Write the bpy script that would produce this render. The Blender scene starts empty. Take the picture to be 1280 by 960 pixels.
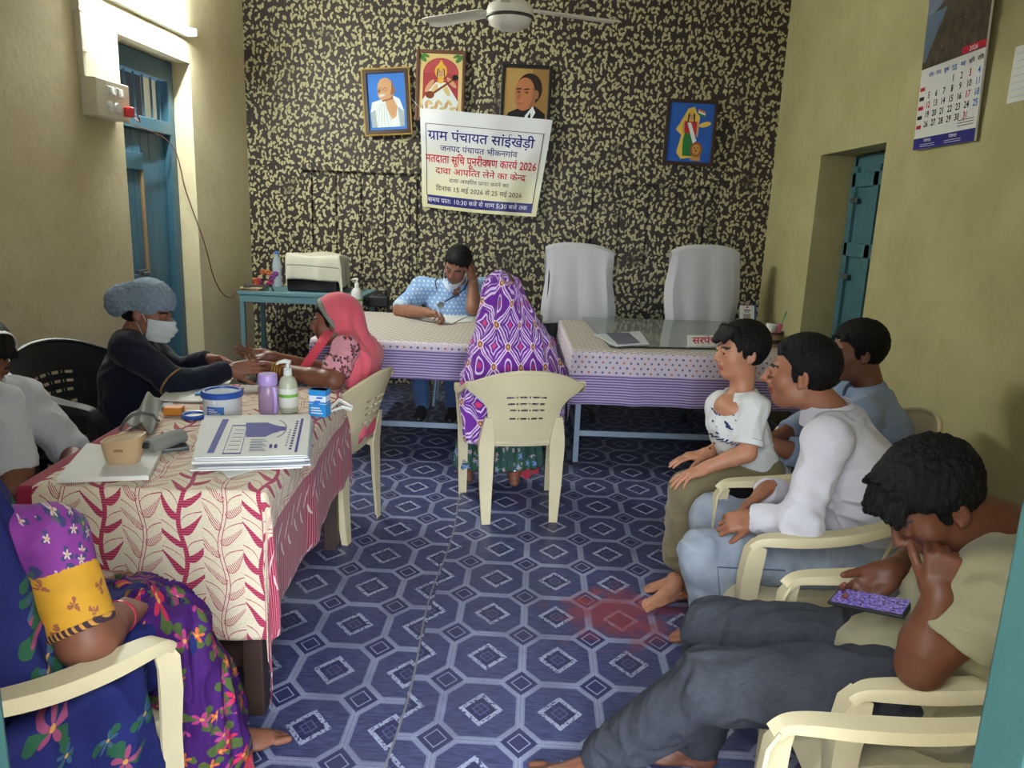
import bpy, bmesh, math, random
import numpy as np
from mathutils import Vector, Matrix

SC = bpy.context.scene
COL = SC.collection
PI = math.pi

# ------------------------------------------------------------------ camera
FPX = 959.70
CAM = np.array([0.0, 0.0, 1.55])
R_ = np.array([0.99864967, 0.03672269, 0.03674623])
U_ = np.array([-0.04391401, 0.2188089, 0.97477907])
F_ = np.array([-0.0277561, 0.97507646, -0.22012607])
cd = bpy.data.cameras.new('camera'); cam = bpy.data.objects.new('camera', cd); COL.objects.link(cam)
cd.sensor_width = 36.0; cd.lens = 36.0 * FPX / 1280.0; cd.clip_start = 0.02
cam.matrix_world = Matrix(((R_[0], U_[0], -F_[0], CAM[0]), (R_[1], U_[1], -F_[1], CAM[1]), (R_[2], U_[2], -F_[2], CAM[2]), (0, 0, 0, 1)))
SC.camera = cam
SC.view_settings.view_transform = 'Standard'
SC.view_settings.look = 'None'
SC.view_settings.gamma = 1.0
SC.view_settings.use_curve_mapping = False
SC.view_settings.exposure = 0.34

# ------------------------------------------------------------------ sky
w = bpy.data.worlds.new('sky'); SC.world = w; w.use_nodes = True
bg = w.node_tree.nodes['Background']
bg.inputs[0].default_value = (0.80, 0.90, 1.0, 1); bg.inputs[1].default_value = 18.0
pl = bpy.data.lights.new('doorway_portal', 'AREA'); pl.shape = 'RECTANGLE'; pl.size = 1.0; pl.size_y = 2.15
pl.cycles.is_portal = True
po = bpy.data.objects.new('doorway_portal', pl); COL.objects.link(po)
po.location = (0.0, 0.33, 1.08); po.rotation_euler = (math.radians(90), 0, 0)
TUBE_W = 16.0

# ------------------------------------------------------------------ measuring helper: a sight line met with a plane of the room
def at(px, py, **k):
    d = R_ * (px - 640) / FPX - U_ * (py - 480) / FPX + F_
    (a, v), = k.items(); a = 'xyz'.index(a)
    return CAM + (v - CAM[a]) / d[a] * d

def s2l(c):
    c = np.asarray(c, float) / 255.0
    return tuple(np.where(c <= 0.04045, c / 12.92, ((c + 0.055) / 1.055) ** 2.4))

# ------------------------------------------------------------------ node expressions
NT = None
class N:
    def __init__(s, v): s.v = v
    def __add__(a, b): return M('ADD', a, b)
    __radd__ = __add__
    def __sub__(a, b): return M('SUBTRACT', a, b)
    def __rsub__(a, b): return M('SUBTRACT', b, a)
    def __mul__(a, b): return M('MULTIPLY', a, b)
    __rmul__ = __mul__
    def __truediv__(a, b): return M('DIVIDE', a, b)
    def __neg__(a): return M('MULTIPLY', a, -1.0)
    def __lt__(a, b): return M('LESS_THAN', a, b)
    def __gt__(a, b): return M('GREATER_THAN', a, b)
    def __and__(a, b): return M('MULTIPLY', a, b)
    def __or__(a, b): return M('MAXIMUM', a, b)
def M(op, *a):
    n = NT.nodes.new('ShaderNodeMath'); n.operation = op
    for i, x in enumerate(a):
        if isinstance(x, N): NT.links.new(x.v, n.inputs[i])
        else: n.inputs[i].default_value = float(x)
    return N(n.outputs[0])
def nabs(a): return M('ABSOLUTE', a)
def nfl(a): return M('FLOOR', a)
def nmod(a, b): return M('FLOORED_MODULO', a, b)
def nsin(a): return M('SINE', a)
def ncos(a): return M('COSINE', a)
def nsq(a): return M('SQRT', a)
def nmx(a, b): return M('MAXIMUM', a, b)
def nmn(a, b): return M('MINIMUM', a, b)
def nnot(a): return M('SUBTRACT', 1.0, a)
def nlen(a, b): return nsq(a * a + b * b)
def cell(a, p): return nmod(a + p * 0.5, p) - p * 0.5      # distance from the nearest multiple of p
def band(a, lo, hi): return (a > lo) & (a < hi)
def ramp(a, lo, hi):
    n = NT.nodes.new('ShaderNodeMapRange'); n.clamp = True
    n.inputs[1].default_value = lo; n.inputs[2].default_value = hi
    NT.links.new(a.v, n.inputs[0]); return N(n.outputs[0])
def coords(kind='UV'):
    t = NT.nodes.new('ShaderNodeTexCoord'); s = NT.nodes.new('ShaderNodeSeparateXYZ')
    NT.links.new(t.outputs[kind], s.inputs[0]); return [N(o) for o in s.outputs]
def comb(x, y, z=0.0):
    n = NT.nodes.new('ShaderNodeCombineXYZ')
    for i, q in enumerate((x, y, z)):
        if isinstance(q, N): NT.links.new(q.v, n.inputs[i])
        else: n.inputs[i].default_value = q
    return N(n.outputs[0])
def noise(scale, detail=2.0, vec=None, rough=0.5):
    n = NT.nodes.new('ShaderNodeTexNoise'); n.inputs['Scale'].default_value = scale; n.inputs['Detail'].default_value = detail
    n.inputs['Roughness'].default_value = rough
    if vec is None:
        t = NT.nodes.new('ShaderNodeTexCoord'); NT.links.new(t.outputs['Object'], n.inputs['Vector'])
    else: NT.links.new(vec.v, n.inputs['Vector'])
    return N(n.outputs[0])
def vor(vec, rnd=1.0):
    n = NT.nodes.new('ShaderNodeTexVoronoi'); n.inputs['Scale'].default_value = 1.0; n.inputs['Randomness'].default_value = rnd
    NT.links.new(vec.v, n.inputs['Vector']); return n
def sep(sock):
    s = NT.nodes.new('ShaderNodeSeparateXYZ'); NT.links.new(sock, s.inputs[0]); return [N(o) for o in s.outputs]
def mixc(f, a, b):
    n = NT.nodes.new('ShaderNodeMix'); n.data_type = 'RGBA'
    for i, q in ((6, a), (7, b)):
        if isinstance(q, N): NT.links.new(q.v, n.inputs[i])
        else: n.inputs[i].default_value = (*q[:3], 1)
    if isinstance(f, N): NT.links.new(f.v, n.inputs[0])
    else: n.inputs[0].default_value = f
    return N(n.outputs[2])
def bsdf(): return next(n for n in NT.nodes if n.type == 'BSDF_PRINCIPLED')
def bump(h, strength=0.3, dist=0.005):
    n = NT.nodes.new('ShaderNodeBump'); n.inputs['Strength'].default_value = strength; n.inputs['Distance'].default_value = dist
    NT.links.new(h.v, n.inputs['Height']); NT.links.new(n.outputs[0], bsdf().inputs['Normal'])
MATS = {}
def mat(name, col=None, rough=0.6, fn=None, metal=0.0, spec=0.5, emit=None, alpha=None, trans=0.0, var=0.06, bmp=0.0, bscale=60.0, ior=None, sheen=0.0):
    """Node material: a colour (srgb 0-255) broken up by noise, or fn() giving the colour from node expressions."""
    global NT
    if name in MATS: return MATS[name]
    m = bpy.data.materials.new(name); m.use_nodes = True; NT = m.node_tree; b = bsdf()
    b.inputs['Roughness'].default_value = rough; b.inputs['Metallic'].default_value = metal
    b.inputs['Specular IOR Level'].default_value = spec
    b.inputs['Transmission Weight'].default_value = trans
    if ior: b.inputs['IOR'].default_value = ior
    if sheen: b.inputs['Sheen Weight'].default_value = sheen
    if fn: c = fn()
    else:
        l = s2l(col)
        c = mixc(noise(9.0, 4.0), tuple(x * (1 - var * 2) for x in l), tuple(min(1, x * (1 + var * 2)) for x in l)) if var else l
    if c is not None:
        if isinstance(c, N): NT.links.new(c.v, b.inputs['Base Color'])
        else: b.inputs['Base Color'].default_value = (*c, 1)
    if emit:
        b.inputs['Emission Color'].default_value = (*s2l(emit[0]), 1); b.inputs['Emission Strength'].default_value = emit[1]
    if bmp: bump(noise(bscale, 3.0), bmp, 0.004)
    if alpha is not None: b.inputs['Alpha'].default_value = alpha
    MATS[name] = m
    return m

# ------------------------------------------------------------------ objects
def tag(o, label=None, cat=None, group=None, kind=None):
    if label: o['label'] = label
    if cat: o['category'] = cat
    if group: o['group'] = group
    if kind: o['kind'] = kind
    return o
def thing(name, label, cat, loc=(0, 0, 0), rz=0.0, group=None):
    o = bpy.data.objects.new(name, None); COL.objects.link(o); o.empty_display_size = 0.05
    o.location = loc; o.rotation_euler = (0, 0, rz)
    return tag(o, label, cat, group)
def raw_mesh(name, V, F, mats, parent=None, mi=None, uv=None, smooth=True, world=False):
    """V (n,3); F list of index tuples or an (m,4) array; uv per vertex (n,2)."""
    me = bpy.data.meshes.new(name)
    V = np.asarray(V, np.float32)
    if isinstance(F, np.ndarray) and F.ndim == 2:
        n, k = F.shape
        me.vertices.add(len(V)); me.vertices.foreach_set('co', V.ravel())
        me.loops.add(n * k); me.loops.foreach_set('vertex_index', F.astype(np.int32).ravel())
        me.polygons.add(n); me.polygons.foreach_set('loop_start', np.arange(0, n * k, k, dtype=np.int32))
        me.update(calc_edges=True); me.validate()
    else:
        me.from_pydata([tuple(map(float, v)) for v in V], [], [tuple(int(i) for i in f) for f in F]); me.update()
    if uv is not None:
        l = me.uv_layers.new(name='UVMap'); vi = np.zeros(len(me.loops), np.int32); me.loops.foreach_get('vertex_index', vi)
        l.data.foreach_set('uv', np.asarray(uv, np.float32)[vi].ravel())
    for m in (mats if isinstance(mats, (list, tuple)) else [mats]): me.materials.append(m)
    if mi is not None: me.polygons.foreach_set('material_index', np.asarray(mi, np.int32))
    me.polygons.foreach_set('use_smooth', np.full(len(me.polygons), smooth, bool))
    o = bpy.data.objects.new(name, me); COL.objects.link(o)
    if parent is not None:
        o.parent = parent
        if world: o.matrix_parent_inverse = par_mat(parent).inverted()
    return o
def par_mat(p):
    m = Matrix.LocRotScale(p.location, p.rotation_euler, p.scale)
    return (par_mat(p.parent) @ p.matrix_parent_inverse @ m) if p.parent else m

class MB:
    """Collects simple solids into ONE mesh."""
    def __init__(s): s.V = []; s.F = []; s.mi = []; s.m = 0; s.T = None; s.UV = []
    def add(s, V, F, uv=None):
        o = len(s.V)
        for i, v in enumerate(V):
            v = Vector(v)
            s.V.append(s.T @ v if s.T else v); s.UV.append(uv[i] if uv is not None else (v[0], v[1]))
        for f in F: s.F.append([i + o for i in f]); s.mi.append(s.m)
        return s
    def box(s, c, d, rz=0.0, b=0.0, M4=None):
        bm = bmesh.new(); bmesh.ops.create_cube(bm, size=1.0)
        for v in bm.verts: v.co = Vector((v.co.x * d[0], v.co.y * d[1], v.co.z * d[2]))
        if b > 0: bmesh.ops.bevel(bm, geom=bm.edges[:], offset=min(b, min(d) * 0.45), segments=2, affect='EDGES', profile=0.5)
        T = Matrix.Translation(Vector(c)) @ Matrix.Rotation(rz, 4, 'Z')
        if M4 is not None: T = T @ M4
        bm.verts.index_update()
        s.add([T @ v.co for v in bm.verts], [[v.index for v in f.verts] for f in bm.faces]); bm.free(); return s
    def prism(s, poly, z0, z1, M4=None):
        n = len(poly); V = [(x, y, z0) for x, y in poly] + [(x, y, z1) for x, y in poly]
        F = [list(range(n))[::-1], list(range(n, 2 * n))] + [[i, (i + 1) % n, n + (i + 1) % n, n + i] for i in range(n)]
        if M4 is not None: V = [M4 @ Vector(v) for v in V]
        return s.add(V, F)
    def tube(s, pts, r, n=10, cap=True, sec=None, up=None):
        """Sweep a circle (radius or list of radii) or a section polygon [(a,b)..] along pts."""
        P = [Vector(p) for p in pts]; m = len(P); rs = r if isinstance(r, (list, tuple)) else [r] * m
        V = []; F = []; prev = None
        for i in range(m):
            t = (P[min(i + 1, m - 1)] - P[max(i - 1, 0)]).normalized()
            if up is not None: a = Vector(up)
            elif prev is None: a = Vector((0, 0, 1)) if abs(t.z) < 0.9 else Vector((1, 0, 0))
            else: a = prev
            a = (a - t * a.dot(t)).normalized(); prev = a; c = t.cross(a)
            ring = sec if sec else [(math.cos(2 * PI * k / n), math.sin(2 * PI * k / n)) for k in range(n)]
            for x, y in ring: V.append(P[i] + (c * x + a * y) * rs[i])
        k = len(sec) if sec else n
        for i in range(m - 1):
            for j in range(k): F.append([i * k + j, i * k + (j + 1) % k, (i + 1) * k + (j + 1) % k, (i + 1) * k + j])
        if cap: F.append(list(range(k))[::-1]); F.append([(m - 1) * k + j for j in range(k)])
        return s.add(V, F)
    def lathe(s, prof, c=(0, 0, 0), n=28, sx=1.0, sy=1.0, M4=None):
        """prof: [(r, z)..]; ends close when r == 0."""
        V = []; F = []; ids = []
        for r, z in prof:
            if r < 1e-6: ids.append([len(V)]); V.append((0, 0, z))
            else:
                ids.append(list(range(len(V), len(V) + n)))
                V += [(r * sx * math.cos(2 * PI * k / n), r * sy * math.sin(2 * PI * k / n), z) for k in range(n)]
        for a, b in zip(ids[:-1], ids[1:]):
            for k in range(n):
                k2 = (k + 1) % n
                if len(a) == 1 and len(b) == 1: continue
                if len(a) == 1: F.append([a[0], b[k2], b[k]])
                elif len(b) == 1: F.append([a[k], a[k2], b[0]])
                else: F.append([a[k], a[k2], b[k2], b[k]])
        T = Matrix.Translation(Vector(c)) @ (M4 if M4 is not None else Matrix())
        return s.add([T @ Vector(v) for v in V], F)
    def grid(s, fn, nu, nv, th=0.0, skip=None, uvfn=None, tdir=None):
        """fn(u,v) for u,v in 0..1; th thickens along the normal; skip(i,j) leaves a hole."""
        P = np.array([[fn(i / nu, j / nv) for j in range(nv + 1)] for i in range(nu + 1)], float)
        U = [[(uvfn(i / nu, j / nv) if uvfn else (i / nu, j / nv)) for j in range(nv + 1)] for i in range(nu + 1)]
        idx = lambda i, j: i * (nv + 1) + j
        V = [P[i, j] for i in range(nu + 1) for j in range(nv + 1)]; UV = [U[i][j] for i in range(nu + 1) for j in range(nv + 1)]
        C = [(i, j) for i in range(nu) for j in range(nv) if not (skip and skip(i, j))]
        F = [[idx(i, j), idx(i + 1, j), idx(i + 1, j + 1), idx(i, j + 1)] for i, j in C]
        if th:
            du = np.gradient(P, axis=0); dv = np.gradient(P, axis=1); nn = np.cross(du, dv); nn /= np.linalg.norm(nn, axis=2, keepdims=True) + 1e-12
            Q = P - nn * th; o = len(V)
            V += [Q[i, j] for i in range(nu + 1) for j in range(nv + 1)]; UV += UV
            F += [[idx(i, j) + o, idx(i, j + 1) + o, idx(i + 1, j + 1) + o, idx(i + 1, j) + o] for i, j in C]
            S = set(C)
            for i, j in C:
                if (i, j - 1) not in S: a, b = idx(i, j), idx(i + 1, j); F.append([a, a + o, b + o, b])
                if (i, j + 1) not in S: a, b = idx(i, j + 1), idx(i + 1, j + 1); F.append([a, b, b + o, a + o])
                if (i - 1, j) not in S: a, b = idx(i, j), idx(i, j + 1); F.append([a, b, b + o, a + o])
                if (i + 1, j) not in S: a, b = idx(i + 1, j), idx(i + 1, j + 1); F.append([a, a + o, b + o, b])
        return s.add(V, F, UV)
    def build(s, name, mats, parent=None, smooth=False, world=False, auto=True):
        o = raw_mesh(name, [tuple(v) for v in s.V], s.F, mats, parent, s.mi, s.UV, smooth, world)
        if smooth and auto: o.data.set_sharp_from_angle(angle=math.radians(40))
        return o
def kids(o): return [c for c in bpy.data.objects if c.parent == o]
def copy_tree(o, parent=None):
    c = o.copy(); COL.objects.link(c)
    if parent: c.parent = parent
    for ch in kids(o): copy_tree(ch, c)
    return c
def place(o, loc, rz, label, group=None):
    o.location = loc; o.rotation_euler = (0, 0, rz); o['label'] = label
    if group: o['group'] = group
    return o
def struct(o): o['kind'] = 'structure'; return o

# ------------------------------------------------------------------ lettering
FC = {}
def glyphs(txt, bold=0.0):
    if (txt, bold) in FC: return FC[(txt, bold)]
    f = bpy.data.curves.new('t', 'FONT'); f.body = txt; f.size = 1.0; f.offset = bold; f.resolution_u = 2
    o = bpy.data.objects.new('t', f); COL.objects.link(o); bpy.context.view_layer.update()
    me = o.to_mesh(); V = [tuple(v.co) for v in me.vertices]; F = [list(p.vertices) for p in me.polygons]
    o.to_mesh_clear(); bpy.data.objects.remove(o); bpy.data.curves.remove(f)
    FC[(txt, bold)] = (V, F); return V, F
def adv(txt):
    a = max(v[0] for v in glyphs(txt + 'क')[0]); b = max(v[0] for v in glyphs('क')[0]); return a - b
def clip_x(V, F, x):
    bm = bmesh.new(); vs = [bm.verts.new(v) for v in V]
    for f in F:
        try: bm.faces.new([vs[i] for i in f])
        except ValueError: pass
    bmesh.ops.bisect_plane(bm, geom=bm.verts[:] + bm.edges[:] + bm.faces[:], plane_co=(x, 0, 0), plane_no=(1, 0, 0), clear_outer=True)
    bm.verts.index_update(); r = [tuple(v.co) for v in bm.verts], [[v.index for v in f.verts] for f in bm.faces]; bm.free(); return r
def line(runs, bold=0.0):
    """runs: plain strings, ('half', consonant), ('ra',) a stroke under the previous letter, ('reph',) a hook above it."""
    V = []; F = []; x = 0.0
    def put(v, f, dx):
        o = len(V); V.extend((a + dx, b, 0.0) for a, b, _ in v); F.extend([[i + o for i in q] for q in f])
    for r in ([runs] if isinstance(runs, str) else runs):
        if isinstance(r, str): v, f = glyphs(r, bold); put(v, f, x); x += adv(r)
        elif r[0] == 'half':
            v, f = glyphs(r[1], bold); wd = adv(r[1]); v, f = clip_x(v, f, wd * 0.66); put(v, f, x); x += wd * 0.60
        elif r[0] == 'ra': t = 0.035 + bold; put([(-0.42, 0.06, 0), (-0.42 + 2 * t, 0.02, 0), (-0.12, 0.24, 0), (-0.12, 0.33, 0)], [[0, 1, 2, 3]], x)
        elif r[0] == 'reph':
            put([(-0.20, 0.62, 0), (-0.30, 0.78, 0), (-0.20, 0.86, 0), (-0.05, 0.80, 0), (-0.07, 0.75, 0), (-0.19, 0.79, 0), (-0.23, 0.76, 0), (-0.13, 0.62, 0)], [[0, 1, 2, 3, 4, 5, 6, 7]], x)
    return V, F, x
def write(mb, runs, M4, width=None, height=None, bold=0.0, align='l', lift=0.0006):
    """Lay a line of lettering on the plane M4 (x right, y up), width metres wide."""
    V, F, x = line(runs, bold)
    sy = height if height else width / x
    sx = (width / x) if width else sy
    ox = {'l': 0, 'c': -0.5, 'r': -1}[align] * x * sx
    mb.add([M4 @ Vector((a * sx + ox, b * sy, lift)) for a, b, _ in V], F)

def noise3(P, seed=0):
    """value noise on (n,3) points, -1..1"""
    P = np.asarray(P, np.float64); i = np.floor(P).astype(np.int64); f = P - i; f = f * f * (3 - 2 * f); r = 0
    def h(a, b, c):
        n = (a * 374761393 + b * 668265263 + c * 2147483647 + seed * 974634541) & 0xffffffff
        n = ((n ^ (n >> 13)) * 1274126177) & 0xffffffff
        return ((n ^ (n >> 16)) & 0xffff) / 32767.5 - 1
    for dx in (0, 1):
        for dy in (0, 1):
            for dz in (0, 1):
                wgt = (f[:, 0] if dx else 1 - f[:, 0]) * (f[:, 1] if dy else 1 - f[:, 1]) * (f[:, 2] if dz else 1 - f[:, 2])
                r = r + wgt * h(i[:, 0] + dx, i[:, 1] + dy, i[:, 2] + dz)
    return r
# ================================================================== the room
XL, XR, YB, YF, ZC = -2.5, 1.91, 6.68, 0.66, 3.35

def floor_col():
    x, y, z = coords('Object')
    left = x < (-0.378 + 0.012 * 1)
    SX, SY = 0.25122, 0.29791
    u = (x + 0.12166 + left * 0.012) / SX
    v = (y - 2.15267 - left * (0.56 * SY)) / SY
    u = nmod(u + 0.5, 1.0) - 0.5; v = nmod(v + 0.5, 1.0) - 0.5
    au, av = nabs(u), nabs(v); s = au + av; mx = nmx(au, av)
    n1 = noise(55.0, 3.0, comb(x * 0.35, y * 2.2)); n2 = noise(6.0, 4.0); n3 = noise(160.0, 2.0)
    fill = mixc(ramp(n1, 0.35, 0.65), s2l((50, 54, 92)), s2l((76, 82, 122)))
    bnd = mixc(ramp(n3, 0.3, 0.7), s2l((112, 118, 148)), s2l((136, 141, 168)))
    bnd = mixc(band(nabs(s - 0.725), 0.013, 0.021) | band(nabs(mx - 0.5), 0.020, 0.028), bnd, s2l((156, 160, 184)))
    c = mixc((mx > 0.442) | (s > 0.672), fill, bnd)
    dia = s > 0.775                                    # the small lozenge where four octagons meet
    c = mixc(dia, c, s2l((48, 52, 92)))
    d2 = 1.0 - s
    c = mixc(band(d2, 0.125, 0.145), c, s2l((150, 156, 184)))
    star = (s < 0.40) & (s > 0.27) & ((au < 0.09) | (av < 0.09) | (nabs(au - av) < 0.035))
    brd = band(s, 0.205, 0.285)
    c = mixc(brd & (noise(90.0, 2.0) > 0.43), c, s2l((158, 164, 188)))
    c = mixc(s < 0.205, c, mixc(band(s, 0.09, 0.115) | (nabs(au - av) < 0.006), s2l((44, 48, 86)), s2l((88, 92, 132))))
    # worn dirt and the seam between the two sheets
    c = mixc(ramp(n2, 0.42, 0.75) * 0.45, c, s2l((64, 66, 88)))
    c = mixc(nabs(x + 0.372 + 0.012 * nsin(y * 5.0)) < 0.0035, c, s2l((120, 118, 120)))
    # red powder spilt on the sheet
    rx = (x - 0.38) / 0.30; ry = (y - 2.80) / 0.26
    red = ramp(nnot(nlen(rx, ry)) + (noise(11.0, 5.0) - 0.5) * 2.2, 0.05, 0.7) * 0.75
    c = mixc(red, c, s2l((140, 58, 62)))
    return c
def mk_floor():
    m = mat('vinyl', rough=0.42, fn=floor_col, spec=0.45)
    return m
def wall_mat(name, a, b, damp):
    def f():
        global NT
        c = mixc(ramp(noise(2.2, 5.0), 0.35, 0.7), s2l(a), s2l(b))
        c = mixc(ramp(noise(14.0, 4.0), 0.52, 0.8) * 0.35, c, s2l(damp))
        bump(noise(30.0, 5.0) * 0.6 + noise(170.0, 3.0) * 0.4, 0.55, 0.006)
        return c
    return mat(name, rough=0.85, fn=f, spec=0.2)
W_LEFT = wall_mat('limewash_left', (202, 188, 152), (218, 206, 172), (176, 162, 126))
W_RIGHT = wall_mat('limewash_right', (176, 166, 120), (190, 180, 134), (158, 146, 104))

def dabs_col():
    x, y, z = coords('Object')
    c = mixc(noise(3.0, 3.0), s2l((44, 35, 34)), s2l((58, 46, 44)))
    wx = noise(5.0, 2.0)
    tot = None
    for k, (sc, ox, oz, ang, L, W) in enumerate(((17.5, 0.0, 0.0, 0.6, 0.34, 0.185), (17.0, 3.7, 1.3, 2.3, 0.32, 0.17), (15.5, 7.1, 5.2, 1.3, 0.34, 0.15))):
        vn = vor(comb(x * sc + ox, z * (sc * 0.86) + oz, 0.5 + k), 0.78)
        p = sep(vn.outputs['Position']); cc = sep(vn.outputs['Color'])
        dx = x * sc + ox - p[0]; dz = z * (sc * 0.86) + oz - p[1]
        a = cc[0] * 1.7 + (ang - 0.85)
        ca, sa = ncos(a), nsin(a)
        e1 = dx * ca + dz * sa; e2 = dz * ca - dx * sa + e1 * e1 * 0.9
        hit = (nlen(e1 / L, e2 / W) + (noise(70.0, 2.0) - 0.5) * 0.7) < (0.62 + cc[1] * 0.45)
        tot = hit if tot is None else (tot | hit)
    yel = mixc(noise(12.0, 3.0), s2l((176, 168, 124)), s2l((206, 198, 160)))
    yel = mixc(noise(60.0, 2.0) * 0.5, yel, s2l((140, 130, 92)))
    c = mixc(tot * ramp(noise(4.0, 4.0), 0.22, 0.42), c, yel)
    bump(tot * 0.5 + noise(50.0, 3.0) * 0.4, 0.25, 0.004)
    return c
W_BACK = mat('dabbed_wallpaint', rough=0.55, fn=dabs_col, spec=0.35)

TEAL = mat('teal_paint', (44, 80, 78), 0.5, var=0.10, bmp=0.2)
TEALD = mat('dark_teal_paint', (62, 104, 112), 0.5, var=0.12, bmp=0.2)
BLUEP = mat('blue_door_paint', (54, 90, 108), 0.42, var=0.10, bmp=0.15)
WHITEP = mat('white_plastic', (222, 222, 216), 0.4, var=0.02)
CONC = mat('plaster_white', (205, 200, 188), 0.9, var=0.05, bmp=0.3)

def slab(name, lo, hi, m, label=None):
    c = [(a + b) / 2 for a, b in zip(lo, hi)]; d = [b - a for a, b in zip(lo, hi)]
    return struct(MB().box(c, d).build(name, m))
def wall_with_hole(name, axis, x0, x1, lo, hi, hole, m):
    """a wall slab along Y (axis x) or X (axis y) with one door opening: hole=(a,b,top)"""
    b = MB()
    def bx(a0, a1, z0, z1):
        if axis == 'x': b.box(((x0 + x1) / 2, (a0 + a1) / 2, (z0 + z1) / 2), (x1 - x0, a1 - a0, z1 - z0))
        else: b.box(((a0 + a1) / 2, (x0 + x1) / 2, (z0 + z1) / 2), (a1 - a0, x1 - x0, z1 - z0))
    bx(lo, hole[0], 0, ZC); bx(hole[1], hi, 0, ZC); bx(hole[0], hole[1], hole[2], ZC)
    return struct(b.build(name, m))

o = slab('floor', (-2.95, -0.2, -0.08), (2.4, 6.9, 0.0), mk_floor())
slab('ceiling', (-2.9, 0.3, ZC), (2.3, 6.9, ZC + 0.12), CONC)
wall_with_hole('wall_left', 'x', XL - 0.36, XL, 0.38, YB + 0.2, (4.70, 5.647, 2.47), W_LEFT)
wall_with_hole('wall_right', 'x', XR, XR + 0.36, 0.38, YB + 0.2, (4.55, 5.575, 2.0), W_RIGHT)
slab('wall_back', (XL, YB, 0), (XR, YB + 0.2, ZC), W_BACK)
wall_with_hole('wall_front', 'y', 0.38, YF, XL, XR, (-0.575, 0.505, 2.15), W_LEFT)
slab('ground', (-9, -12, -0.12), (9, 0.36, -0.02), mat('yard_concrete', (186, 180, 168), 0.9))
slab('light_block_right', (1.05, -2.2, -0.02), (1.2, 0.36, 2.6), CONC)  # added out of view to cut daylight on the left of the cloth
slab('light_block_left', (-0.95, -2.2, -0.02), (-0.8, 0.36, 2.6), CONC)  # unseen slab, added to keep daylight off the people at right
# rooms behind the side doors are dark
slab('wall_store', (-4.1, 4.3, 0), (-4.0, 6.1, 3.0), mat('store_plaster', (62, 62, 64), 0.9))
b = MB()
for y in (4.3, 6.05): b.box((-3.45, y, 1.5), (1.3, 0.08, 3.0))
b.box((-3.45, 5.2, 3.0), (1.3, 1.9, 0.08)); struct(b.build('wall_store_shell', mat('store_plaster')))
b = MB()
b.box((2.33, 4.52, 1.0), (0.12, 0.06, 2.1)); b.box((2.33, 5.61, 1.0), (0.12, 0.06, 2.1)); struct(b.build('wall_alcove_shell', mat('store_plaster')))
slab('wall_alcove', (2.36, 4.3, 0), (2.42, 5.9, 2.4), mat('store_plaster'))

# door_1: blue double door with a barred fanlight, set back in the left wall
d1 = struct(thing('door_1', 'blue wooden door with barred fanlight, half open in the left wall', 'door', (XL - 0.17, 5.18, 0)))
b = MB()
yc = 5.18
for yy in (4.745, 5.60): b.box((XL - 0.17, yy, 1.235), (0.09, 0.085, 2.47), b=0.006)
b.box((XL - 0.17, yc, 2.40), (0.09, 0.80, 0.13), b=0.006); b.box((XL - 0.17, yc, 2.02), (0.10, 0.80, 0.085), b=0.006)
b.build('door_frame', BLUEP, d1, world=True)
b = MB()
for k in range(7):
    y = 4.84 + k * 0.113; b.tube([(XL - 0.17, y, 2.06), (XL - 0.17, y, 2.34)], 0.008, 8)
b.build('fanlight_bars', BLUEP, d1, world=True, smooth=True)
def plank_leaf(mb, p0, ang, wd, h, t=0.035):
    T = Matrix.Translation(Vector(p0)) @ Matrix.Rotation(ang, 4, 'Z')
    mb.T = T
    n = 4
    for k in range(n): mb.box((wd * (k + 0.5) / n, 0, h / 2), (wd / n - 0.004, t, h), b=0.004)
    for z in (0.22, h * 0.5, h - 0.2): mb.box((wd / 2, -t * 0.8, z), (wd * 0.94, t * 0.7, 0.11), b=0.004)
    mb.T = None
b = MB(); plank_leaf(b, (XL - 0.19, 5.555, 0.01), math.radians(-93), 0.41, 1.965); lf = b.build('door_leaf', BLUEP, d1, world=True)
b = MB(); plank_leaf(b, (XL - 0.19, 4.79, 0.01), math.radians(87), 0.39, 1.965); lf2 = b.build('door_leaf', BLUEP, d1, world=True)
b = MB(); b.tube([(XL - 0.125, 5.05, 1.05), (XL - 0.125, 5.12, 1.05)], 0.011, 8); b.box((XL - 0.145, 5.085, 1.05), (0.02, 0.12, 0.05), b=0.004)
b.build('bolt', mat('worn_steel', (110, 112, 112), 0.4, metal=0.8), lf2, world=True)
b = MB(); b.box((XL - 0.148, 5.16, 1.05), (0.018, 0.03, 1.5), b=0.003); b.build('cover_strip', mat('bare_wood', (142, 116, 84), 0.7), lf2, world=True)

# door_2: dark teal leaf in the recess of the right wall
d2 = struct(thing('door_2', 'dark teal wooden door recessed in the right wall', 'door', (XR + 0.2, 5.0, 0)))
b = MB()
for yy in (4.60, 5.42): b.box((XR + 0.22, yy, 0.99), (0.07, 0.07, 1.98), b=0.004)
b.box((XR + 0.22, 5.0, 1.955), (0.07, 0.86, 0.07), b=0.004); b.build('door_frame', TEALD, d2, world=True)
b = MB()
b.box((XR + 0.20, 5.01, 0.965), (0.03, 0.78, 1.92), b=0.003)
for z in (0.12, 0.75, 1.38, 1.83): b.box((XR + 0.175, 5.01, z), (0.03, 0.76, 0.09), b=0.004)
for y in (4.65, 5.01, 5.37): b.box((XR + 0.175, y, 0.965), (0.03, 0.08, 1.9), b=0.004)
b.build('door_leaf', TEALD, d2, world=True)
b = MB()
for z in (0.5, 1.2, 1.7): b.box((XR + 0.155, 5.30, z), (0.012, 0.10, 0.035), b=0.003)
b.build('hinge', mat('worn_steel'), d2, world=True)

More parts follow.
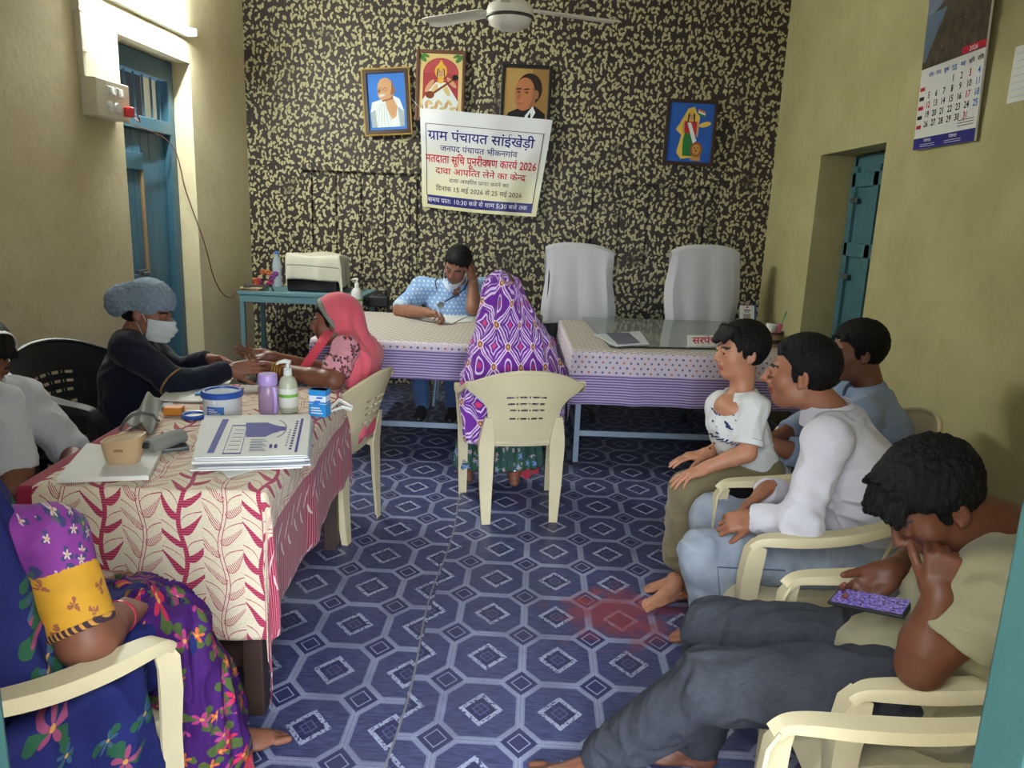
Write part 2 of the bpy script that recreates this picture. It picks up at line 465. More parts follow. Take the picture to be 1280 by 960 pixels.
# door_3: the teal posts of the entrance, nearest the viewer
d3 = struct(thing('door_3', 'teal painted frame of the entrance doorway', 'door', (0, 0.62, 0)))
b = MB(); b.box((-0.527, 0.585, 1.07), (0.09, 0.07, 2.14), b=0.006); b.build('left_post', TEAL, d3, world=True)
b = MB(); b.box((0.455, 0.585, 1.07), (0.09, 0.07, 2.14), b=0.006)
b.build('right_post', TEAL, d3, world=True)
b = MB(); b.box((-0.036, 0.585, 2.10), (0.892, 0.07, 0.09), b=0.006); b.build('lintel', TEAL, d3, world=True)

# two shuttered cupboards painted over with the wall
def cupboard(name, x0, x1, z1):
    t = struct(thing(name, 'shuttered cupboard painted over with the dabbed wall paint', 'cupboard', ((x0 + x1) / 2, YB, 0)))
    b = MB(); z0 = 0.1; y = YB - 0.012
    b.box(((x0 + x1) / 2, YB - 0.02, z1 + 0.05), (x1 - x0 + 0.12, 0.05, 0.06), b=0.006)
    for x in (x0, x1): b.box((x, y, (z0 + z1) / 2), (0.05, 0.03, z1 - z0), b=0.004)
    b.build('cupboard_frame', W_BACK, t, world=True)
    n = 4; wd = (x1 - x0 - 0.06) / n
    for k in range(n):
        b = MB(); xc = x0 + 0.03 + wd * (k + 0.5)
        b.box((xc, YB - 0.009, (z0 + z1) / 2 - 0.01), (wd - 0.012, 0.018, z1 - z0 - 0.05), b=0.004)
        for z in (z0 + 0.08, (z0 + z1) / 2, z1 - 0.12): b.box((xc, YB - 0.02, z), (wd - 0.05, 0.01, 0.05), b=0.003)
        b.build('shutter', W_BACK, t, world=True)
cupboard('window_1', -1.98, -1.08, 1.80)
cupboard('window_2', 0.40, 1.40, 1.78)

# ------------------------------------------------------------------ tube light above the left door
tl = thing('tube_light', 'white fluorescent tube light glowing above the blue door on the left wall', 'light', (XL + 0.05, 4.95, 2.655))
b = MB(); b.box((XL + 0.025, 4.95, 2.655), (0.05, 1.24, 0.06), b=0.008); b.build('batten', WHITEP, tl, world=True)
for yy in (4.345, 5.555):
    b = MB(); b.box((XL + 0.075, yy, 2.655), (0.06, 0.03, 0.05), b=0.006); b.build('lamp_holder', WHITEP, tl, world=True)
b = MB(); b.tube([(XL + 0.085, 4.36, 2.655), (XL + 0.085, 5.54, 2.655)], 0.014, 14)
b.build('tube', mat('tube_glow', (255, 255, 250), 0.4, emit=((245, 255, 248), 300.0), var=0), tl, smooth=True, world=True)
ll = bpy.data.lights.new('tube_lamp', 'AREA'); ll.shape = 'RECTANGLE'; ll.size = 0.05; ll.size_y = 1.16; ll.energy = TUBE_W; ll.color = (0.95, 1.0, 0.93)
lo = bpy.data.objects.new('tube_lamp', ll); COL.objects.link(lo); lo.parent = tl; lo.location = (0.075, 0, 0)
lo.rotation_euler = (0, math.radians(-90 + 28), 0)

# switchboard, conduit and hanging wire
sb = thing('switchboard', 'white electric switchboard with red indicator beside the blue door', 'switchboard', (XL, 4.47, 2.06))
b = MB(); b.box((XL + 0.045, 4.45, 2.07), (0.09, 0.34, 0.20), b=0.006); b.build('board_box', mat('cream_laminate', (214, 206, 186), 0.45, var=0.03), sb, world=True)
for k in range(4):
    b = MB(); b.box((XL + 0.094, 4.39 + 0.045 * k, 2.115), (0.012, 0.03, 0.045), b=0.004, M4=Matrix.Rotation(0.15 * (-1) ** k, 4, 'Y')); b.build('switch', WHITEP, sb, world=True)
for k in range(2):
    b = MB(); b.lathe([(0, 0.012), (0.026, 0.01), (0.03, 0)], (XL + 0.09, 4.40 + 0.08 * k, 2.03), 20, M4=Matrix.Rotation(PI / 2, 4, 'Y')); b.build('socket', WHITEP, sb, world=True)
b = MB(); b.box((XL + 0.115, 4.56, 2.02), (0.05, 0.035, 0.055), b=0.006); b.build('plug', mat('red_plastic', (190, 40, 44), 0.4), sb, world=True)
b = MB(); b.box((XL + 0.0175, 4.29, 2.76), (0.035, 0.035, 1.18), b=0.004)
for z in (2.3, 2.5, 2.9): b.box((XL + 0.019, 4.29, z), (0.04, 0.05, 0.02), b=0.003)
tag(b.build('conduit', mat('cream_laminate')), 'cream plastic conduit rising from the switchboard to the ceiling', 'conduit')
b = MB()
pts = [(XL + 0.16, 4.555, 2.02), (XL + 0.165, 4.57, 1.97), (XL + 0.05, 4.69, 2.02), (XL - 0.05, 4.74, 2.0), (XL - 0.10, 5.5, 1.92), (XL - 0.06, 5.61, 1.6), (XL + 0.03, 5.66, 1.25), (XL + 0.04, 5.8, 0.95), (XL + 0.06, 5.98, 0.80), (XL + 0.14, 6.06, 0.86)]
P = [Vector(p) for p in pts]; sm = []
for i in range(len(P) - 1):
    a, c, d, e = P[max(0, i - 1)], P[i], P[i + 1], P[min(len(P) - 1, i + 2)]
    for k in range(8):
        t = k / 8; sm.append(0.5 * ((2 * c) + (d - a) * t + (2 * a - 5 * c + 4 * d - e) * t * t + (3 * c - a - 3 * d + e) * t ** 3))
b.tube(sm + [P[-1]], 0.004, 6); tag(b.build('power_cable', mat('brown_cable', (108, 62, 50), 0.5), smooth=True), 'thin brown power cable drooping across the blue door', 'cable')

# ceiling fan
fx, fy, fz = -0.20, 4.2, 2.50
fan = thing('ceiling_fan', 'cream ceiling fan with three blades hanging from the ceiling', 'fan', (fx, fy, fz))
CREAMM = mat('cream_enamel', (226, 222, 206), 0.35, var=0.03)
b = MB(); b.lathe([(0, -0.055), (0.06, -0.052), (0.098, -0.035), (0.112, -0.008), (0.112, 0.0)], (fx, fy, fz), 36)
b.lathe([(0.118, 0.005), (0.12, 0.03), (0.112, 0.055), (0.07, 0.085), (0.03, 0.095), (0, 0.097)], (fx, fy, fz), 36); b.build('motor', CREAMM, fan, smooth=True, world=True)
b = MB(); b.lathe([(0.113, -0.006), (0.122, -0.002), (0.122, 0.008), (0.114, 0.01)], (fx, fy, fz), 36); b.build('trim_ring', mat('dark_trim', (60, 58, 56), 0.4), fan, smooth=True, world=True)
b = MB(); b.tube([(fx, fy, fz + 0.09), (fx, fy, ZC)], 0.012, 12); b.build('down_rod', CREAMM, fan, smooth=True, world=True)
b = MB(); b.lathe([(0, ZC - 0.11), (0.02, ZC - 0.11), (0.06, ZC - 0.02), (0.06, ZC)], (fx, fy, 0), 24); b.build('canopy_cup', CREAMM, fan, smooth=True, world=True)
for k in range(3):
    a = math.radians(22 + 120 * k); T = Matrix.Translation((fx, fy, fz + 0.05)) @ Matrix.Rotation(a, 4, 'Z')
    b = MB(); b.T = T; b.box((0.15, 0, 0), (0.14, 0.05, 0.006), b=0.002); b.T = None; b.build('blade_bracket', CREAMM, fan, world=True)
    b = MB(); b.T = T @ Matrix.Rotation(math.radians(9), 4, 'X')
    b.grid(lambda u, v: (0.17 + 0.44 * u, (v - 0.5) * (0.105 + 0.035 * u - 0.05 * max(0, u - 0.9) * 10 * abs(v - 0.5) * 2), 0.008 - 0.012 * (2 * v - 1) ** 2), 14, 6, th=0.003)
    b.T = None; b.build('blade', CREAMM, fan, smooth=True, world=True)
# ================================================================== pictures, banner, calendar
YW = YB - 0.004
def face_frame(p):     # plane facing -Y at p: x right, y up
    return Matrix.Translation(Vector(p)) @ Matrix(((1, 0, 0, 0), (0, 0, -1, 0), (0, 1, 0, 0), (0, 0, 0, 1)))
def pic(name, label, c, wd, ht, rot, fmat, fw, bgm, tilt=4.0):
    t = thing(name, label, 'picture', (c[0], YW, c[1]), 0)
    T = face_frame((c[0], YW - 0.012, c[1])) @ Matrix.Rotation(math.radians(rot), 4, 'Z') @ Matrix.Rotation(math.radians(-tilt), 4, 'X')
    T = Matrix.Translation((0, -0.012 - ht / 2 * math.sin(math.radians(tilt)), 0)) @ T
    b = MB(); b.T = T
    for sx in (-1, 1): b.box((sx * (wd / 2 - fw / 2), 0, 0.004), (fw, ht, 0.02), b=0.006)
    for sy in (-1, 1): b.box((0, sy * (ht / 2 - fw / 2), 0.004), (wd - 2 * fw + 0.002, fw, 0.02), b=0.006)
    b.build('picture_frame', fmat, t, world=True)
    b = MB(); b.T = T; b.box((0, 0, -0.002), (wd - fw, ht - fw, 0.006)); b.build('backing', bgm, t, world=True)
    return t, T, wd / 2 - fw, ht / 2 - fw
def poly(b, T, pts, z, m=0):
    b.T = T; b.m = m; b.add([(x, y, z) for x, y in pts], [list(range(len(pts)))]); b.T = None
def oval(cx, cy, rx, ry, n=28, rot=0.0):
    return [(cx + rx * math.cos(t) * math.cos(rot) - ry * math.sin(t) * math.sin(rot), cy + rx * math.cos(t) * math.sin(rot) + ry * math.sin(t) * math.cos(rot)) for t in [2 * PI * k / n for k in range(n)]]
FLAT = lambda n, c: mat('print_' + n, c, 0.6, var=0.05, spec=0.2)
GILT = mat('gilt_wood', (176, 140, 52), 0.35, var=0.1); DKWOOD = mat('dark_frame_wood', (58, 38, 30), 0.35, var=0.12); BRWOOD = mat('brown_frame_wood', (96, 58, 42), 0.35, var=0.12); BLKWOOD = mat('black_frame', (26, 22, 22), 0.3)
skin1, skin2, shade1 = FLAT('skin', (206, 158, 118)), FLAT('skin_warm', (176, 112, 78)), FLAT('skin_shade', (150, 100, 72))
blue, white, grey, black = FLAT('blue', (62, 120, 206)), FLAT('white', (226, 230, 232)), FLAT('grey', (168, 180, 186)), FLAT('black', (34, 30, 32))

# bald man in a white shawl on a blue ground
t, T, hw, hh = pic('framed_picture', 'gilt framed portrait of a bald man in white shawl on blue, left of the banner', (-1.305, 2.385), 0.40, 0.535, 4.5, GILT, 0.013, blue)
b = MB(); b.T = T
for sx in (-1, 1): b.box((sx * (hw - 0.015), 0, 0.006), (0.034, 2 * hh + 0.004, 0.02), b=0.004)
for sy in (-1, 1): b.box((0, sy * (hh - 0.015), 0.006), (2 * hw - 0.03, 0.034, 0.02), b=0.004)
b.build('inner_moulding', DKWOOD, t, world=True)
b = MB(); mats = [white, skin1, shade1, grey, black, FLAT('moustache', (214, 210, 204))]
poly(b, T, [(-0.135, -0.2), (0.135, -0.2), (0.14, -0.08), (0.105, 0.02), (0.05, 0.05), (-0.05, 0.02), (-0.125, 0.0), (-0.14, -0.08)], .0014, 0)
poly(b, T, [(-0.015, 0.01), (0.05, 0.035), (0.085, -0.04), (0.07, -0.12), (0.035, -0.14), (0.0, -0.06)], .0018, 1)
poly(b, T, [(-0.04, 0.0), (0.05, 0.02), (0.06, 0.09), (-0.03, 0.08)], .0019, 2)
poly(b, T, oval(-0.005, 0.105, 0.068, 0.085, rot=0.1), .0022, 1); poly(b, T, oval(-0.03, 0.062, 0.042, 0.048), .0023, 1)
poly(b, T, oval(0.062, 0.085, 0.012, 0.025), .0024, 2); poly(b, T, oval(-0.038, 0.052, 0.026, 0.011, rot=0.15), .0026, 5)
poly(b, T, [(-0.062, 0.10), (-0.072, 0.075), (-0.055, 0.072), (-0.05, 0.098)], .0026, 2)
for ex in (-0.05, -0.008):
    o1 = oval(ex, 0.10, 0.016, 0.014, 16); o2 = oval(ex, 0.10, 0.013, 0.011, 16)
    b.T = T; b.m = 4; b.add([(x, y, .0028) for x, y in o1 + o2], [[k, (k + 1) % 16, 16 + (k + 1) % 16, 16 + k] for k in range(16)]); b.T = None
poly(b, T, [(0.03, 0.05), (0.055, 0.06), (0.062, 0.13), (0.045, 0.165), (0.042, 0.10)], .00235, 2); poly(b, T, [(0.085, -0.04), (0.14, -0.08), (0.135, -0.2), (0.10, -0.2), (0.09, -0.1)], .0017, 3); poly(b, T, [(-0.14, -0.08), (-0.10, -0.06), (-0.09, -0.2), (-0.135, -0.2)], .00165, 3)
for k in range(6): poly(b, T, [(-0.12 + 0.03 * k, -0.19), (-0.117 + 0.03 * k, -0.19), (-0.06 + 0.012 * k, -0.01), (-0.063 + 0.012 * k, -0.01)], .0017, 3)
b.build('print', mats, t, world=True)

# seated figure with a long lute on crimson
t, T, hw, hh = pic('framed_picture', 'brown framed print of a seated figure playing a long lute on crimson', (-0.865, 2.52), 0.405, 0.56, -0.5, BRWOOD, 0.028, FLAT('crimson', (168, 62, 72)))
mats = [FLAT('arch_cream', (214, 190, 130)), FLAT('crimson', None), white, skin1, FLAT('gold', (222, 178, 70)), black, FLAT('leaf', (70, 120, 62)), FLAT('rays', (196, 96, 92)), FLAT('lute', (120, 62, 36))]
b = MB(); poly(b, T, [(-hw, -hh), (hw, -hh), (hw, hh), (-hw, hh)], .0012, 0)
poly(b, T, [(-0.145, -hh), (0.145, -hh), (0.145, 0.10)] + [(0.145 * math.cos(a), 0.10 + 0.12 * math.sin(a)) for a in [PI * k / 14 for k in range(1, 14)]] + [(-0.145, 0.10)], .0014, 1)
for k in range(22):
    a = PI * (k + 0.5) / 22; poly(b, T, [(0.02 * math.cos(a), 0.10 + 0.02 * math.sin(a)), (0.138 * math.cos(a - .03), 0.10 + 0.112 * math.sin(a - .03)), (0.138 * math.cos(a + .03), 0.10 + 0.112 * math.sin(a + .03))], .0016, 7)
for sx in (-1, 1): poly(b, T, oval(sx * 0.15, 0.215, 0.018, 0.04, rot=sx * -0.8), .0016, 6); poly(b, T, oval(sx * 0.125, 0.235, 0.012, 0.03, rot=sx * -1.2), .0017, 6)
poly(b, T, [(-0.13, -0.2), (0.13, -0.2), (0.15, -0.12), (0.08, -0.02), (0.04, 0.03), (-0.04, 0.03), (-0.1, -0.04), (-0.15, -0.12)], .0018, 2)
poly(b, T, oval(0, 0.115, 0.05, 0.06), .0017, 4); poly(b, T, oval(0, 0.105, 0.03, 0.04), .002, 3)
poly(b, T, [(-0.03, 0.13), (0.03, 0.13), (0.018, 0.175), (0, 0.205), (-0.018, 0.175)], .0022, 4)
poly(b, T, oval(-0.09, -0.0, 0.02, 0.06, rot=-0.6), .0022, 3); poly(b, T, oval(0.09, 0.03, 0.018, 0.055, rot=0.8), .0022, 3)
poly(b, T, [(-0.10, -0.075), (0.12, 0.075), (0.127, 0.063), (-0.09, -0.09)], .0024, 8); poly(b, T, oval(-0.085, -0.07, 0.036, 0.03), .0025, 8); poly(b, T, oval(0.12, 0.07, 0.026, 0.022), .0025, 5)
for sx in (-1, 1):
    poly(b, T, [(sx * 0.012, 0.142), (sx * 0.030, 0.128), (sx * 0.036, 0.06), (sx * 0.028, 0.07), (sx * 0.024, 0.12)], .0023, 5); poly(b, T, oval(sx * 0.011, 0.112, 0.005, 0.003, 8), .0024, 5); poly(b, T, oval(sx * 0.05, -0.03, 0.02, 0.05, rot=sx * 0.5), .0021, 0)
poly(b, T, oval(0, 0.088, 0.007, 0.003, 8), .0024, 1); poly(b, T, [(-0.03, 0.055), (0.03, 0.055), (0.015, 0.02), (-0.015, 0.02)], .0022, 4)
for k in range(9): poly(b, T, oval(-0.11 + 0.027 * k, -0.15 + 0.025 * math.sin(k * 2.1), 0.013, 0.03, rot=k), .0022, 3 if k % 3 == 0 else 0)
b.build('print', mats, t, world=True)

# man in a dark suit on brown
t, T, hw, hh = pic('framed_picture', 'black framed portrait of a man in dark suit on brown above the banner', (-0.165, 2.44), 0.415, 0.54, -1.0, BLKWOOD, 0.03, FLAT('umber', (146, 112, 62)))
mats = [black, skin2, shade1, white, FLAT('hair', (46, 34, 30)), FLAT('umber_light', (172, 138, 84))]
b = MB(); poly(b, T, [(-hw, -hh), (0.0, -hh), (0.05, hh), (-hw, hh)], .0011, 5)
poly(b, T, [(-0.17, -0.235), (0.165, -0.235), (0.165, -0.11), (0.08, -0.05), (-0.03, -0.06), (-0.14, -0.11)], .0014, 0)
poly(b, T, [(0.0, -0.13), (0.06, -0.05), (0.085, -0.1), (0.03, -0.2), (-0.02, -0.22)], .0016, 3)
poly(b, T, oval(0.025, 0.08, 0.105, 0.125, rot=-0.1), .0018, 4); poly(b, T, oval(-0.005, 0.045, 0.085, 0.125, rot=0.05), .002, 1); poly(b, T, oval(-0.02, -0.005, 0.068, 0.085), .0021, 1)
poly(b, T, oval(0.085, 0.04, 0.02, 0.036), .0024, 2); poly(b, T, [(-0.055, 0.05), (-0.075, 0.0), (-0.05, -0.006), (-0.035, 0.04)], .0024, 2)
poly(b, T, oval(-0.045, -0.035, 0.03, 0.008), .0025, 2)
poly(b, T, [(0.02, -0.06), (0.075, -0.055), (0.08, 0.02), (0.07, 0.10), (0.05, 0.10), (0.05, 0.0)], .00215, 2); poly(b, T, [(0.025, -0.13), (0.045, -0.10), (0.05, -0.2), (0.02, -0.22)], .0017, 0); poly(b, T, [(0.03, 0.165), (0.09, 0.12), (0.10, 0.03), (0.078, 0.06), (0.06, 0.115)], .0023, 4)
for ex in (-0.06, 0.005):
    poly(b, T, oval(ex, 0.055, 0.009, 0.006, 10), .00255, 4)
    poly(b, T, oval(ex, 0.055, 0.022, 0.010), .0024, 2); poly(b, T, oval(ex, 0.08, 0.026, 0.006, rot=0.1), .0025, 4)
b.build('print', mats, t, world=True)

# standing figure in sari with a lion on blue
t, T, hw, hh = pic('framed_picture', 'dark framed print of a standing figure with a lion on blue, right of the banner', (1.192, 2.225), 0.415, 0.52, -1.2, DKWOOD, 0.028, FLAT('deep_blue', (44, 92, 178)))
mats = [FLAT('map_yellow', (226, 190, 84)), skin1, white, FLAT('sari_green', (46, 120, 64)), FLAT('sari_red', (186, 52, 58)), FLAT('gold', None), FLAT('lion', (196, 140, 74)), FLAT('mane', (150, 88, 46)), black, FLAT('saffron', (226, 120, 60))]
b = MB(); Z = lambda k: .0012 + .0002 * k
poly(b, T, [(-0.03, 0.19), (0.02, 0.205), (0.04, 0.16), (0.07, 0.13), (0.06, 0.05), (0.03, -0.05), (0.0, -0.2), (-0.06, -0.21), (-0.1, -0.16), (-0.07, -0.02), (-0.12, 0.02), (-0.09, 0.07), (-0.06, 0.13)], Z(0), 0)
poly(b, T, oval(0.115, 0.07, 0.05, 0.02, rot=0.3), Z(0), 0)
poly(b, T, [(-0.05, -0.2), (0.03, -0.2), (0.04, -0.05), (0.03, 0.05), (-0.03, 0.05), (-0.055, -0.05)], Z(1), 3)
poly(b, T, [(-0.05, 0.09), (0.05, 0.09), (0.055, 0.0), (0.03, -0.02), (-0.05, 0.0)], Z(2), 4); poly(b, T, [(-0.03, 0.08), (0.0, 0.08), (0.055, -0.06), (0.03, -0.09)], Z(3), 2)
poly(b, T, oval(0.0, 0.13, 0.024, 0.032), Z(4), 1); poly(b, T, [(-0.025, 0.145), (0.025, 0.145), (0.012, 0.18), (-0.012, 0.18)], Z(5), 5)
poly(b, T, [(0.05, 0.08), (0.066, 0.08), (0.064, -0.03), (0.05, -0.03)], Z(3), 1)
for sx in (-1, 1): poly(b, T, [(sx * 0.012, 0.16), (sx * 0.027, 0.15), (sx * 0.032, 0.07), (sx * 0.022, 0.085)], Z(5), 8); poly(b, T, oval(sx * 0.009, 0.135, 0.004, 0.0025, 8), Z(6), 8)
poly(b, T, oval(0, 0.116, 0.006, 0.0025, 8), Z(6), 4); poly(b, T, [(-0.055, -0.2), (0.03, -0.2), (0.031, -0.185), (-0.054, -0.185)], Z(3), 5); poly(b, T, [(-0.05, 0.09), (-0.062, 0.085), (-0.066, 0.0), (-0.052, 0.0)], Z(3), 1)
for q, m in ((0.19, 9), (0.175, 2), (0.16, 3)): poly(b, T, [(0.05, q), (0.11, q - 0.02), (0.11, q - 0.035), (0.05, q - 0.015)], Z(2), m)
poly(b, T, oval(0.06, -0.13, 0.05, 0.06), Z(6), 7); poly(b, T, oval(0.058, -0.13, 0.034, 0.042), Z(7), 6); poly(b, T, [(0.02, -0.22), (0.1, -0.22), (0.095, -0.16), (0.025, -0.16)], Z(6), 6)
for ex in (0.045, 0.072): poly(b, T, oval(ex, -0.118, 0.005, 0.005, 8), Z(9), 8)
poly(b, T, oval(0.058, -0.14, 0.009, 0.006, 8), Z(9), 8)
b.build('print', mats, t, world=True)

# ------------------------------------------------------------------ banner
c4 = [at(525, 135, y=YW - .095), at(691, 150, y=YW - .10), at(670, 271, y=YW - .05), at(528, 258, y=YW - .05)]
def bil(u, v):
    p = (c4[3] * (1 - u) + c4[2] * u) * (1 - v) + (c4[0] * (1 - u) + c4[1] * u) * v
    wv = 0.012 * math.sin(u * 7 + v * 3) * (1 - v * 0.6) + 0.006 * math.sin(u * 17 - v * 5) - 0.010 * math.sin(v * 9 + u * 2)
    return (p[0], p[1] + wv - 0.02 * math.sin(PI * u), p[2] + 0.012 * math.sin(PI * u) * (v - 1))
BW, BH = 1.06, 0.78
def ban_col():
    u, v, _ = coords('UV')
    c = mixc(ramp(v, 0.05, 0.75), s2l((232, 224, 178)), s2l((226, 226, 230)))
    return mixc((v < 0.135) & (v > 0.035) & (u > 0.045) & (u < 0.955), c, s2l((44, 42, 120)))
bt = thing('banner', 'white printed notice banner with blue and red Hindi lettering hung on back wall', 'banner', tuple((c4[0] + c4[1]) / 2))
b = MB(); b.grid(bil, 40, 30, th=0.0015); sheet = b.build('sheet', mat('banner_vinyl', rough=0.33, fn=ban_col, spec=0.5), bt, smooth=True, world=True)
def on_banner(b, runs, u0, u1, v, hgt, bold=0.0):
    V, F, x = line(runs, bold); o = []
    for a, c, _ in V:
        u = u0 + (u1 - u0) * a / x; vv = v + c * hgt; p = Vector(bil(u, vv)); e = 0.01
        n = (Vector(bil(u + e, vv)) - p).cross(Vector(bil(u, vv + e)) - p).normalized(); o.append(p + n * 0.0022)
    b.add(o, F)
rows = [
 (0, [('ग'), ('ra',), 'ाम पंचायत सांईखेड़ी'], 0.06, 0.89, 0.70, 0.135, 0.012),
 (0, ['जनपद पंचायत भीकनगांव'], 0.155, 0.77, 0.595, 0.085, 0.006),
 (1, ['मतदाता सूचि'.replace('चि', 'िच') + ' पूनरी', ('half', 'क'), 'षण कार', 'य', ('reph',), ' 2026'], 0.035, 0.935, 0.475, 0.115, 0.014),
 (1, ['दावा आपि', ('half', 'त'), 'त लेने का के', ('half', 'न'), 'द', ('ra',)], 0.115, 0.86, 0.365, 0.092, 0.010),
 (2, ['दावा आपि', ('half', 'त'), 'त प', ('ra',), 'ाप', ('half', 'त'), ' करने का'], 0.23, 0.73, 0.285, 0.055, 0.002),
 (2, ['िदनांक 15 मई 2026 से 25 मई 2026'], 0.12, 0.85, 0.19, 0.068, 0.004),
 (3, ['समय प', ('ra',), 'ातः 10:30 बजे से शाम 5:30 बजे तक'], 0.05, 0.91, 0.065, 0.066, 0.006)]
b = MB()
for m, runs, u0, u1, v, h, bo in rows: b.m = m; on_banner(b, runs, u0, u1, v, h, bo)
b.m = 2
for (ua, va, ub, vb) in ((0.04, 0.85, 0.955, 0.856), (0.04, 0.13, 0.046, 0.85), (0.949, 0.13, 0.955, 0.85)):
    n = 24; V = []; F = []
    for k in range(n + 1):
        f = k / n
        for s_ in (0, 1):
            if ub - ua > vb - va: q = (ua + (ub - ua) * f, vb if s_ else va)
            else: q = (ub if s_ else ua, va + (vb - va) * f)
            p = Vector(bil(*q)); V.append((p.x, p.y - 0.0025, p.z))
    for k in range(n): F.append([2 * k, 2 * k + 1, 2 * k + 3, 2 * k + 2])
    b.add(V, F)
b.build('lettering', [FLAT('ink_blue', (44, 42, 120)), FLAT('ink_red', (196, 38, 62)), FLAT('ink_dark', (86, 60, 66)), FLAT('ink_white', (232, 230, 236))], bt, world=True)
b = MB(); b.tube([tuple(c4[0]), (-1.16, YW - .02, 2.47), (-1.2, YW - .01, 2.52)], 0.002, 5); b.build('string', white, bt, world=True)

# ------------------------------------------------------------------ calendar on the right wall
XC = XR - 0.012
q = [at(1164, -60, x=XC), at(1262, -60, x=XC), at(1222, 179, x=XC), at(1145, 184, x=XC)]
yl, yr = 4.17, 3.60; ztop, zbot = 2.79, 1.925           # left edge is the far one
ct = thing('wall_calendar', 'printed wall calendar with landscape photo and date grid on right wall', 'calendar', (XC, (yl + yr) / 2, zbot))
CT = Matrix.Translation(Vector((XC, yl, zbot))) @ Matrix(((0, 0, -1, 0), (-1, 0, 0, 0), (0, 1, 0, 0), (0, 0, 0, 1))) @ Matrix.Rotation(math.radians(2.0), 4, 'X')
CW, CH = yl - yr, ztop - zbot
def photo_col():
    u, v, z = coords('UV'); n = noise(14.0, 5.0, comb(u * 1.0, v, 0.0))
    sky = mixc(ramp(v, 0.62, 0.86), s2l((120, 132, 150)), s2l((74, 92, 128)))
    land = mixc(ramp(n, 0.35, 0.7), s2l((52, 42, 34)), s2l((96, 82, 66)))
    ridge = v > (0.60 + u * 0.22 + (noise(5.0, 3.0, comb(u, 0.0, 1.0)) - 0.5) * 0.12)
    c = mixc(ridge, land, sky)
    c = mixc(band(v, 0.30, 0.62) & ((u - 0.05) < (v - 0.3) * 0.9) & (u < 0.34), c, s2l((96, 116, 138)))
    return mixc((noise(24.0, 3.0, comb(u, v * 2.0, 4.0)) > 0.68) & (v < 0.55), c, s2l((150, 144, 132)))
b = MB(); b.T = CT; b.box((CW / 2, CH / 2, 0.005), (CW, CH, 0.010), b=0.001); b.build('pad', mat('paper_white', (222, 220, 214), 0.7, var=0.03), ct, world=True)
b = MB(); b.T = CT; y0, y1 = 0.385, CH - 0.035; b.add([(0, y0, .0106), (CW, y0, .0106), (CW, y1, .0106), (0, y1, .0106)], [[0, 1, 2, 3]], [(0, 0.25), (1, 0.25), (1, 0.9), (0, 0.9)]); b.build('photograph', mat('calendar_photo', rough=0.35, fn=photo_col), ct, world=True)
b = MB(); b.T = CT
NAVY, REDI, INK, SKYI = FLAT('ink_blue', None), FLAT('ink_red', None), FLAT('ink_black', (40, 38, 40)), FLAT('ink_sky', (60, 120, 200))
def rect(b, x0, y0, x1, y1, m, z=.0108): b.m = m; b.add([(x0, y0, z), (x1, y0, z), (x1, y1, z), (x0, y1, z)], [[0, 1, 2, 3]])
rect(b, 0, 0, CW, 0.055, 0); rect(b, 0, CH - 0.05, CW, CH, 0); rect(b, CW * 0.66, 0.39, CW, 0.42, 1)
CTm = CT
def wr(txt, x, y, h, m, wd=None, al='c', bo=0.012):
    T0 = b.T; b.T = None; b.m = m; write(b, txt, CTm @ Matrix.Translation((x, y, .0112)), wd, h, bo, al); b.T = T0
cols = [CW * (0.19 + 0.127 * k) for k in range(7)]; dd = 0
for k, dn in enumerate(('सोम', 'मंगल', 'बुध', 'गुरु', 'श', 'शिन', 'रिव')): wr(dn, cols[k], 0.34, 0.026, 3 if k < 5 else 2, 0.045)
first = 4
for dnum in range(1, 32):
    s_ = dnum + first - 1 - 1; rr, kk = divmod(s_, 7)
    if rr > 4: rr, kk = 0, kk
    wr(str(dnum), cols[kk], 0.285 - 0.045 * rr, 0.042, 1 if dnum in (3, 12, 17, 31) else (3 if kk == 6 else 2))
for k in range(5): rect(b, 0.012, 0.10 + 0.045 * k, 0.06, 0.118 + 0.045 * k, 2 if k % 2 else 1, .0111)
for k in range(3): rect(b, CW * 0.72, 0.075 + 0.012 * k, CW * 0.96, 0.078 + 0.012 * k, 2)
wr('2026', CW * 0.83, 0.393, 0.028, 4, 0.07); wr('कैलेंडर', CW * 0.3, CH - 0.04, 0.034, 4, 0.12)
for k in range(2): wr('पंचायत', CW * (0.25 + 0.42 * k), 0.033, 0.02, 4, 0.07); rect(b, CW * (0.12 + .42 * k), 0.012, CW * (0.38 + .42 * k), 0.014, 4, .0112); rect(b, CW * (0.12 + .42 * k), 0.021, CW * (0.38 + .42 * k), 0.023, 4, .0112)
b.build('date_grid', [NAVY, REDI, INK, SKYI, FLAT('ink_white', None)], ct, world=True)

nt = thing('wall_notice', 'white ruled notice sheet pinned on right wall at the picture edge', 'paper', (XC, 3.3, 2.05))
b = MB(); b.T = Matrix.Translation(Vector((XR - 0.003, 3.43, 2.055))) @ Matrix(((0, 0, -1, 0), (-1, 0, 0, 0), (0, 1, 0, 0), (0, 0, 0, 1))); b.grid(lambda u, v: (0.30 * u, 0.22 * v, 0.002 + 0.004 * u * u), 6, 4, th=0.0006); b.build('sheet', mat('paper_white'), nt, world=True)
b2 = MB(); b2.T = b.T
for k in range(7): b2.add([(0.02, 0.02 + 0.028 * k, .0035), (0.28, 0.02 + 0.028 * k, .0075), (0.28, 0.022 + 0.028 * k, .0075), (0.02, 0.022 + 0.028 * k, .0035)], [[0, 1, 2, 3]])
b2.build('ruled_lines', grey, nt, world=True)
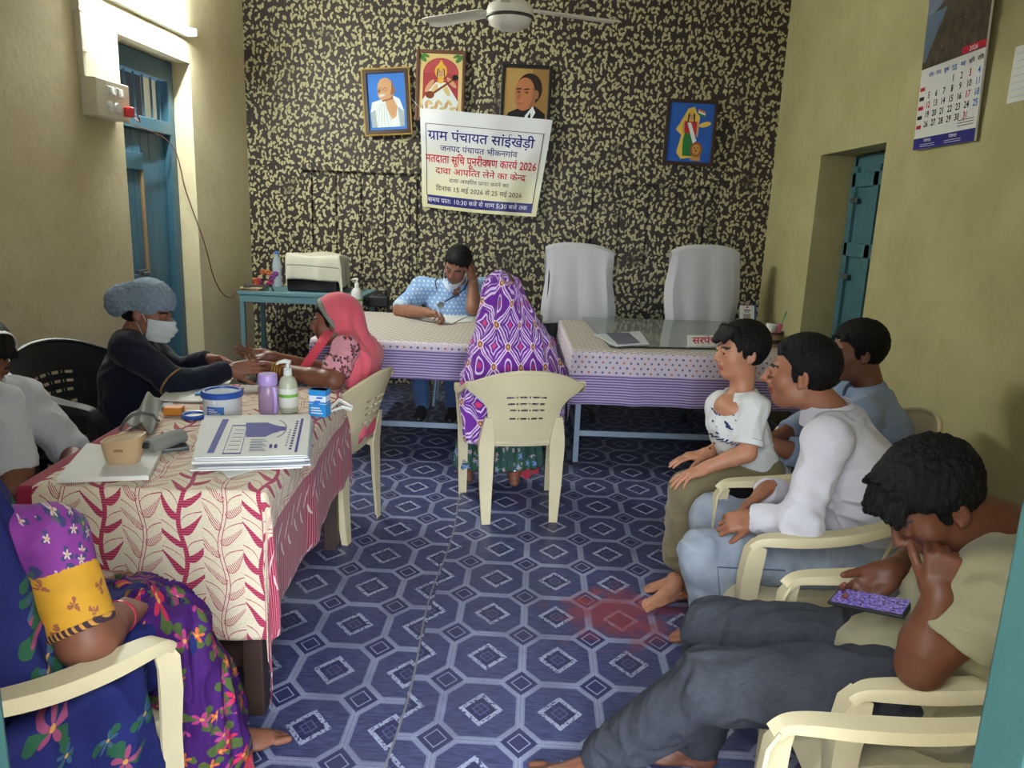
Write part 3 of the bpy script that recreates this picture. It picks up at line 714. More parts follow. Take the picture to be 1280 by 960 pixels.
# ================================================================== furniture
CREAM = mat('cream_chair_plastic', (206, 192, 156), 0.42, var=0.05, spec=0.4)
def moulded_chair(name, label, m, group=None, loc=(0, 0, 0), rz=0.0):
    """moulded plastic armchair facing +Y"""
    t = thing(name, label, 'chair', (0, 0, 0), 0, group)
    def it(x, xs, ys): return float(np.interp(x, xs, ys))
    def back(u, v):
        s = 2 * u - 1
        hw = it(v, (0, .3, .55, .75, .88, 1), (.195, .172, .178, .215, .262, .292))
        z = .40 + .405 * v - (.085 * abs(s) ** 2.2) * max(0, v - .45) / .55
        y = -.185 - .150 * v + s * s * (.02 + .085 * v ** 2) - .012 * math.sin(PI * v)
        return (s * hw, y, z)
    rows = {13: 1, 17: 1, 20: 1, 23: 1}
    dash = [(12, 15), (17, 17), (19, 22), (24, 24), (26, 29), (31, 33)]
    def skip(i, j): return j in rows and any(a <= i - (1 if j < 20 else 0) <= b for a, b in dash) and 11 < i < 36
    b = MB(); b.grid(back, 46, 34, th=-0.006, skip=skip)
    b.tube([back(k / 24, 1.0) for k in range(25)], [.006 + .005 * math.sin(PI * k / 24) for k in range(25)], 8)
    for sg in (0, 1): b.tube([back(sg, k / 12) for k in range(13)], .0065, 6)
    b.build('backrest', m, t, smooth=True)
    def seat(u, v):
        x = (2 * u - 1); y = -.20 + .44 * v
        dip = -.014 * (1 - x * x) * math.sin(PI * min(1, v * 1.1)); drop = -.05 * max(0, (v - .9) / .1) ** 2
        return (x * (.215 + .03 * v), y + (.012 * max(0, (v - .9) / .1)), .425 + dip + drop - .02 * max(0, abs(x) - .9) * 10)
    b = MB(); b.grid(seat, 30, 28, th=.006, skip=lambda i, j: j in (8, 11, 14, 17) and 8 < i < 22 and i % 4 != 0); b.build('seat', m, t, smooth=True)
    for sx in (-1, 1):
        b = MB()
        arm = [(.274, -.250, .742), (.282, -.17, .700), (.286, -.06, .668), (.286, .05, .652), (.283, .14, .645), (.279, .185, .636), (.274, .208, .615)]
        sec = [(-.026, .006), (.026, .006), (.030, .0), (.030, -.022), (.024, -.022), (.024, -.006), (-.020, -.006), (-.020, -.018), (-.026, -.018)]
        if sx < 0: sec = [(-x, y) for x, y in sec][::-1]
        P = [Vector((sx * x, y, z)) for x, y, z in arm]; sm = []
        for i in range(len(P) - 1):
            a, c, d, e = P[max(0, i - 1)], P[i], P[i + 1], P[min(len(P) - 1, i + 2)]
            for k in range(4):
                q = k / 4; sm.append(0.5 * ((2 * c) + (d - a) * q + (2 * a - 5 * c + 4 * d - e) * q * q + (3 * c - a - 3 * d + e) * q ** 3))
        sm.append(P[-1]); n = len(sm)
        b.tube(sm, [.78 + .3 * math.sin(PI * min(1, i / n * 1.2)) for i in range(n)], sec=sec, up=(0, 0, 1)); b.build('armrest', m, t, smooth=True)
        # front leg: an angle section that carries the arm
        b = MB()
        leg = [(.274, .190, .622), (.272, .206, .59), (.262, .214, .50), (.256, .212, .40), (.252, .216, .2), (.248, .222, 0)]
        sl = [(-.032, .012), (.024, .012), (.024, -.036), (.017, -.036), (.017, .005), (-.032, .005)]
        if sx < 0: sl = [(-x, y) for x, y in sl][::-1]
        b.tube([(sx * x, y, z) for x, y, z in leg], [.80, 1.1, 1.15, 1.05, .95, .78], sec=sl, up=(0, 1, 0)); b.build('leg', m, t, smooth=True)
        b = MB()
        leg = [(.178, -.235, .56), (.182, -.215, .46), (.184, -.205, .40), (.182, -.212, .2), (.176, -.225, 0)]
        sl = [(-.040, -.012), (.030, -.012), (.030, .034), (.022, .034), (.022, -.004), (-.040, -.004)]
        if sx < 0: sl = [(-x, y) for x, y in sl][::-1]
        b.tube([(sx * x, y, z) for x, y, z in leg], [.5, 1.0, 1.1, .9, .62], sec=sl, up=(0, 1, 0)); b.build('leg', m, t, smooth=True)
        b = MB(); b.grid(lambda u, v: (sx * (.190 + .062 * u + .006 * math.sin(PI * u)), -.20 + .41 * u, .37 + .055 * v + .012 * math.sin(PI * u)), 14, 4, th=.006 * sx); b.build('side_rail', m, t, smooth=True)
    return place(t, loc, rz, label, group)
def rz_of(fx_, fy_): return math.atan2(-fx_, fy_)
G = 'cream moulded plastic chairs'
CH = {}
c0 = moulded_chair('plastic_chair', 'cream plastic armchair seen from behind in mid room, under the purple veil', CREAM, G)
def chair(key, x, y, f, label):
    o = c0 if key == 'mid' else copy_tree(c0)
    CH[key] = place(o, (x, y, 0), rz_of(*f), label, G); return o
for k in kids(c0): pass
copies = [('pink', -1.02, 3.53, (-0.97, 0.20), 'cream plastic armchair of the woman in coral veil, beside the patterned table'),
          ('white', 0.875, 2.365, (-1.0, 0.02), 'cream plastic armchair of the man in white shirt and pale jeans'),
          ('young', 0.885, 1.64, (-1.0, 0.03), 'cream plastic armchair of the young man looking at his phone'),
          ('blue', 1.30, 3.12, (-1.0, 0.10), 'cream plastic armchair of the man in light blue shirt by right wall'),
          ('front', 0.635, 1.01, (-0.98, 0.19), 'empty cream plastic armchair nearest the entrance at the right'),
          ('navy', -1.10, 1.40, (0.45, 0.89), 'cream plastic armchair of the woman in navy sari by entrance')]
for k, x, y, f, lb in copies: chair(k, x, y, f, lb).scale = (.86 if k in ('white', 'young', 'front') else 1.0, 1.0, 1.0)
chair('mid', -0.085, 3.88, (-0.20, 0.98), c0['label'])
BLKP = mat('black_chair_plastic', (34, 34, 38), 0.4, var=0.1)
moulded_chair('plastic_chair', 'black plastic armchair of the nurse in navy against left wall', BLKP, None, (-1.86, 3.22, 0), rz_of(0.97, -0.25)).scale = (1.05, 1.05, 1.12)

# ------------------------------------------------------------------ desks at the back
STEEL = mat('blue_grey_steel', (136, 152, 170), 0.4, var=0.05, metal=0.2)
def desk_cloth_col(v0=0.0):
    u, v, _ = coords('UV'); vt = v; v = v + v0           # u along the desk in metres, v: metres over the edge (negative on the top)
    lat = (nabs(cell(u + v, 0.06)) < 0.009) | (nabs(cell(u - v, 0.06)) < 0.009)
    top = mixc(lat, s2l((204, 194, 186)), s2l((160, 150, 142)))
    gu = u / 0.042; row = nfl(v / 0.031); odd = nmod(row, 2.0)
    du = cell(gu + odd * 0.5, 1.0) * 0.042; dv = nmod(v, 0.031) - 0.0155
    dot = nlen(du, dv) < 0.0072
    colr = nmod(nfl(gu + odd * 0.5 + 0.5) + row, 3.0)
    dc = mixc(colr < 0.5, mixc(colr < 1.5, s2l((120, 116, 168)), s2l((196, 120, 116))), s2l((96, 96, 150)))
    ds = mixc(dot, s2l((218, 204, 214)), dc)
    st = mixc(nabs(cell(v, 0.0165)) < 0.0042, s2l((196, 178, 214)), s2l((118, 96, 150)))
    side = mixc(v > 0.155, ds, st)
    return mixc(vt < 0.004 - v0 * .6, side, top)
DESKCL = [mat('printed_desk_cloth', rough=0.75, fn=desk_cloth_col, spec=0.2), mat('printed_desk_cloth_shifted', rough=0.75, fn=lambda: desk_cloth_col(.10), spec=0.2)]
def draped(b, cx, cy, lx, ly, z, rot, drops, step=0.02, fold=0.012, seed=1, wrap=0.012, kf=16.0, uvmode=0, sag=None, corner=None):
    """A cloth over a table top lx by ly: drops = (-x,+x,-y,+y) overhangs in metres; flat coordinates kept as UV."""
    xs = np.arange(-lx / 2 - drops[0], lx / 2 + drops[1] + 1e-6, step); ys = np.arange(-ly / 2 - drops[2], ly / 2 + drops[3] + 1e-6, step)
    X, Y = np.meshgrid(xs, ys, indexing='ij')
    CX = np.clip(X, -lx / 2, lx / 2); CY = np.clip(Y, -ly / 2, ly / 2); ex, ey = X - CX, Y - CY; d = np.hypot(ex, ey)
    if corner is not None: d = np.where((np.abs(ex) > 0) & (np.abs(ey) > 0), np.maximum(np.maximum(np.abs(ex), np.abs(ey)), d * corner), d)
    nx = np.where(d > 0, ex / np.maximum(np.hypot(ex, ey), 1e-9), 0); ny = np.where(d > 0, ey / np.maximum(np.hypot(ex, ey), 1e-9), 0)
    ang = np.arctan2(ny, nx); s = CX * np.abs(ny) + CY * np.abs(nx) + ang * 0.08
    wave = fold * (np.sin(s * kf + seed) + 0.5 * np.sin(s * kf * 2.3 + seed * 2.1)) * np.clip(d / 0.35, 0, 1) ** 0.8
    hang = np.maximum(0, d - wrap * 0.5)
    out = wrap * (1 - np.exp(-d / wrap)) + np.maximum(0, wave) + wave * 0.3 * (d > 0.05)
    PX = CX + nx * out; PY = CY + ny * out
    Z = z - hang + 0.0025 * noise3(np.stack([X * 9, Y * 9, X * 0], -1).reshape(-1, 3), seed).reshape(X.shape) * (d < 0.01)
    if sag is not None: Z = sag(X, Y, Z, d)
    c, s_ = math.cos(rot), math.sin(rot)
    P = np.stack([cx + c * PX - s_ * PY, cy + s_ * PX + c * PY, Z], -1)
    n0, n1 = X.shape
    if uvmode == 0: UV = np.stack([X, Y], -1)
    else: UV = np.stack([np.where(np.abs(ex) > np.abs(ey), Y, X), np.where(d > 0, d, -0.05 - (Y + ly / 2))], -1)
    idx = np.arange(n0 * n1).reshape(n0, n1)
    F = np.stack([idx[:-1, :-1], idx[1:, :-1], idx[1:, 1:], idx[:-1, 1:]], -1).reshape(-1, 4)
    return P.reshape(-1, 3), F, UV.reshape(-1, 2)
def desk(name, label, cl_label, x0, x1, y0, y1, rot=0.0, hang=0.30, z=0.745):
    cx, cy, lx, ly = (x0 + x1) / 2, (y0 + y1) / 2, x1 - x0, y1 - y0
    t = thing(name, label, 'desk', (cx, cy, 0), rot)
    b = MB(); b.box((0, 0, z - .012), (lx, ly, .024), b=.003); b.build('desk_top', mat('laminate', (150, 120, 90), 0.5), t)
    for sx in (-1, 1):
        for sy in (-1, 1):
            b = MB(); b.box((sx * (lx / 2 - .05), sy * (ly / 2 - .06), (z - .024) / 2), (.035, .035, z - .024), b=.003); lg = b.build('leg', STEEL, t)
            b = MB(); b.box((sx * (lx / 2 - .05), sy * (ly / 2 - .06), .012), (.04, .04, .024), b=.004); b.build('foot_cap', mat('black_rubber', (30, 30, 32), 0.7), lg)
    for sy in (-1,):
        b = MB(); b.box((0, sy * (ly / 2 - .06), .21), (lx - .1, .022, .035), b=.003); b.build('stretcher', STEEL, t)
    for sx in (-1, 1):
        b = MB(); b.box((sx * (lx / 2 - .05), 0, .21), (.022, ly - .12, .035), b=.003); b.build('stretcher', STEEL, t)
    P, F, UV = draped(None, cx, cy, lx + .012, ly + .012, z + .004, rot, (hang * .9, hang, hang, .05), step=.02, fold=.010, seed=int(abs(x0 * 10)) + 1, uvmode=1)
    o = raw_mesh('tablecloth', P, F, DESKCL[1 if x0 < 0 else 0], uv=UV); o.modifiers.new('thick', 'SOLIDIFY').thickness = .0016
    tag(o, cl_label, 'tablecloth', 'printed desk cloths'); return t
desk('steel_desk', 'blue grey steel desk at the back left where the man in blue dotted shirt writes', 'white cloth with lilac striped border on the back left desk', -1.36, 0.02, 4.60, 5.86, hang=.235)
desk('steel_desk', 'blue grey steel desk at the back right under the glass sheet', 'white cloth with dotted and lilac striped border on the back right desk', 0.21, 1.66, 4.60, 5.88, math.radians(2.2), hang=0.34)

gt = thing('glass_sheet', 'greyish glass sheet lying on the right back desk', 'glass sheet', (0.86, 5.2, .752))
GLASS = mat('smoky_glass', (150, 156, 150), 0.06, spec=0.8, var=0.0, alpha=0.72)
b = MB(); P4 = [at(762, 433, z=.757), at(940, 437, z=.757), at(965, 404, z=.757), at(728, 397, z=.757)]
b.prism([(p[0], p[1]) for p in P4], .755, .761); b.build('pane', GLASS, gt, world=True)
b = MB(); e = [Vector((p[0], p[1], .758)) for p in P4]; b.tube([e[0] + Vector((0, -.002, 0)), e[1] + Vector((0, -.002, 0))], .0035, 6); b.tube([e[3], e[0]], .003, 6); b.build('dark_edge', mat('glass_edge', (34, 44, 40), 0.2), gt, world=True)

# papers under and on the glass, nameplate
def flat_sheet(name, label, cat, corners, z, m, t=.0012, group=None, curl=0.0, parent=None):
    """a sheet (or pad) whose four corners are given in order round it"""
    Q = [Vector((c[0], c[1])) for c in corners]
    o_ = MB()
    def f(u, v):
        p = (Q[0] * (1 - u) + Q[1] * u) * (1 - v) + (Q[3] * (1 - u) + Q[2] * u) * v
        return (p.x, p.y, z + t + curl * (max(0, u - .6) ** 2 * 4 + max(0, .35 - v) ** 2 * 3))
    o_.grid(f, 10, 10, th=t if (Q[1] - Q[0]).cross(Q[3] - Q[0]) > 0 else -t)
    o = o_.build(name, m, parent)
    if label: tag(o, label, cat, group)
    return o
PAPER = mat('paper_white'); PAPERG = mat('paper_grey', (196, 198, 204), 0.6, var=0.06)
NEWS = None
flat_sheet('magazine', 'grey printed magazine lying on the glass of the back desk', 'magazine', [at(742, 418, z=.765), at(800, 414, z=.765), at(812, 430, z=.765), at(770, 433, z=.765)], .762, PAPERG, .004)
flat_sheet('magazine', 'dark photo print beside the grey magazine on the glass', 'magazine', [at(757, 416, z=.768), at(786, 416, z=.768), at(800, 428, z=.768), at(772, 430, z=.768)], .7672, mat('dark_print', (92, 92, 112), 0.5, var=0.3), .002)
npt = thing('nameplate', 'white nameplate with red Hindi lettering on the desk glass edge', 'nameplate', tuple(at(876, 432, z=.763)))
p0, p1 = at(860, 433, z=.763), at(960, 433, z=.763)
dx = Vector((p1[0] - p0[0], p1[1] - p0[1], 0)); L = dx.length; ang = math.atan2(dx.y, dx.x)
T = Matrix.Translation(Vector((p0[0], p0[1], .7625))) @ Matrix.Rotation(ang, 4, 'Z') @ Matrix.Rotation(math.radians(74), 4, 'X')
b = MB(); b.T = T; b.box((L / 2, .036, -.003), (L, .072, .006), b=.001); b.build('plate', WHITEP, npt, world=True)
b = MB(); write(b, ['सरपंच मा. पंचायत'], T @ Matrix.Translation((.03, .018, 0)), L * .86, .062, .02); b.build('lettering', FLAT('ink_red', None), npt, world=True)
b = MB(); b.T = T; b.prism([(0, -.003), (L, -.003), (L, .004), (0, .004)], -.045, 0.0); b.build('foot', WHITEP, npt, world=True)

# little stand and pen holder
st = thing('counter_stand', 'small white counter card in a blue stand by the pen holder', 'stand', tuple(at(934, 403, z=.75)))
pp = at(934, 404, z=.752)
T = Matrix.Translation(Vector((pp[0], pp[1], .752))) @ Matrix.Rotation(math.radians(6), 4, 'Z') @ Matrix.Rotation(math.radians(78), 4, 'X')
b = MB(); b.T = T; b.box((0.006, .07, -.008), (.135, .15, .012), b=.003); b.box((0.0, .002, -.03), (.12, .008, .06), b=.002); b.build('holder', mat('royal_blue', (48, 84, 170), 0.35), st, world=True)
b = MB(); b.T = T; b.box((-.004, .07, 0), (.118, .138, .004), b=.001); b.build('card', PAPER, st, world=True)
b = MB(); b.T = T; b.add([(x, y, .0025) for x, y in oval(-.004, .125, .008, .008, 16)], [list(range(16))]); b.m = 1
for x0, y0, x1, y1 in ((-.03, .098, .022, .106), (-.025, .086, .018, .091)): b.add([(x0, y0, .0025), (x1, y0, .0025), (x1, y1, .0025), (x0, y1, .0025)], [[0, 1, 2, 3]])
b.m = 2; b.add([(-.034, .018, .0025), (.026, .018, .0025), (.026, .074, .0025), (-.034, .074, .0025)], [[0, 1, 2, 3]])
b.build('print', [FLAT('ink_red', None), FLAT('ink_blue', None), FLAT('card_grey', (150, 150, 140))], st, world=True)
pp = at(963, 432, z=.752); ph = thing('pen_holder', 'round woven pen holder with red rim beside the counter card', 'pen holder', (pp[0], pp[1], .752))
b = MB(); b.lathe([(0, 0), (.066, 0), (.072, .03), (.070, .085), (.072, .09), (.064, .09), (.062, .02), (0, .018)], (0, 0, 0), 32); b.build('basket', mat('tan_weave', (150, 122, 84), 0.7, var=0.2, bmp=0.6, bscale=120), ph, smooth=True)
b = MB(); b.lathe([(.070, .078), (.076, .08), (.076, .095), (.068, .096), (.066, .08)], (0, 0, 0), 32); b.build('rim', mat('maroon_rim', (92, 38, 44), 0.5), ph, smooth=True)
b = MB(); b.lathe([(.071, 0.02), (.075, .022), (.075, .045), (.071, .047)], (0, 0, 0), 32); b.build('band', mat('dark_band', (46, 38, 36), 0.5), ph, smooth=True)
cup = MB(); cup.lathe([(0, 0), (.026, 0), (.036, .095), (.034, .095), (.025, .004), (0, .004)], (pp[0] - .02, pp[1], .80), 24, M4=Matrix.Rotation(math.radians(9), 4, 'Y')); tag(cup.build('paper_cup', WHITEP, smooth=True), 'white paper cup standing in the woven pen holder', 'cup')
pk = MB(); pk.T = Matrix.Translation((pp[0] + .03, pp[1] + .01, .80)) @ Matrix.Rotation(math.radians(14), 4, 'Y'); pk.box((0, 0, .05), (.03, .025, .10), b=.004); tag(pk.build('pink_box', mat('pink_card', (214, 110, 130), 0.5)), 'small pink packet standing in the woven pen holder', 'packet')
pn = thing('pen', 'thin green pen standing in the woven pen holder', 'pen', (pp[0] + .035, pp[1] + .03, .78)); b = MB(); b.tube([(0, 0, 0), (.05, .01, .17)], .004, 8); b.build('barrel', mat('green_pen', (60, 150, 110), 0.4), pn); b = MB(); b.tube([(.05, .01, .17), (.057, .0114, .194)], .0045, 8); b.build('cap', mat('green_cap', (40, 110, 80), 0.4), pn)

# ------------------------------------------------------------------ office chairs under towels
def office_chair(x, y, label, tl_label, dz=0.0, skew=0.0, rz=0.0):
    t = thing('office_chair', label, 'chair', (x, y, 0), rz, None); BLK = mat('black_vinyl', (26, 26, 28), 0.4)
    b = MB(); b.grid(lambda u, v: ((2 * u - 1) * (.235 - .03 * (2 * v - 1) ** 4), .14 + .06 * v - .03 * math.sin(PI * v), .55 + .72 * v), 12, 16, th=-.06); b.build('backrest', BLK, t, smooth=True)
    b = MB(); b.box((0, -.10, .47), (.50, .48, .09), b=.035); b.build('seat', BLK, t, smooth=True)
    for sx in (-1, 1):
        b = MB(); b.tube([(sx * .27, .14, .52), (sx * .29, .12, .66), (sx * .29, .02, .71), (sx * .29, -.22, .715), (sx * .28, -.27, .69), (sx * .26, -.26, .50)], .022, 10); b.box((sx * .29, -.10, .735), (.06, .26, .03), b=.012); b.build('armrest', BLK, t, smooth=True)
    b = MB(); b.tube([(0, -.08, .10), (0, -.08, .43)], .028, 12); b.build('gas_column', STEEL, t, smooth=True)
    for k in range(5):
        a = 2 * PI * k / 5 + .3; dx, dy = math.cos(a), math.sin(a)
        b = MB(); b.tube([(0, -.08, .12), (dx * .28, -.08 + dy * .28, .085)], [.028, .018], 8); lg = b.build('base_arm', mat('chrome', (180, 180, 176), 0.25, metal=0.9, var=0), t, smooth=True)
        b = MB(); b.lathe([(0, -.012), (.026, -.012), (.03, 0), (.026, .012), (0, .012)], (dx * .28, -.08 + dy * .28, .032), 16, M4=Matrix.Rotation(a, 4, 'Z') @ Matrix.Rotation(PI / 2, 4, 'X')); b.tube([(dx * .28, -.08 + dy * .28, .03), (dx * .28, -.08 + dy * .28, .085)], .01, 8); b.build('caster', mat('black_rubber'), lg, smooth=True)
    TOW = mat('towelling', (196, 194, 200), 0.95, var=0.03, bmp=0.35, bscale=220, spec=0.1, sheen=0.3)
    def tw(u, v):                       # v: 0 front hem .. 0.62 top .. 1 rear hem
        s = 2 * u - 1
        if v < .56: q = v / .56; yf, z = .045 + .05 * q, .72 + .615 * q
        elif v < .66: q = (v - .56) / .10; yf, z = .10 + .12 * q, 1.335 + .015 * math.sin(PI * q)
        else: q = (v - .66) / .34; yf, z = .225 + .01 * q, 1.335 - .45 * q
        hw = .275 + .014 * math.sin(v * 9 + skew) + skew * .05 * max(0, .45 - v)
        drop = .05 * abs(s) ** 3 + skew * .01 * s
        fold = .006 * math.sin(s * 9 + v * 3 + skew) * min(1, abs(v - .6) * 3)
        x = s * hw * (1 + .05 * math.sin(v * 5)) + skew * .03 * (1 - v) * (s < 0)
        side = .05 * max(0, abs(s) - .8) / .2 * (1 if v < .6 else -1)
        return (x, yf + fold + side * min(1, abs(v - .6) * 4), z - drop * (1 if .3 < v < .8 else .6))
    b = MB(); b.T = Matrix.Translation((x, y, dz)) @ Matrix.Rotation(rz, 4, 'Z'); b.grid(tw, 40, 56, th=.004); tag(b.build('towel', TOW, smooth=True), tl_label, 'towel', 'towels over chair backs')
office_chair(0.312, 6.06, 'black office chair under the towel nearer the purple veil', 'white towel over the office chair nearer the purple veil', -.03, 1.2, math.radians(-2))
office_chair(1.318, 6.05, 'black office chair under the towel by right wall', 'white towel over the office chair by right wall', -.005, -.5, math.radians(3))

# ------------------------------------------------------------------ teal side desk at the back left
sd = thing('side_desk', 'narrow teal steel desk in the back left corner', 'desk', (-1.85, 6.2, 0))
TD = mat('teal_steel', (96, 130, 140), 0.45, var=0.06)
b = MB(); b.box((-1.86, 6.22, .842), (1.0, .50, .03), b=.004); b.build('desk_top', TD, sd, world=True)
b = MB(); b.box((-1.86, 5.985, .80), (.96, .02, .06), b=.003); b.build('apron', TD, sd, world=True)
for x in (-2.33, -1.39):
    for y in (6.0, 6.44):
        b = MB(); b.box((x, y, .415), (.035, .035, .83), b=.003); b.build('leg', TD, sd, world=True)
cv = thing('covered_printer', 'boxy printer under a cream dust cloth on the teal side desk', 'printer', (-1.80, 6.25, .86))
b = MB(); b.box((-1.80, 6.25, .95), (.40, .34, .18), b=.015); b.build('printer_body', mat('black_plastic', (28, 28, 32), 0.4), cv, world=True)
P, F, UV = draped(None, -1.795, 6.25, .40, .34, 1.155, math.radians(4), (.20, .24, .205, .2), step=.014, fold=.014, seed=3, kf=24, wrap=.02, sag=lambda X, Y, Z, d: Z - .05 * np.clip(X + .1, 0, 1) + .012 * np.sin(X * 14 + Y * 6) * (d < .02))
def dust_col():
    u, v, _ = coords('UV'); return mixc(nabs(nabs(v + .02) - .245) < .004, mixc(noise(6.0, 3.0), s2l((196, 190, 172)), s2l((214, 208, 192))), s2l((130, 128, 120)))
o = raw_mesh('dust_cloth', P, F, mat('dust_cloth', rough=0.9, fn=dust_col), cv, uv=UV, world=True); o.modifiers.new('thick', 'SOLIDIFY').thickness = .002
b = MB(); b.box((-1.80, 6.25, 1.09), (.38, .32, .10), b=.02); b.build('paper_tray', mat('black_plastic'), cv, world=True)
rng = random.Random(4)
gl = thing('flower_garland', 'magenta and orange artificial flower garland at the teal desk end', 'flowers', (-2.16, 6.06, .86))
for k in range(11):
    b = MB(); x, y, z = -2.17 + rng.uniform(-.08, .10), 6.05 + rng.uniform(-.03, .04), .885 + rng.uniform(0, .13)
    for j in range(7):
        a = 2 * PI * j / 7 + k; b.lathe([(0, -.004), (.012, 0), (.014, .004), (0, .008)], (x + .016 * math.cos(a), y - .01, z + .016 * math.sin(a)), 8)
    b.lathe([(0, -.006), (.009, 0), (0, .006)], (x, y - .016, z), 8)
    b.build('flower', mat(('magenta', 'orange_petal', 'violet_petal')[k % 3], ((190, 50, 120), (216, 110, 50), (140, 60, 150))[k % 3], 0.6), gl, smooth=True, world=True)
b = MB()
for k in range(9): a = rng.uniform(0, 6.28); b.grid(lambda u, v: (-2.12 + .07 * u * math.cos(a) + .02 * (v - .5) * math.sin(a), 6.04 - .03 * u, .90 - .09 * u * u + .02 * (v - .5)), 4, 2, th=.001)
b.build('leaves', mat('leaf_dark', (50, 70, 44), 0.6), gl, smooth=True, world=True)
for k, (lb, m) in enumerate((('lowest tan ledger on the teal desk edge by the garland', (132, 96, 70)), ('cream notebook on the ledger by the garland', (206, 190, 150)), ('dark topmost booklet on the teal desk edge by the garland', (70, 60, 62)))):
    b = MB(); b.T = Matrix.Translation((-2.27 + .01 * k, 6.05, .857 + .016 * k)) @ Matrix.Rotation(.2 * k - .1, 4, 'Z'); b.box((0, 0, .0075), (.17, .12, .013), b=.002); tag(b.build('ledger', mat('ledger_%d' % k, m, 0.6)), lb, 'book', 'books on the teal desk')
def bottle_mesh(t, prof, c, m, nm='body', n=28, sx=1.0): b = MB(); b.lathe(prof, c, n, sx=sx); return b.build(nm, m, t, smooth=True, world=True)
wb = thing('water_bottle', 'clear blue capped water bottle behind the garland', 'bottle', (-2.17, 6.36, .857))
CLEARP = mat('clear_plastic', (200, 214, 226), 0.12, var=0, alpha=0.45)
bottle_mesh(wb, [(0, 0), (.036, 0), (.038, .01), (.036, .10), (.038, .18), (.03, .23), (.014, .26), (.014, .275)], (-2.17, 6.36, .857), CLEARP); bottle_mesh(wb, [(0, .295), (.016, .295), (.016, .27), (.0155, .27)], (-2.17, 6.36, .857), mat('blue_cap', (60, 100, 190), 0.4), 'cap')

def pump_bottle(name, label, x, y, z, h=.155, r=.036, fill=(206, 208, 180), lab=(226, 224, 214), a=.80):
    t = thing(name, label, 'bottle', (x, y, z)); k = h / .155
    bottle_mesh(t, [(0, 0), (r * .94, 0), (r, .006), (r, .10 * k), (r * .93, .118 * k), (r * .7, .135 * k), (.014, .145 * k), (.013, .155 * k)], (x, y, z), mat('gel_%d' % fill[0], fill, 0.15, var=0.02, alpha=a), sx=1.0)
    bottle_mesh(t, [(0, .0), (r * 1.012, .022 * k), (r * 1.012, .096 * k), (0, .096 * k)][1:3], (x, y, z), mat('label_%d' % lab[0], lab, 0.5, var=0.03), 'label')
    bottle_mesh(t, [(r * 1.02, .062 * k), (r * 1.02, .074 * k)], (x, y, z), mat('label_green', (120, 178, 60), 0.5), 'label_band')
    bottle_mesh(t, [(0, .145 * k), (.016, .145 * k), (.016, .168 * k), (.012, .172 * k), (.006, .174 * k), (.006, .19 * k), (0, .19 * k)], (x, y, z), WHITEP, 'collar', 20)
    b = MB(); q = .195 * k; b.tube([(x + .012, y, z + q), (x - .008, y, z + q + .004), (x - .03, y - .004, z + q), (x - .042, y - .005, z + q - .008)], [.009, .009, .006, .004], 10); b.build('pump_head', WHITEP, t, smooth=True, world=True)
    return t
pp = at(446, 388, z=.752); pump_bottle('sanitizer_bottle', 'white pump bottle on the back left desk behind the coral veil', pp[0], pp[1], .752, .19, .042, (214, 214, 212), (222, 222, 222), .95)
b = MB(); pp = at(470, 386, z=.752); b.box((pp[0], pp[1] + .12, .80), (.16, .10, .09), b=.012); b.tube([(pp[0] - .03, pp[1] + .12, .845), (pp[0] - .03, pp[1] + .12, .88), (pp[0] + .05, pp[1] + .12, .88), (pp[0] + .05, pp[1] + .12, .845)], .008, 8); tag(b.build('instrument_case', mat('black_plastic')), 'black handled case behind the pump bottle on the back left desk', 'case')
# ================================================================== the patterned table at the left
TC, TR, TLX, TLY, TZ = (-1.135, 2.655), math.radians(4.0), 0.66, 1.28, 0.745
ft = thing('work_table', 'wooden work table under the red leaf patterned cloth at left', 'table', (TC[0], TC[1], 0), TR)
DARKW = mat('dark_table_wood', (58, 40, 34), 0.5, var=0.15)
b = MB(); b.box((0, 0, TZ - .015), (TLX, TLY, .03), b=.003); b.build('table_top', DARKW, ft)
for sx in (-1, 1):
    for sy in (-1, 1):
        b = MB(); b.box((sx * (TLX / 2 - .05), sy * (TLY / 2 - .05), (TZ - .03) / 2), (.06, .06, TZ - .03), b=.004); b.build('leg', DARKW, ft)
b = MB()
for sy in (-1, 1): b.box((0, sy * (TLY / 2 - .04), TZ - .08), (TLX - .14, .025, .10), b=.003)
for sx in (-1, 1): b.box((sx * (TLX / 2 - .04), 0, TZ - .08), (.025, TLY - .14, .10), b=.003)
b.build('apron', DARKW, ft)
b = MB(); b.box((0, -(TLY / 2 - .09), .36), (TLX - .16, .02, .46), b=.003); b.build('modesty_panel', DARKW, ft)
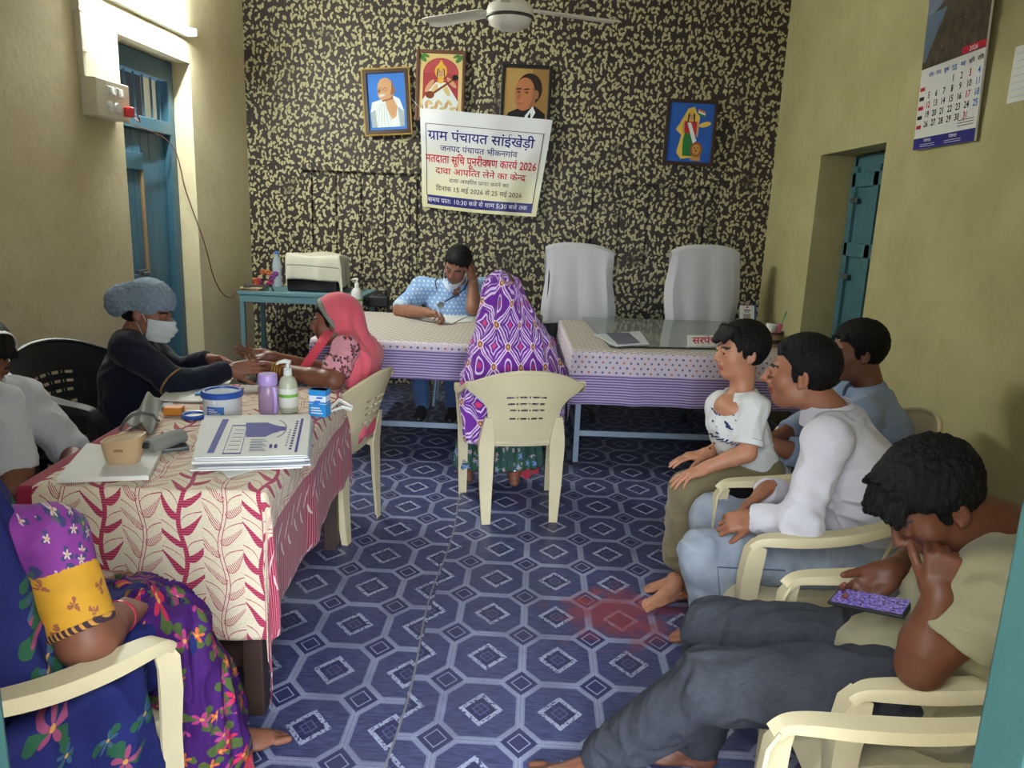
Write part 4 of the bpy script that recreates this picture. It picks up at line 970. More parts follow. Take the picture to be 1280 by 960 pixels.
def leaf_col():
    u, v, _ = coords('UV')
    fib = noise(260.0, 2.0)
    cream = mixc(ramp(fib, 0.3, 0.7), s2l((206, 190, 164)), s2l((224, 210, 186)))
    red = mixc(nabs(cell(v, 0.0075)) < 0.0011, s2l((158, 38, 74)), s2l((190, 96, 116)))
    P = 0.112; k = nfl(u / P + 0.5); du = u - k * P + 0.010 * nsin(v * 26.0 + k * 2.0); odd = nmod(k, 2.0)
    a = nabs(du); side = du > 0.0
    PV = 0.084
    vv = v - odd * 0.03 - side * (PV * 0.5)
    t = a / 0.072
    vc = side * (a * 0.18 + t * t * 0.040) + nnot(side) * (a * 0.75 + t * t * 0.030)
    rel = nmod(vv - vc + PV * 0.5, PV) - PV * 0.5
    th = 0.070 * nsq(nmx(t, 0.0)) * nmx(nnot(t), 0.0)
    upper = band(rel, 0.0 - th * 0.95, th * 0.02) & (t < 1.0)
    outl = (nabs(rel - th * 1.25) < 0.0014) & (t < 1.0) & (t > 0.05)
    vein = (nabs(rel + th * 0.95) < 0.0012) & (t < 1.0)
    stem = a < 0.0065
    solid = upper | stem | outl
    lined = outl | vein | band(a, 0.004, 0.0065) | ((nabs(cell(u + v * 0.6, 0.006)) < 0.0012) & upper)
    pat = mixc(odd < 0.5, solid, lined)
    c = mixc(pat, cream, red)
    # border: maroon stripes with pale sprays
    x1 = TLX / 2
    inb = u > (x1 + 0.135)
    st = mixc(nabs(cell(v + u * 0.10, 0.017)) < 0.0025, s2l((146, 30, 62)), s2l((196, 130, 142)))
    spray = band(rel, th * -0.3, th * 0.25) & (odd > 0.5) & (t < 1.0)
    st = mixc(spray, st, s2l((214, 190, 186)))
    c = mixc(inb, c, st)
    c = mixc(u < (-x1 + 0.03), c, s2l((142, 36, 58)))
    return mixc(v < (-TLY / 2 - 0.49), c, mixc(nabs(cell(u, 0.012)) < 0.003, s2l((168, 44, 84)), s2l((222, 180, 184))))
LEAFCL = mat('leaf_patterned_cloth', rough=0.8, fn=leaf_col, spec=0.2, sheen=0.1)
def sag_f(X, Y, Z, d): return Z
P, F, UV = draped(None, TC[0], TC[1], TLX + .012, TLY + .012, TZ + .004, TR, (.18, .42, .47, .10), step=.0125, fold=.013, seed=2, kf=10, wrap=.014, corner=1.12)
# the near right corner hangs lowest and its edge lifts outwards
o = raw_mesh('tablecloth', P, F, LEAFCL, uv=UV); o.modifiers.new('thick', 'SOLIDIFY').thickness = .0018
tag(o, 'cream cloth with red leaf sprays draped over the left work table', 'tablecloth')
TT = TZ + .0075
def on(px, py, z=TT): p = at(px, py, z=z); return Vector(p)
def quad(pts, z=TT): return [at(x, y, z=z) for x, y in pts]
flat_sheet('notepad', 'open white notepad with a printed form at the near left table corner', 'notepad', quad([(71, 604), (186, 600), (202, 569), (109, 559)]), TT, PAPER, .014)
ln = MB(); T0 = quad([(71, 604), (186, 600), (202, 569), (109, 559)], TT + .0146)
q0, q1, q2, q3 = [Vector(a) for a in T0]
# blood pressure set: beige bowl-like monitor, grey cuff, tube
c = on(155, 577, TT + .014)
bp = thing('pressure_monitor', 'beige bowl shaped blood pressure monitor on the white notepad', 'monitor', tuple(c), math.radians(8))
b = MB(); rings = []
def rr(u, v):
    a = 2 * PI * u; k = v; e = 3.0
    rx, ry = .043 + .018 * k ** .7, .034 + .014 * k ** .7
    ca, sa = math.cos(a), math.sin(a); q = (abs(ca) ** e + abs(sa) ** e) ** (-1 / e)
    return (rx * q * ca + .004 * k, ry * q * sa, .012 * (1 - k) * 0 + .078 * k + .010 * k * ca)
b.grid(rr, 40, 12)
n = 40; V = []
for v, s in ((1.0, 1.0), (1.0, .9), (.95, .86)):
    V += [tuple(np.array(rr(k / n, 1.0)) * np.array([s, s, 1]) - np.array([0, 0, (1 - v) * .08])) for k in range(n)]
F = [[j * n + k, j * n + (k + 1) % n, (j + 1) * n + (k + 1) % n, (j + 1) * n + k] for j in range(2) for k in range(n)] + [[2 * n + k for k in range(n)]]
b.add(V, F); b.add([rr(k / n, 0) for k in range(n)], [list(range(n))[::-1]])
b.build('casing', mat('beige_plastic', (190, 160, 124), 0.4, var=0.03), bp, smooth=True)
b = MB(); b.box((.004, -.0455, .048), (.026, .003, .008), b=.001); b.build('badge', mat('badge_brown', (150, 112, 84), 0.5), bp)
b = MB(); b.lathe([(0, 0), (.010, 0), (.011, .014), (.008, .018), (0, .018)], (.056, .004, .05), 14, M4=Matrix.Rotation(PI / 2, 4, 'Y')); b.build('hose_socket', BLKP, bp, smooth=True)
GREYC = mat('grey_cuff_nylon', (132, 134, 128), 0.7, var=0.12, bmp=0.3)
cuff = thing('pressure_cuff', 'grey rolled blood pressure cuff behind the beige monitor', 'cuff', tuple(on(200, 548)))
b = MB()
c = on(206, 552, TT + .028); d = (on(232, 538) - on(190, 552)).normalized()
b.tube([c - d * .07, c - d * .03, c + d * .03, c + d * .075], [.026, .028, .028, .024], 14, up=(0, 0, 1)); b.build('roll', GREYC, cuff, smooth=True, world=True)
b = MB(); A = [on(150, 540), on(176, 521), on(205, 520), on(190, 545)]
def fl(u, v):
    p = (A[0] * (1 - u) + A[3] * u) * (1 - v) + (A[1] * (1 - u) + A[2] * u) * v
    return (p.x, p.y, TT + .02 + .05 * math.sin(PI * u) * (.4 + .6 * v) + .010 * math.sin(u * 11 + v * 4) + .02 * v)
b.grid(fl, 22, 16, th=.006); b.build('flap', GREYC, cuff, smooth=True, world=True)
b = MB(); a0 = on(150, 538, TT + .02); pts = [a0, on(155, 528, TT + .05), on(165, 519, TT + .075), on(178, 516, TT + .08), on(192, 519, TT + .06), on(198, 526, TT + .05)]
b.tube(pts, .0055, 8); b.build('air_tube', mat('grey_rubber', (84, 86, 84), 0.5), cuff, smooth=True, world=True)
ph = thing('mobile_phone', 'dark mobile phone lying between the grey cuff and newspapers', 'phone', tuple(on(218, 564)))
a0, a1 = on(202, 566), on(236, 562); ang = math.atan2((a1 - a0).y, (a1 - a0).x); cc = (a0 + a1) / 2
b = MB(); b.T = Matrix.Translation(cc + Vector((0, .0, .006))) @ Matrix.Rotation(ang, 4, 'Z'); b.box((0, .02, 0), (.085, .05, .012), b=.004); b.build('phone_body', mat('phone_grey', (86, 88, 92), 0.3), ph, world=True)
b = MB(); b.T = Matrix.Translation(cc + Vector((0, .0, .0125))) @ Matrix.Rotation(ang, 4, 'Z'); b.box((0, .02, 0), (.074, .043, .001)); b.build('screen', mat('screen_black', (14, 14, 18), 0.12, var=0), ph, world=True)
c = on(218, 518); b = MB(); b.box((c.x, c.y, TT + .016), (.065, .045, .030), rz=.15, b=.002); tag(b.build('tablet_box', mat('orange_card', (212, 130, 46), 0.5)), 'small orange cardboard box beside the grey cuff', 'box')
c = on(209, 511); b = MB(); b.box((c.x, c.y, TT + .010), (.04, .06, .018), rz=.5, b=.002); tag(b.build('strip_box', mat('silver_card', (150, 152, 156), 0.35)), 'silver grey packet behind the orange box', 'packet')
c = on(243, 521); ld = thing('tub_lid', 'white lid with blue rim lying beside the plastic tub', 'lid', tuple(c))
b = MB(); b.lathe([(0, .004), (.036, .004), (.038, .006)], (0, 0, 0), 32); b.build('disc', WHITEP, ld, smooth=True)
b = MB(); b.lathe([(.037, 0), (.046, 0), (.048, .008), (.044, .014), (.037, .012), (.036, .004)], (0, 0, 0), 36); b.build('rim', mat('royal_blue'), ld, smooth=True)
c = on(279, 520); tb = thing('plastic_tub', 'translucent white plastic tub with blue lid ring', 'tub', tuple(c))
b = MB(); b.lathe([(0, 0), (.064, 0), (.069, .006), (.070, .07), (.068, .085), (.0, .085)], (0, 0, 0), 40); b.build('body', mat('frosted_plastic', (206, 208, 208), 0.35, var=0.02), tb, smooth=True)
b = MB(); b.lathe([(.069, .078), (.076, .08), (.077, .094), (.070, .102), (.060, .102), (.058, .095)], (0, 0, 0), 40); b.build('lid_ring', mat('royal_blue'), tb, smooth=True)
b = MB(); b.lathe([(0, .094), (.040, .095), (.059, .096)], (0, 0, 0), 40); b.build('lid_plate', mat('frosted_lid', (176, 186, 196), 0.25), tb, smooth=True)
def arc_patch(b, r, a0, a1, z0, z1, n=12): b.grid(lambda u, v: (r * math.cos(a0 + (a1 - a0) * u), r * math.sin(a0 + (a1 - a0) * u), z0 + (z1 - z0) * v), n, 1)
b = MB(); arc_patch(b, .0706, math.radians(-118), math.radians(-64), .018, .052); b.build('label', mat('label_blue', (52, 104, 178), 0.5), tb)
b = MB()
for k in range(3): arc_patch(b, .0712, math.radians(-112), math.radians(-76 - 8 * k), .024 + .008 * k, .027 + .008 * k)
arc_patch(b, .0706, math.radians(-96), math.radians(-88), .062, .075); b.build('label_print', [FLAT('ink_white', None)], tb)
c = on(336, 516); pb = thing('drink_bottle', 'lilac drink bottle with wide cap beside the pump bottle', 'bottle', tuple(c))
LIL = mat('lilac_plastic', (186, 158, 222), 0.35, var=0.02); LILT = mat('lilac_clear', (176, 146, 178), 0.2, var=0.04, alpha=0.86)
b = MB(); b.lathe([(0, 0), (.034, 0), (.037, .004), (.037, .098), (.034, .108), (.031, .112), (0, .112)], (0, 0, 0), 36); b.build('body', LILT, pb, smooth=True)
b = MB(); b.lathe([(0.031, .112), (.0345, .113), (.036, .116), (.036, .150), (.033, .155), (0, .155)], (0, 0, 0), 36); b.build('cap', LIL, pb, smooth=True)
b = MB(); b.tube([(.030, -.022, .108), (.036, -.026, .08), (.037, -.026, .03), (.034, -.026, .006)], .008, 8); b.build('strap', LIL, pb, smooth=True)
c = on(361, 514); pump_bottle('sanitizer_bottle', 'clear hand sanitizer pump bottle with green banded label beside the lilac bottle', c.x, c.y, TT, .155, .036)
c = on(400, 519); cb = thing('medicine_box', 'upright blue and white medicine box at the right table edge', 'box', tuple(c), math.radians(-8))
b = MB(); b.box((0, 0, .052), (.068, .045, .104), b=.0015); b.build('carton', mat('carton_white', (214, 226, 236), 0.45, var=0.02), cb)
b = MB()
for z0, z1, m in ((.0, .05, 0), (.082, .104, 0), (.052, .058, 1)):
    b.m = m; b.box((0, 0, (z0 + z1) / 2), (.069, .046, z1 - z0))
b.m = 1
b.add([(-.02, -.0236, .048), (.0, -.0236, .078), (.024, -.0236, .078), (.004, -.0236, .048)], [[0, 1, 2, 3]])
b.m = 2
b.add([(-.03, -.0237, .064), (.02, -.0237, .064), (.02, -.0237, .07), (-.03, -.0237, .07)], [[0, 1, 2, 3]])
for k in range(3): b.add([(-.026, -.0237, .012 + .01 * k), (.022 - .006 * k, -.0237, .012 + .01 * k), (.022 - .006 * k, -.0237, .016 + .01 * k), (-.026, -.0237, .016 + .01 * k)], [[0, 1, 2, 3]])
b.build('print', [mat('carton_blue', (44, 140, 206), 0.45), FLAT('ink_sky', None), FLAT('ink_white', None)], cb)
cl = thing('plastic_clip', 'white plastic clip lying on the cloth beside the blue box', 'clip', tuple(on(428, 508)))
b = MB(); p0, p1, p2 = on(412, 512, TT + .008), on(424, 500, TT + .02), on(440, 509, TT + .008); b.tube([p0, (p0 + p1) / 2, p1, (p1 + p2) / 2, p2], [.004, .006, .008, .007, .006], 8); b.build('upper_arm', WHITEP, cl, smooth=True, world=True)
b = MB(); b.tube([on(414, 514, TT + .005), on(428, 509, TT + .006), on(439, 512, TT + .006)], [.004, .007, .006], 8); b.build('lower_arm', WHITEP, cl, smooth=True, world=True)

# stack of printed newspapers
Q0 = [(243, 573), (384, 570), (388, 519), (256, 520)]
import itertools
for k in range(7):
    dz = .0055; z = TT + k * dz
    off = [(-6, 3), (4, 2), (-3, -1), (3, 0), (-4, 2), (1, 1), (0, 0)][k]
    c = [at(x + off[0], y + off[1] , z=TT + .035) for x, y in Q0]
    if k < 6: flat_sheet('newspaper', ['lowest newspaper in the stack on the leaf patterned cloth', 'second newspaper from the bottom of the stack', 'third newspaper from the bottom of the stack', 'fourth newspaper from the bottom of the stack', 'third newspaper from the top of the stack', 'newspaper directly under the topmost printed sheet'][k], 'newspaper', c, z, PAPERG if k % 2 else PAPER, .0048, 'newspapers stacked on the patterned table', curl=.004)
    else:
        np_ = thing('newspaper', 'topmost newspaper of the stack with a blue printed device picture', 'newspaper', tuple(c[0]), 0, 'newspapers stacked on the patterned table')
        o = flat_sheet('sheets', None, None, c, z, PAPER, .0048); o.parent = np_; o.matrix_parent_inverse = par_mat(np_).inverted()
        zt = z + .0052
        NQ = [Vector((a[0], a[1])) for a in c]
def nq(u, v, dz=0): p = (NQ[0] * (1 - u) + NQ[1] * u) * (1 - v) + (NQ[3] * (1 - u) + NQ[2] * u) * v; return (p.x, p.y, zt + dz)
b = MB()
def npoly(pts, m, dz=.0006): b.m = m; b.add([nq(u, v, dz) for u, v in pts], [list(range(len(pts)))])
npoly([(.10, .08), (.16, .08), (.235, .88), (.175, .88)], 0)
def ring(pts, t, m):
    cu, cv = sum(p[0] for p in pts) / 4, sum(p[1] for p in pts) / 4; q = [(p[0] + (cu - p[0]) * t, p[1] + (cv - p[1]) * t) for p in pts]
    b.m = m; b.add([nq(*p, .0006) for p in pts] + [nq(*p, .0006) for p in q], [[k, (k + 1) % 4, 4 + (k + 1) % 4, 4 + k] for k in range(4)])
ring([(.235, .05), (.40, .05), (.42, .72), (.28, .72)], .08, 0)
for k in range(6): npoly([(.27 + .008 * k, .14 + .09 * k), (.37 + .006 * k, .14 + .09 * k), (.37 + .006 * k, .155 + .09 * k), (.27 + .008 * k, .155 + .09 * k)], 1)
npoly([(.42, .42), (.60, .42), (.66, .50), (.72, .54), (.72, .68), (.66, .72), (.60, .78), (.40, .78)], 0, .0004); npoly([(.71, .55), (.78, .57), (.78, .66), (.71, .68)], 0, .0005)
o1 = [(.66 + .13 * math.cos(t), .62 + .24 * math.sin(t)) for t in np.linspace(-1.2, 1.2, 16)]; o2 = [(.66 + .118 * math.cos(t), .62 + .22 * math.sin(t)) for t in np.linspace(-1.2, 1.2, 16)]
b.m = 1; b.add([nq(*p, .0006) for p in o1 + o2], [[k, k + 1, 17 + k, 16 + k] for k in range(15)])
for k in range(8): npoly([(.47, .10 + .035 * k), (.62 - .02 * (k % 3), .10 + .035 * k), (.62 - .02 * (k % 3), .115 + .035 * k), (.47, .115 + .035 * k)], 1)
for k in range(2): npoly([(.66 + .045 * k + .016 * math.cos(t), .2 + .05 * math.sin(t)) for t in np.linspace(0, 6.28, 14)[:-1]], 2)
npoly([(.88, .06), (.905, .06), (.94, .88), (.915, .88)], 0)
for k in range(12): npoly([(.825 + .004 * k, .12 + .06 * k), (.85 + .004 * k, .12 + .06 * k), (.853 + .004 * k, .155 + .06 * k), (.828 + .004 * k, .155 + .06 * k)], 2)
for k in range(7): npoly([(.79 + .004 * k, .2 + .06 * k), (.805 + .004 * k, .2 + .06 * k), (.808 + .004 * k, .235 + .06 * k), (.793 + .004 * k, .235 + .06 * k)], 1)
b.build('print', [FLAT('news_blue', (58, 58, 140)), FLAT('news_grey', (120, 122, 150)), FLAT('ink_blue', None)], np_, world=True)
flat_sheet('leaflet', 'white printed leaflet sticking out under the newspaper stack', 'leaflet', quad([(268, 580), (285, 598), (342, 580), (330, 566)]), TT, PAPER, .0012)
flat_sheet('record_sheet', 'white record sheets lying beside the nurse behind the plastic tub', 'paper', quad([(197, 502), (255, 504), (262, 481), (222, 476)]), TT, PAPER, .006, curl=.006)
flat_sheet('form_sheet', 'upper white form beside the hands of nurse and patient', 'paper', quad([(240, 484), (283, 487), (292, 473), (250, 472)]), TT + .0062, PAPER, .002)
c = on(252, 493, TT + .008); b = MB(); b.box((c.x, c.y, TT + .014), (.05, .035, .010), rz=.3, b=.002); tag(b.build('foil_strip', mat('foil_blue', (96, 140, 176), 0.3, metal=0.5)), 'blue silver foil strip lying on the record sheets', 'packet')
c = on(313, 492); b = MB(); b.tube([c + Vector((-.03, .01, .016)), c + Vector((.05, .04, .016))], [.016, .016], 12); tag(b.build('bandage_roll', mat('gauze', (206, 200, 190), 0.9), smooth=True), 'small white gauze roll behind the lilac bottle', 'roll')
c = on(309, 478); b = MB(); b.lathe([(0, 0), (.03, .002), (.034, .014), (.024, .026), (0, .030)], (c.x, c.y, TT), 20, sx=1.3); tag(b.build('pouch', mat('dark_pouch', (52, 40, 44), 0.7, bmp=0.3), smooth=True), 'small dark pouch on the table below the joined hands', 'pouch')
c = on(322, 476); b = MB(); b.lathe([(0, 0), (.022, .002), (.026, .010), (.016, .022), (0, .024)], (c.x + .03, c.y + .02, TT), 18, sx=1.4); tag(b.build('pouch', mat('dark_pouch'), smooth=True), 'small dark pouch behind the lilac bottle, nearer the patient', 'pouch')
# ================================================================== smooth figures: distance fields meshed as one surface
def V3(*a): return np.array(a if len(a) > 1 else a[0], float)
def unit(v): v = np.asarray(v, float); return v / (np.linalg.norm(v) + 1e-12)
class Sdf:
    def __init__(s, h=.006): s.h = h; s.ops = []
    def _a(s, f, lo, hi, k, op='u', clip=None): s.ops.append((f, np.array(lo, float), np.array(hi, float), k, op, clip)); return s
    def cone(s, a, b, ra, rb, k=.02, op='u', clip=None):
        a, b = V3(a), V3(b); ba = b - a; L2 = max(ba @ ba, 1e-9); m = max(ra, rb)
        def f(x, y, z):
            px, py, pz = x - a[0], y - a[1], z - a[2]; t = np.clip((px * ba[0] + py * ba[1] + pz * ba[2]) / L2, 0, 1)
            return np.sqrt((px - t * ba[0]) ** 2 + (py - t * ba[1]) ** 2 + (pz - t * ba[2]) ** 2) - (ra + (rb - ra) * t)
        return s._a(f, np.minimum(a, b) - m, np.maximum(a, b) + m, k, op, clip)
    def chain(s, pts, rs, k=.02, op='u', clip=None):
        for i in range(len(pts) - 1): s.cone(pts[i], pts[i + 1], rs[i], rs[i + 1], k if i == 0 else min(k, .012), op, clip)
        return s
    def ell(s, c, r, fr=None, k=.02, op='u', clip=None):
        """ellipsoid; fr = rows (3 axes)"""
        c, r = V3(c), V3(r); A = np.eye(3) if fr is None else np.array(fr, float); m = max(r)
        e = np.sqrt(((A * r[:, None]) ** 2).sum(0))
        def f(x, y, z):
            px, py, pz = x - c[0], y - c[1], z - c[2]; q = [px * A[i, 0] + py * A[i, 1] + pz * A[i, 2] for i in range(3)]
            k0 = np.sqrt(sum((q[i] / r[i]) ** 2 for i in range(3))); k1 = np.sqrt(sum((q[i] / r[i] ** 2) ** 2 for i in range(3)))
            return k0 * (k0 - 1) / (k1 + 1e-9)
        return s._a(f, c - e, c + e, k, op, clip)
    def ecap(s, a, b, wa, da, wb, db, side, k=.03, op='u', clip=None):
        """a limb with an elliptical section: half widths along `side`, half depths across it"""
        a, b = V3(a), V3(b); ax = b - a; L = np.linalg.norm(ax); ax = ax / L; sd = V3(side); sd = unit(sd - ax * (sd @ ax)); dp = np.cross(ax, sd); m = max(wa, da, wb, db)
        def f(x, y, z):
            px, py, pz = x - a[0], y - a[1], z - a[2]; t = px * ax[0] + py * ax[1] + pz * ax[2]; tc = np.clip(t / L, 0, 1)
            u = px * sd[0] + py * sd[1] + pz * sd[2]; v = px * dp[0] + py * dp[1] + pz * dp[2]; e = t - tc * L
            w_, d_ = wa + (wb - wa) * tc, da + (db - da) * tc; ee = np.minimum(w_, d_) * .8
            k0 = np.sqrt((u / w_) ** 2 + (v / d_) ** 2 + (e / ee) ** 2); k1 = np.sqrt((u / w_ ** 2) ** 2 + (v / d_ ** 2) ** 2 + (e / ee ** 2) ** 2)
            return np.where(k1 > 1e-6, k0 * (k0 - 1) / (k1 + 1e-9), -np.minimum(w_, d_))
        return s._a(f, np.minimum(a, b) - m, np.maximum(a, b) + m, k, op, clip)
    def box(s, c, hs, fr=None, r=.01, k=.01, op='u', clip=None):
        c, hs = V3(c), V3(hs); A = np.eye(3) if fr is None else np.array(fr, float); e = np.sqrt(((A * hs[:, None]) ** 2).sum(0)) * 1.5 + r
        def f(x, y, z):
            px, py, pz = x - c[0], y - c[1], z - c[2]; q = [np.abs(px * A[i, 0] + py * A[i, 1] + pz * A[i, 2]) - hs[i] + r for i in range(3)]
            o = np.sqrt(sum(np.maximum(t, 0) ** 2 for t in q)); return o + np.minimum(np.maximum(q[0], np.maximum(q[1], q[2])), 0) - r
        return s._a(f, c - e, c + e, k, op, clip)
    def plane(s, p, n, k=.004):
        """cut everything on the side n points to"""
        p, n = V3(p), unit(n); f = lambda x, y, z: (x - p[0]) * n[0] + (y - p[1]) * n[1] + (z - p[2]) * n[2]
        return s._a(f, [-99] * 3, [99] * 3, k, 'c')
    def mesh(s, smooth=1):
        h = s.h; us = [o for o in s.ops if o[4] == 'u']; lo = np.min([o[1] for o in us], 0) - 4 * h; hi = np.max([o[2] for o in us], 0) + 4 * h
        n = np.ceil((hi - lo) / h).astype(int) + 1; ax = [(lo[i] + h * np.arange(n[i])).astype(np.float32) for i in range(3)]
        D = np.full(n, .2, np.float32)
        for f, a, b, k, op, clip in s.ops:
            mg = k + 3 * h; i0 = np.clip(np.floor((a - mg - lo) / h).astype(int), 0, n); i1 = np.clip(np.ceil((b + mg - lo) / h).astype(int) + 1, 0, n)
            if op == 'c': i0, i1 = np.zeros(3, int), n
            if (i1 <= i0).any(): continue
            sl = tuple(slice(p, q) for p, q in zip(i0, i1)); x, y, z = ax[0][sl[0]][:, None, None], ax[1][sl[1]][None, :, None], ax[2][sl[2]][None, None, :]
            d = f(x, y, z).astype(np.float32) if op != 'c' else np.broadcast_to(f(x, y, z), D.shape).astype(np.float32)
            if clip is not None:
                for cp, cn in (clip if isinstance(clip, list) else [clip]):
                    cn = unit(cn); d = np.maximum(d, (x - cp[0]) * cn[0] + (y - cp[1]) * cn[1] + (z - cp[2]) * cn[2])
            g = D[sl]
            if op == 'u': t = np.clip(.5 + .5 * (g - d) / k, 0, 1); D[sl] = g + (d - g) * t - k * t * (1 - t)
            else:
                e = -d if op == 's' else d; t = np.clip(.5 - .5 * (g - e) / k, 0, 1); D[sl] = g + (e - g) * t + k * t * (1 - t)
        S = D < 0
        cnt = np.zeros(n - 1, np.int8)
        cs = [(i, j, k) for i in (0, 1) for j in (0, 1) for k in (0, 1)]
        for i, j, k in cs: cnt += S[i:n[0] - 1 + i, j:n[1] - 1 + j, k:n[2] - 1 + k]
        I = np.argwhere((cnt > 0) & (cnt < 8)); M_ = len(I)
        vid = np.full(n - 1, -1, np.int32); vid[I[:, 0], I[:, 1], I[:, 2]] = np.arange(M_)
        cv = {c: D[I[:, 0] + c[0], I[:, 1] + c[1], I[:, 2] + c[2]] for c in cs}; acc = np.zeros((M_, 3)); num = np.zeros(M_)
        for c in cs:
            for a_ in range(3):
                if c[a_] == 0:
                    c2 = list(c); c2[a_] = 1; d0, d1 = cv[c], cv[tuple(c2)]; m = (d0 < 0) != (d1 < 0); t = d0 / np.where(m, d0 - d1, 1)
                    p = np.array(c, float)[None].repeat(M_, 0); p[:, a_] += t; acc += p * m[:, None]; num += m
        V = lo + h * (I + acc / num[:, None]); Fs = []
        for a_ in range(3):
            b_, c_ = (a_ + 1) % 3, (a_ + 2) % 3; sl0 = [slice(None)] * 3; sl1 = [slice(None)] * 3; sl0[a_] = slice(0, -1); sl1[a_] = slice(1, None)
            for flip in (False, True):
                m = (S[tuple(sl0)] & ~S[tuple(sl1)]) if not flip else (~S[tuple(sl0)] & S[tuple(sl1)])
                E = np.argwhere(m); E = E[(E[:, b_] > 0) & (E[:, c_] > 0) & (E[:, b_] < n[b_] - 1) & (E[:, c_] < n[c_] - 1)]
                def g(db, dc): q = E.copy(); q[:, b_] -= db; q[:, c_] -= dc; return vid[q[:, 0], q[:, 1], q[:, 2]]
                Q = np.stack([g(1, 1), g(0, 1), g(0, 0), g(1, 0)], 1); Fs.append(Q if not flip else Q[:, ::-1])
        F = np.concatenate(Fs); F = F[(F >= 0).all(1)]
        for _ in range(smooth):
            A = np.zeros_like(V); K = np.zeros(len(V))
            for q in range(4):
                np.add.at(A, F[:, q], V[F[:, (q + 1) % 4]] + V[F[:, (q + 3) % 4]]); np.add.at(K, F[:, q], 2)
            V = .5 * V + .5 * A / np.maximum(K, 1)[:, None]
        return V, F
def vnormals(V, F):
    fn = np.cross(V[F[:, 2]] - V[F[:, 0]], V[F[:, 3]] - V[F[:, 1]]); N_ = np.zeros_like(V)
    for q in range(4): np.add.at(N_, F[:, q], fn)
    return N_ / (np.linalg.norm(N_, axis=1, keepdims=True) + 1e-12)
def wrinkle(V, F, amp, sc=(14, 14, 14), seed=0, ridge=True, mask=None):
    """cloth folds: push the surface in and out along its normals"""
    W = V * np.array(sc); W = W + .6 * np.stack([noise3(W * .5, seed + 7), noise3(W * .5 + 5, seed + 8), noise3(W * .5 + 9, seed + 9)], 1)
    n = noise3(W, seed) + .5 * noise3(W * 2.1, seed + 1)
    if ridge: n = .7 - np.abs(n) * 2.0
    if mask is not None: n = n * mask(V)
    return V + vnormals(V, F) * (n * amp)[:, None]
def sdf_obj(name, S, mats, parent=None, wr=None, mi=None, uvf=None, smooth=1, post=None):
    V, F = S.mesh(smooth)
    if wr: V = wrinkle(V, F, **wr)
    if post: V = post(V)
    C = V[F].mean(1); m = mi(C) if mi else None; uv = uvf(V) if uvf else None
    return raw_mesh(name, V, F, mats, parent, m, uv, True, True)
def cyl_uv(c, r0, axis=0.0):
    def f(V): a = np.arctan2(V[:, 0] - c[0], -(V[:, 1] - c[1])) if axis == 0 else np.arctan2(np.sin(axis) * (V[:, 1] - c[1]) + np.cos(axis) * (V[:, 0] - c[0]), np.sin(axis) * (V[:, 0] - c[0]) - np.cos(axis) * (V[:, 1] - c[1])); return np.stack([a * r0, V[:, 2]], 1)
    return f

# ---- anatomy
def frame(f, u):
    f = unit(f); u = unit(V3(u) - f * (V3(u) @ f)); l = np.cross(u, f); return np.array([l, f, u])       # rows: left, forward, up
class Head:
    def __init__(s, c, f, u=(0, 0, 1), k=1.0): s.c = V3(c); s.A = frame(f, u); s.k = k
    def p(s, l, f, u): return s.c + s.k * (s.A[0] * l + s.A[1] * f + s.A[2] * u)
    def loc(s, P): return (P - s.c) @ s.A.T / s.k
def add_head(S, H, fem=False, child=False, ear=True, nose=1.0, closed=False):
    k = H.k; e = lambda c, r, kk=.02, op='u', rot=None: S.ell(H.p(*c), V3(r) * k, H.A if rot is None else rot @ H.A, kk * k, op)
    e((0, -.014, .034), (.073, .093, .080)); e((0, .034, -.022), (.057 if not child else .060, .056, .082), .03)
    e((0, .057, -.084), (.025, .026, .024), .035); 
    for q in (-1, 1):
        e((q * .038, .054, -.024), (.023, .022, .024), .02); e((q * .034, .012, -.070), (.026, .034, .026), .03)
        e((q * .030, .100, .006), (.016, .014, .010), .014, 's')
        e((q * .030, .080, .005), (.0145, .0125, .0115), .004)
        if closed: e((q * .030, .0825, .005), (.0150, .0128, .0125), .004); e((q * .030, .0945, -.003), (.012, .002, .0012), .002, 's')
        else: e((q * .030, .0835, .0125), (.0160, .0125, .0065), .003); e((q * .030, .0825, -.0045), (.0150, .0115, .0045), .003)
        S.cone(H.p(q * .012, .088, .022), H.p(q * .042, .078, .022), .008 * k, .007 * k, .010 * k)
        if ear:
            c_, s_ = math.cos(q * .45), math.sin(q * .45); rot = np.array([[c_, s_, 0], [-s_, c_, 0], [0, 0, 1]])
            e((q * .076, -.006, -.004), (.008, .019, .031), .008, 'u', rot); e((q * .083, -.001, -.002), (.006, .010, .019), .005, 's', rot); e((q * .074, .004, -.028), (.006, .008, .010), .006)
    S.cone(H.p(0, .090, .016), H.p(0, .104 + .006 * nose, -.022), .0075 * k, .0115 * k, .010 * k)
    for q in (-1, 1): e((q * .012, .098, -.027), (.0085, .010, .0075), .007)
    e((0, .092, -.046), (.020, .008, .010), .012)
    S.cone(H.p(-.018, .084, -.053), H.p(0, .0955, -.050), .0045 * k, .006 * k, .005 * k); S.cone(H.p(.018, .084, -.053), H.p(0, .0955, -.050), .0045 * k, .006 * k, .005 * k)
    S.cone(H.p(-.014, .084, -.061), H.p(.014, .084, -.061), .006 * k, .006 * k, .006 * k); S.cone(H.p(0, .088, -.062), H.p(0, .089, -.062), .0066 * k, .0066 * k, .006 * k)
    S.cone(H.p(-.020, .094, -.0565), H.p(.020, .094, -.0565), .0016 * k, .0016 * k, .002 * k, 's')
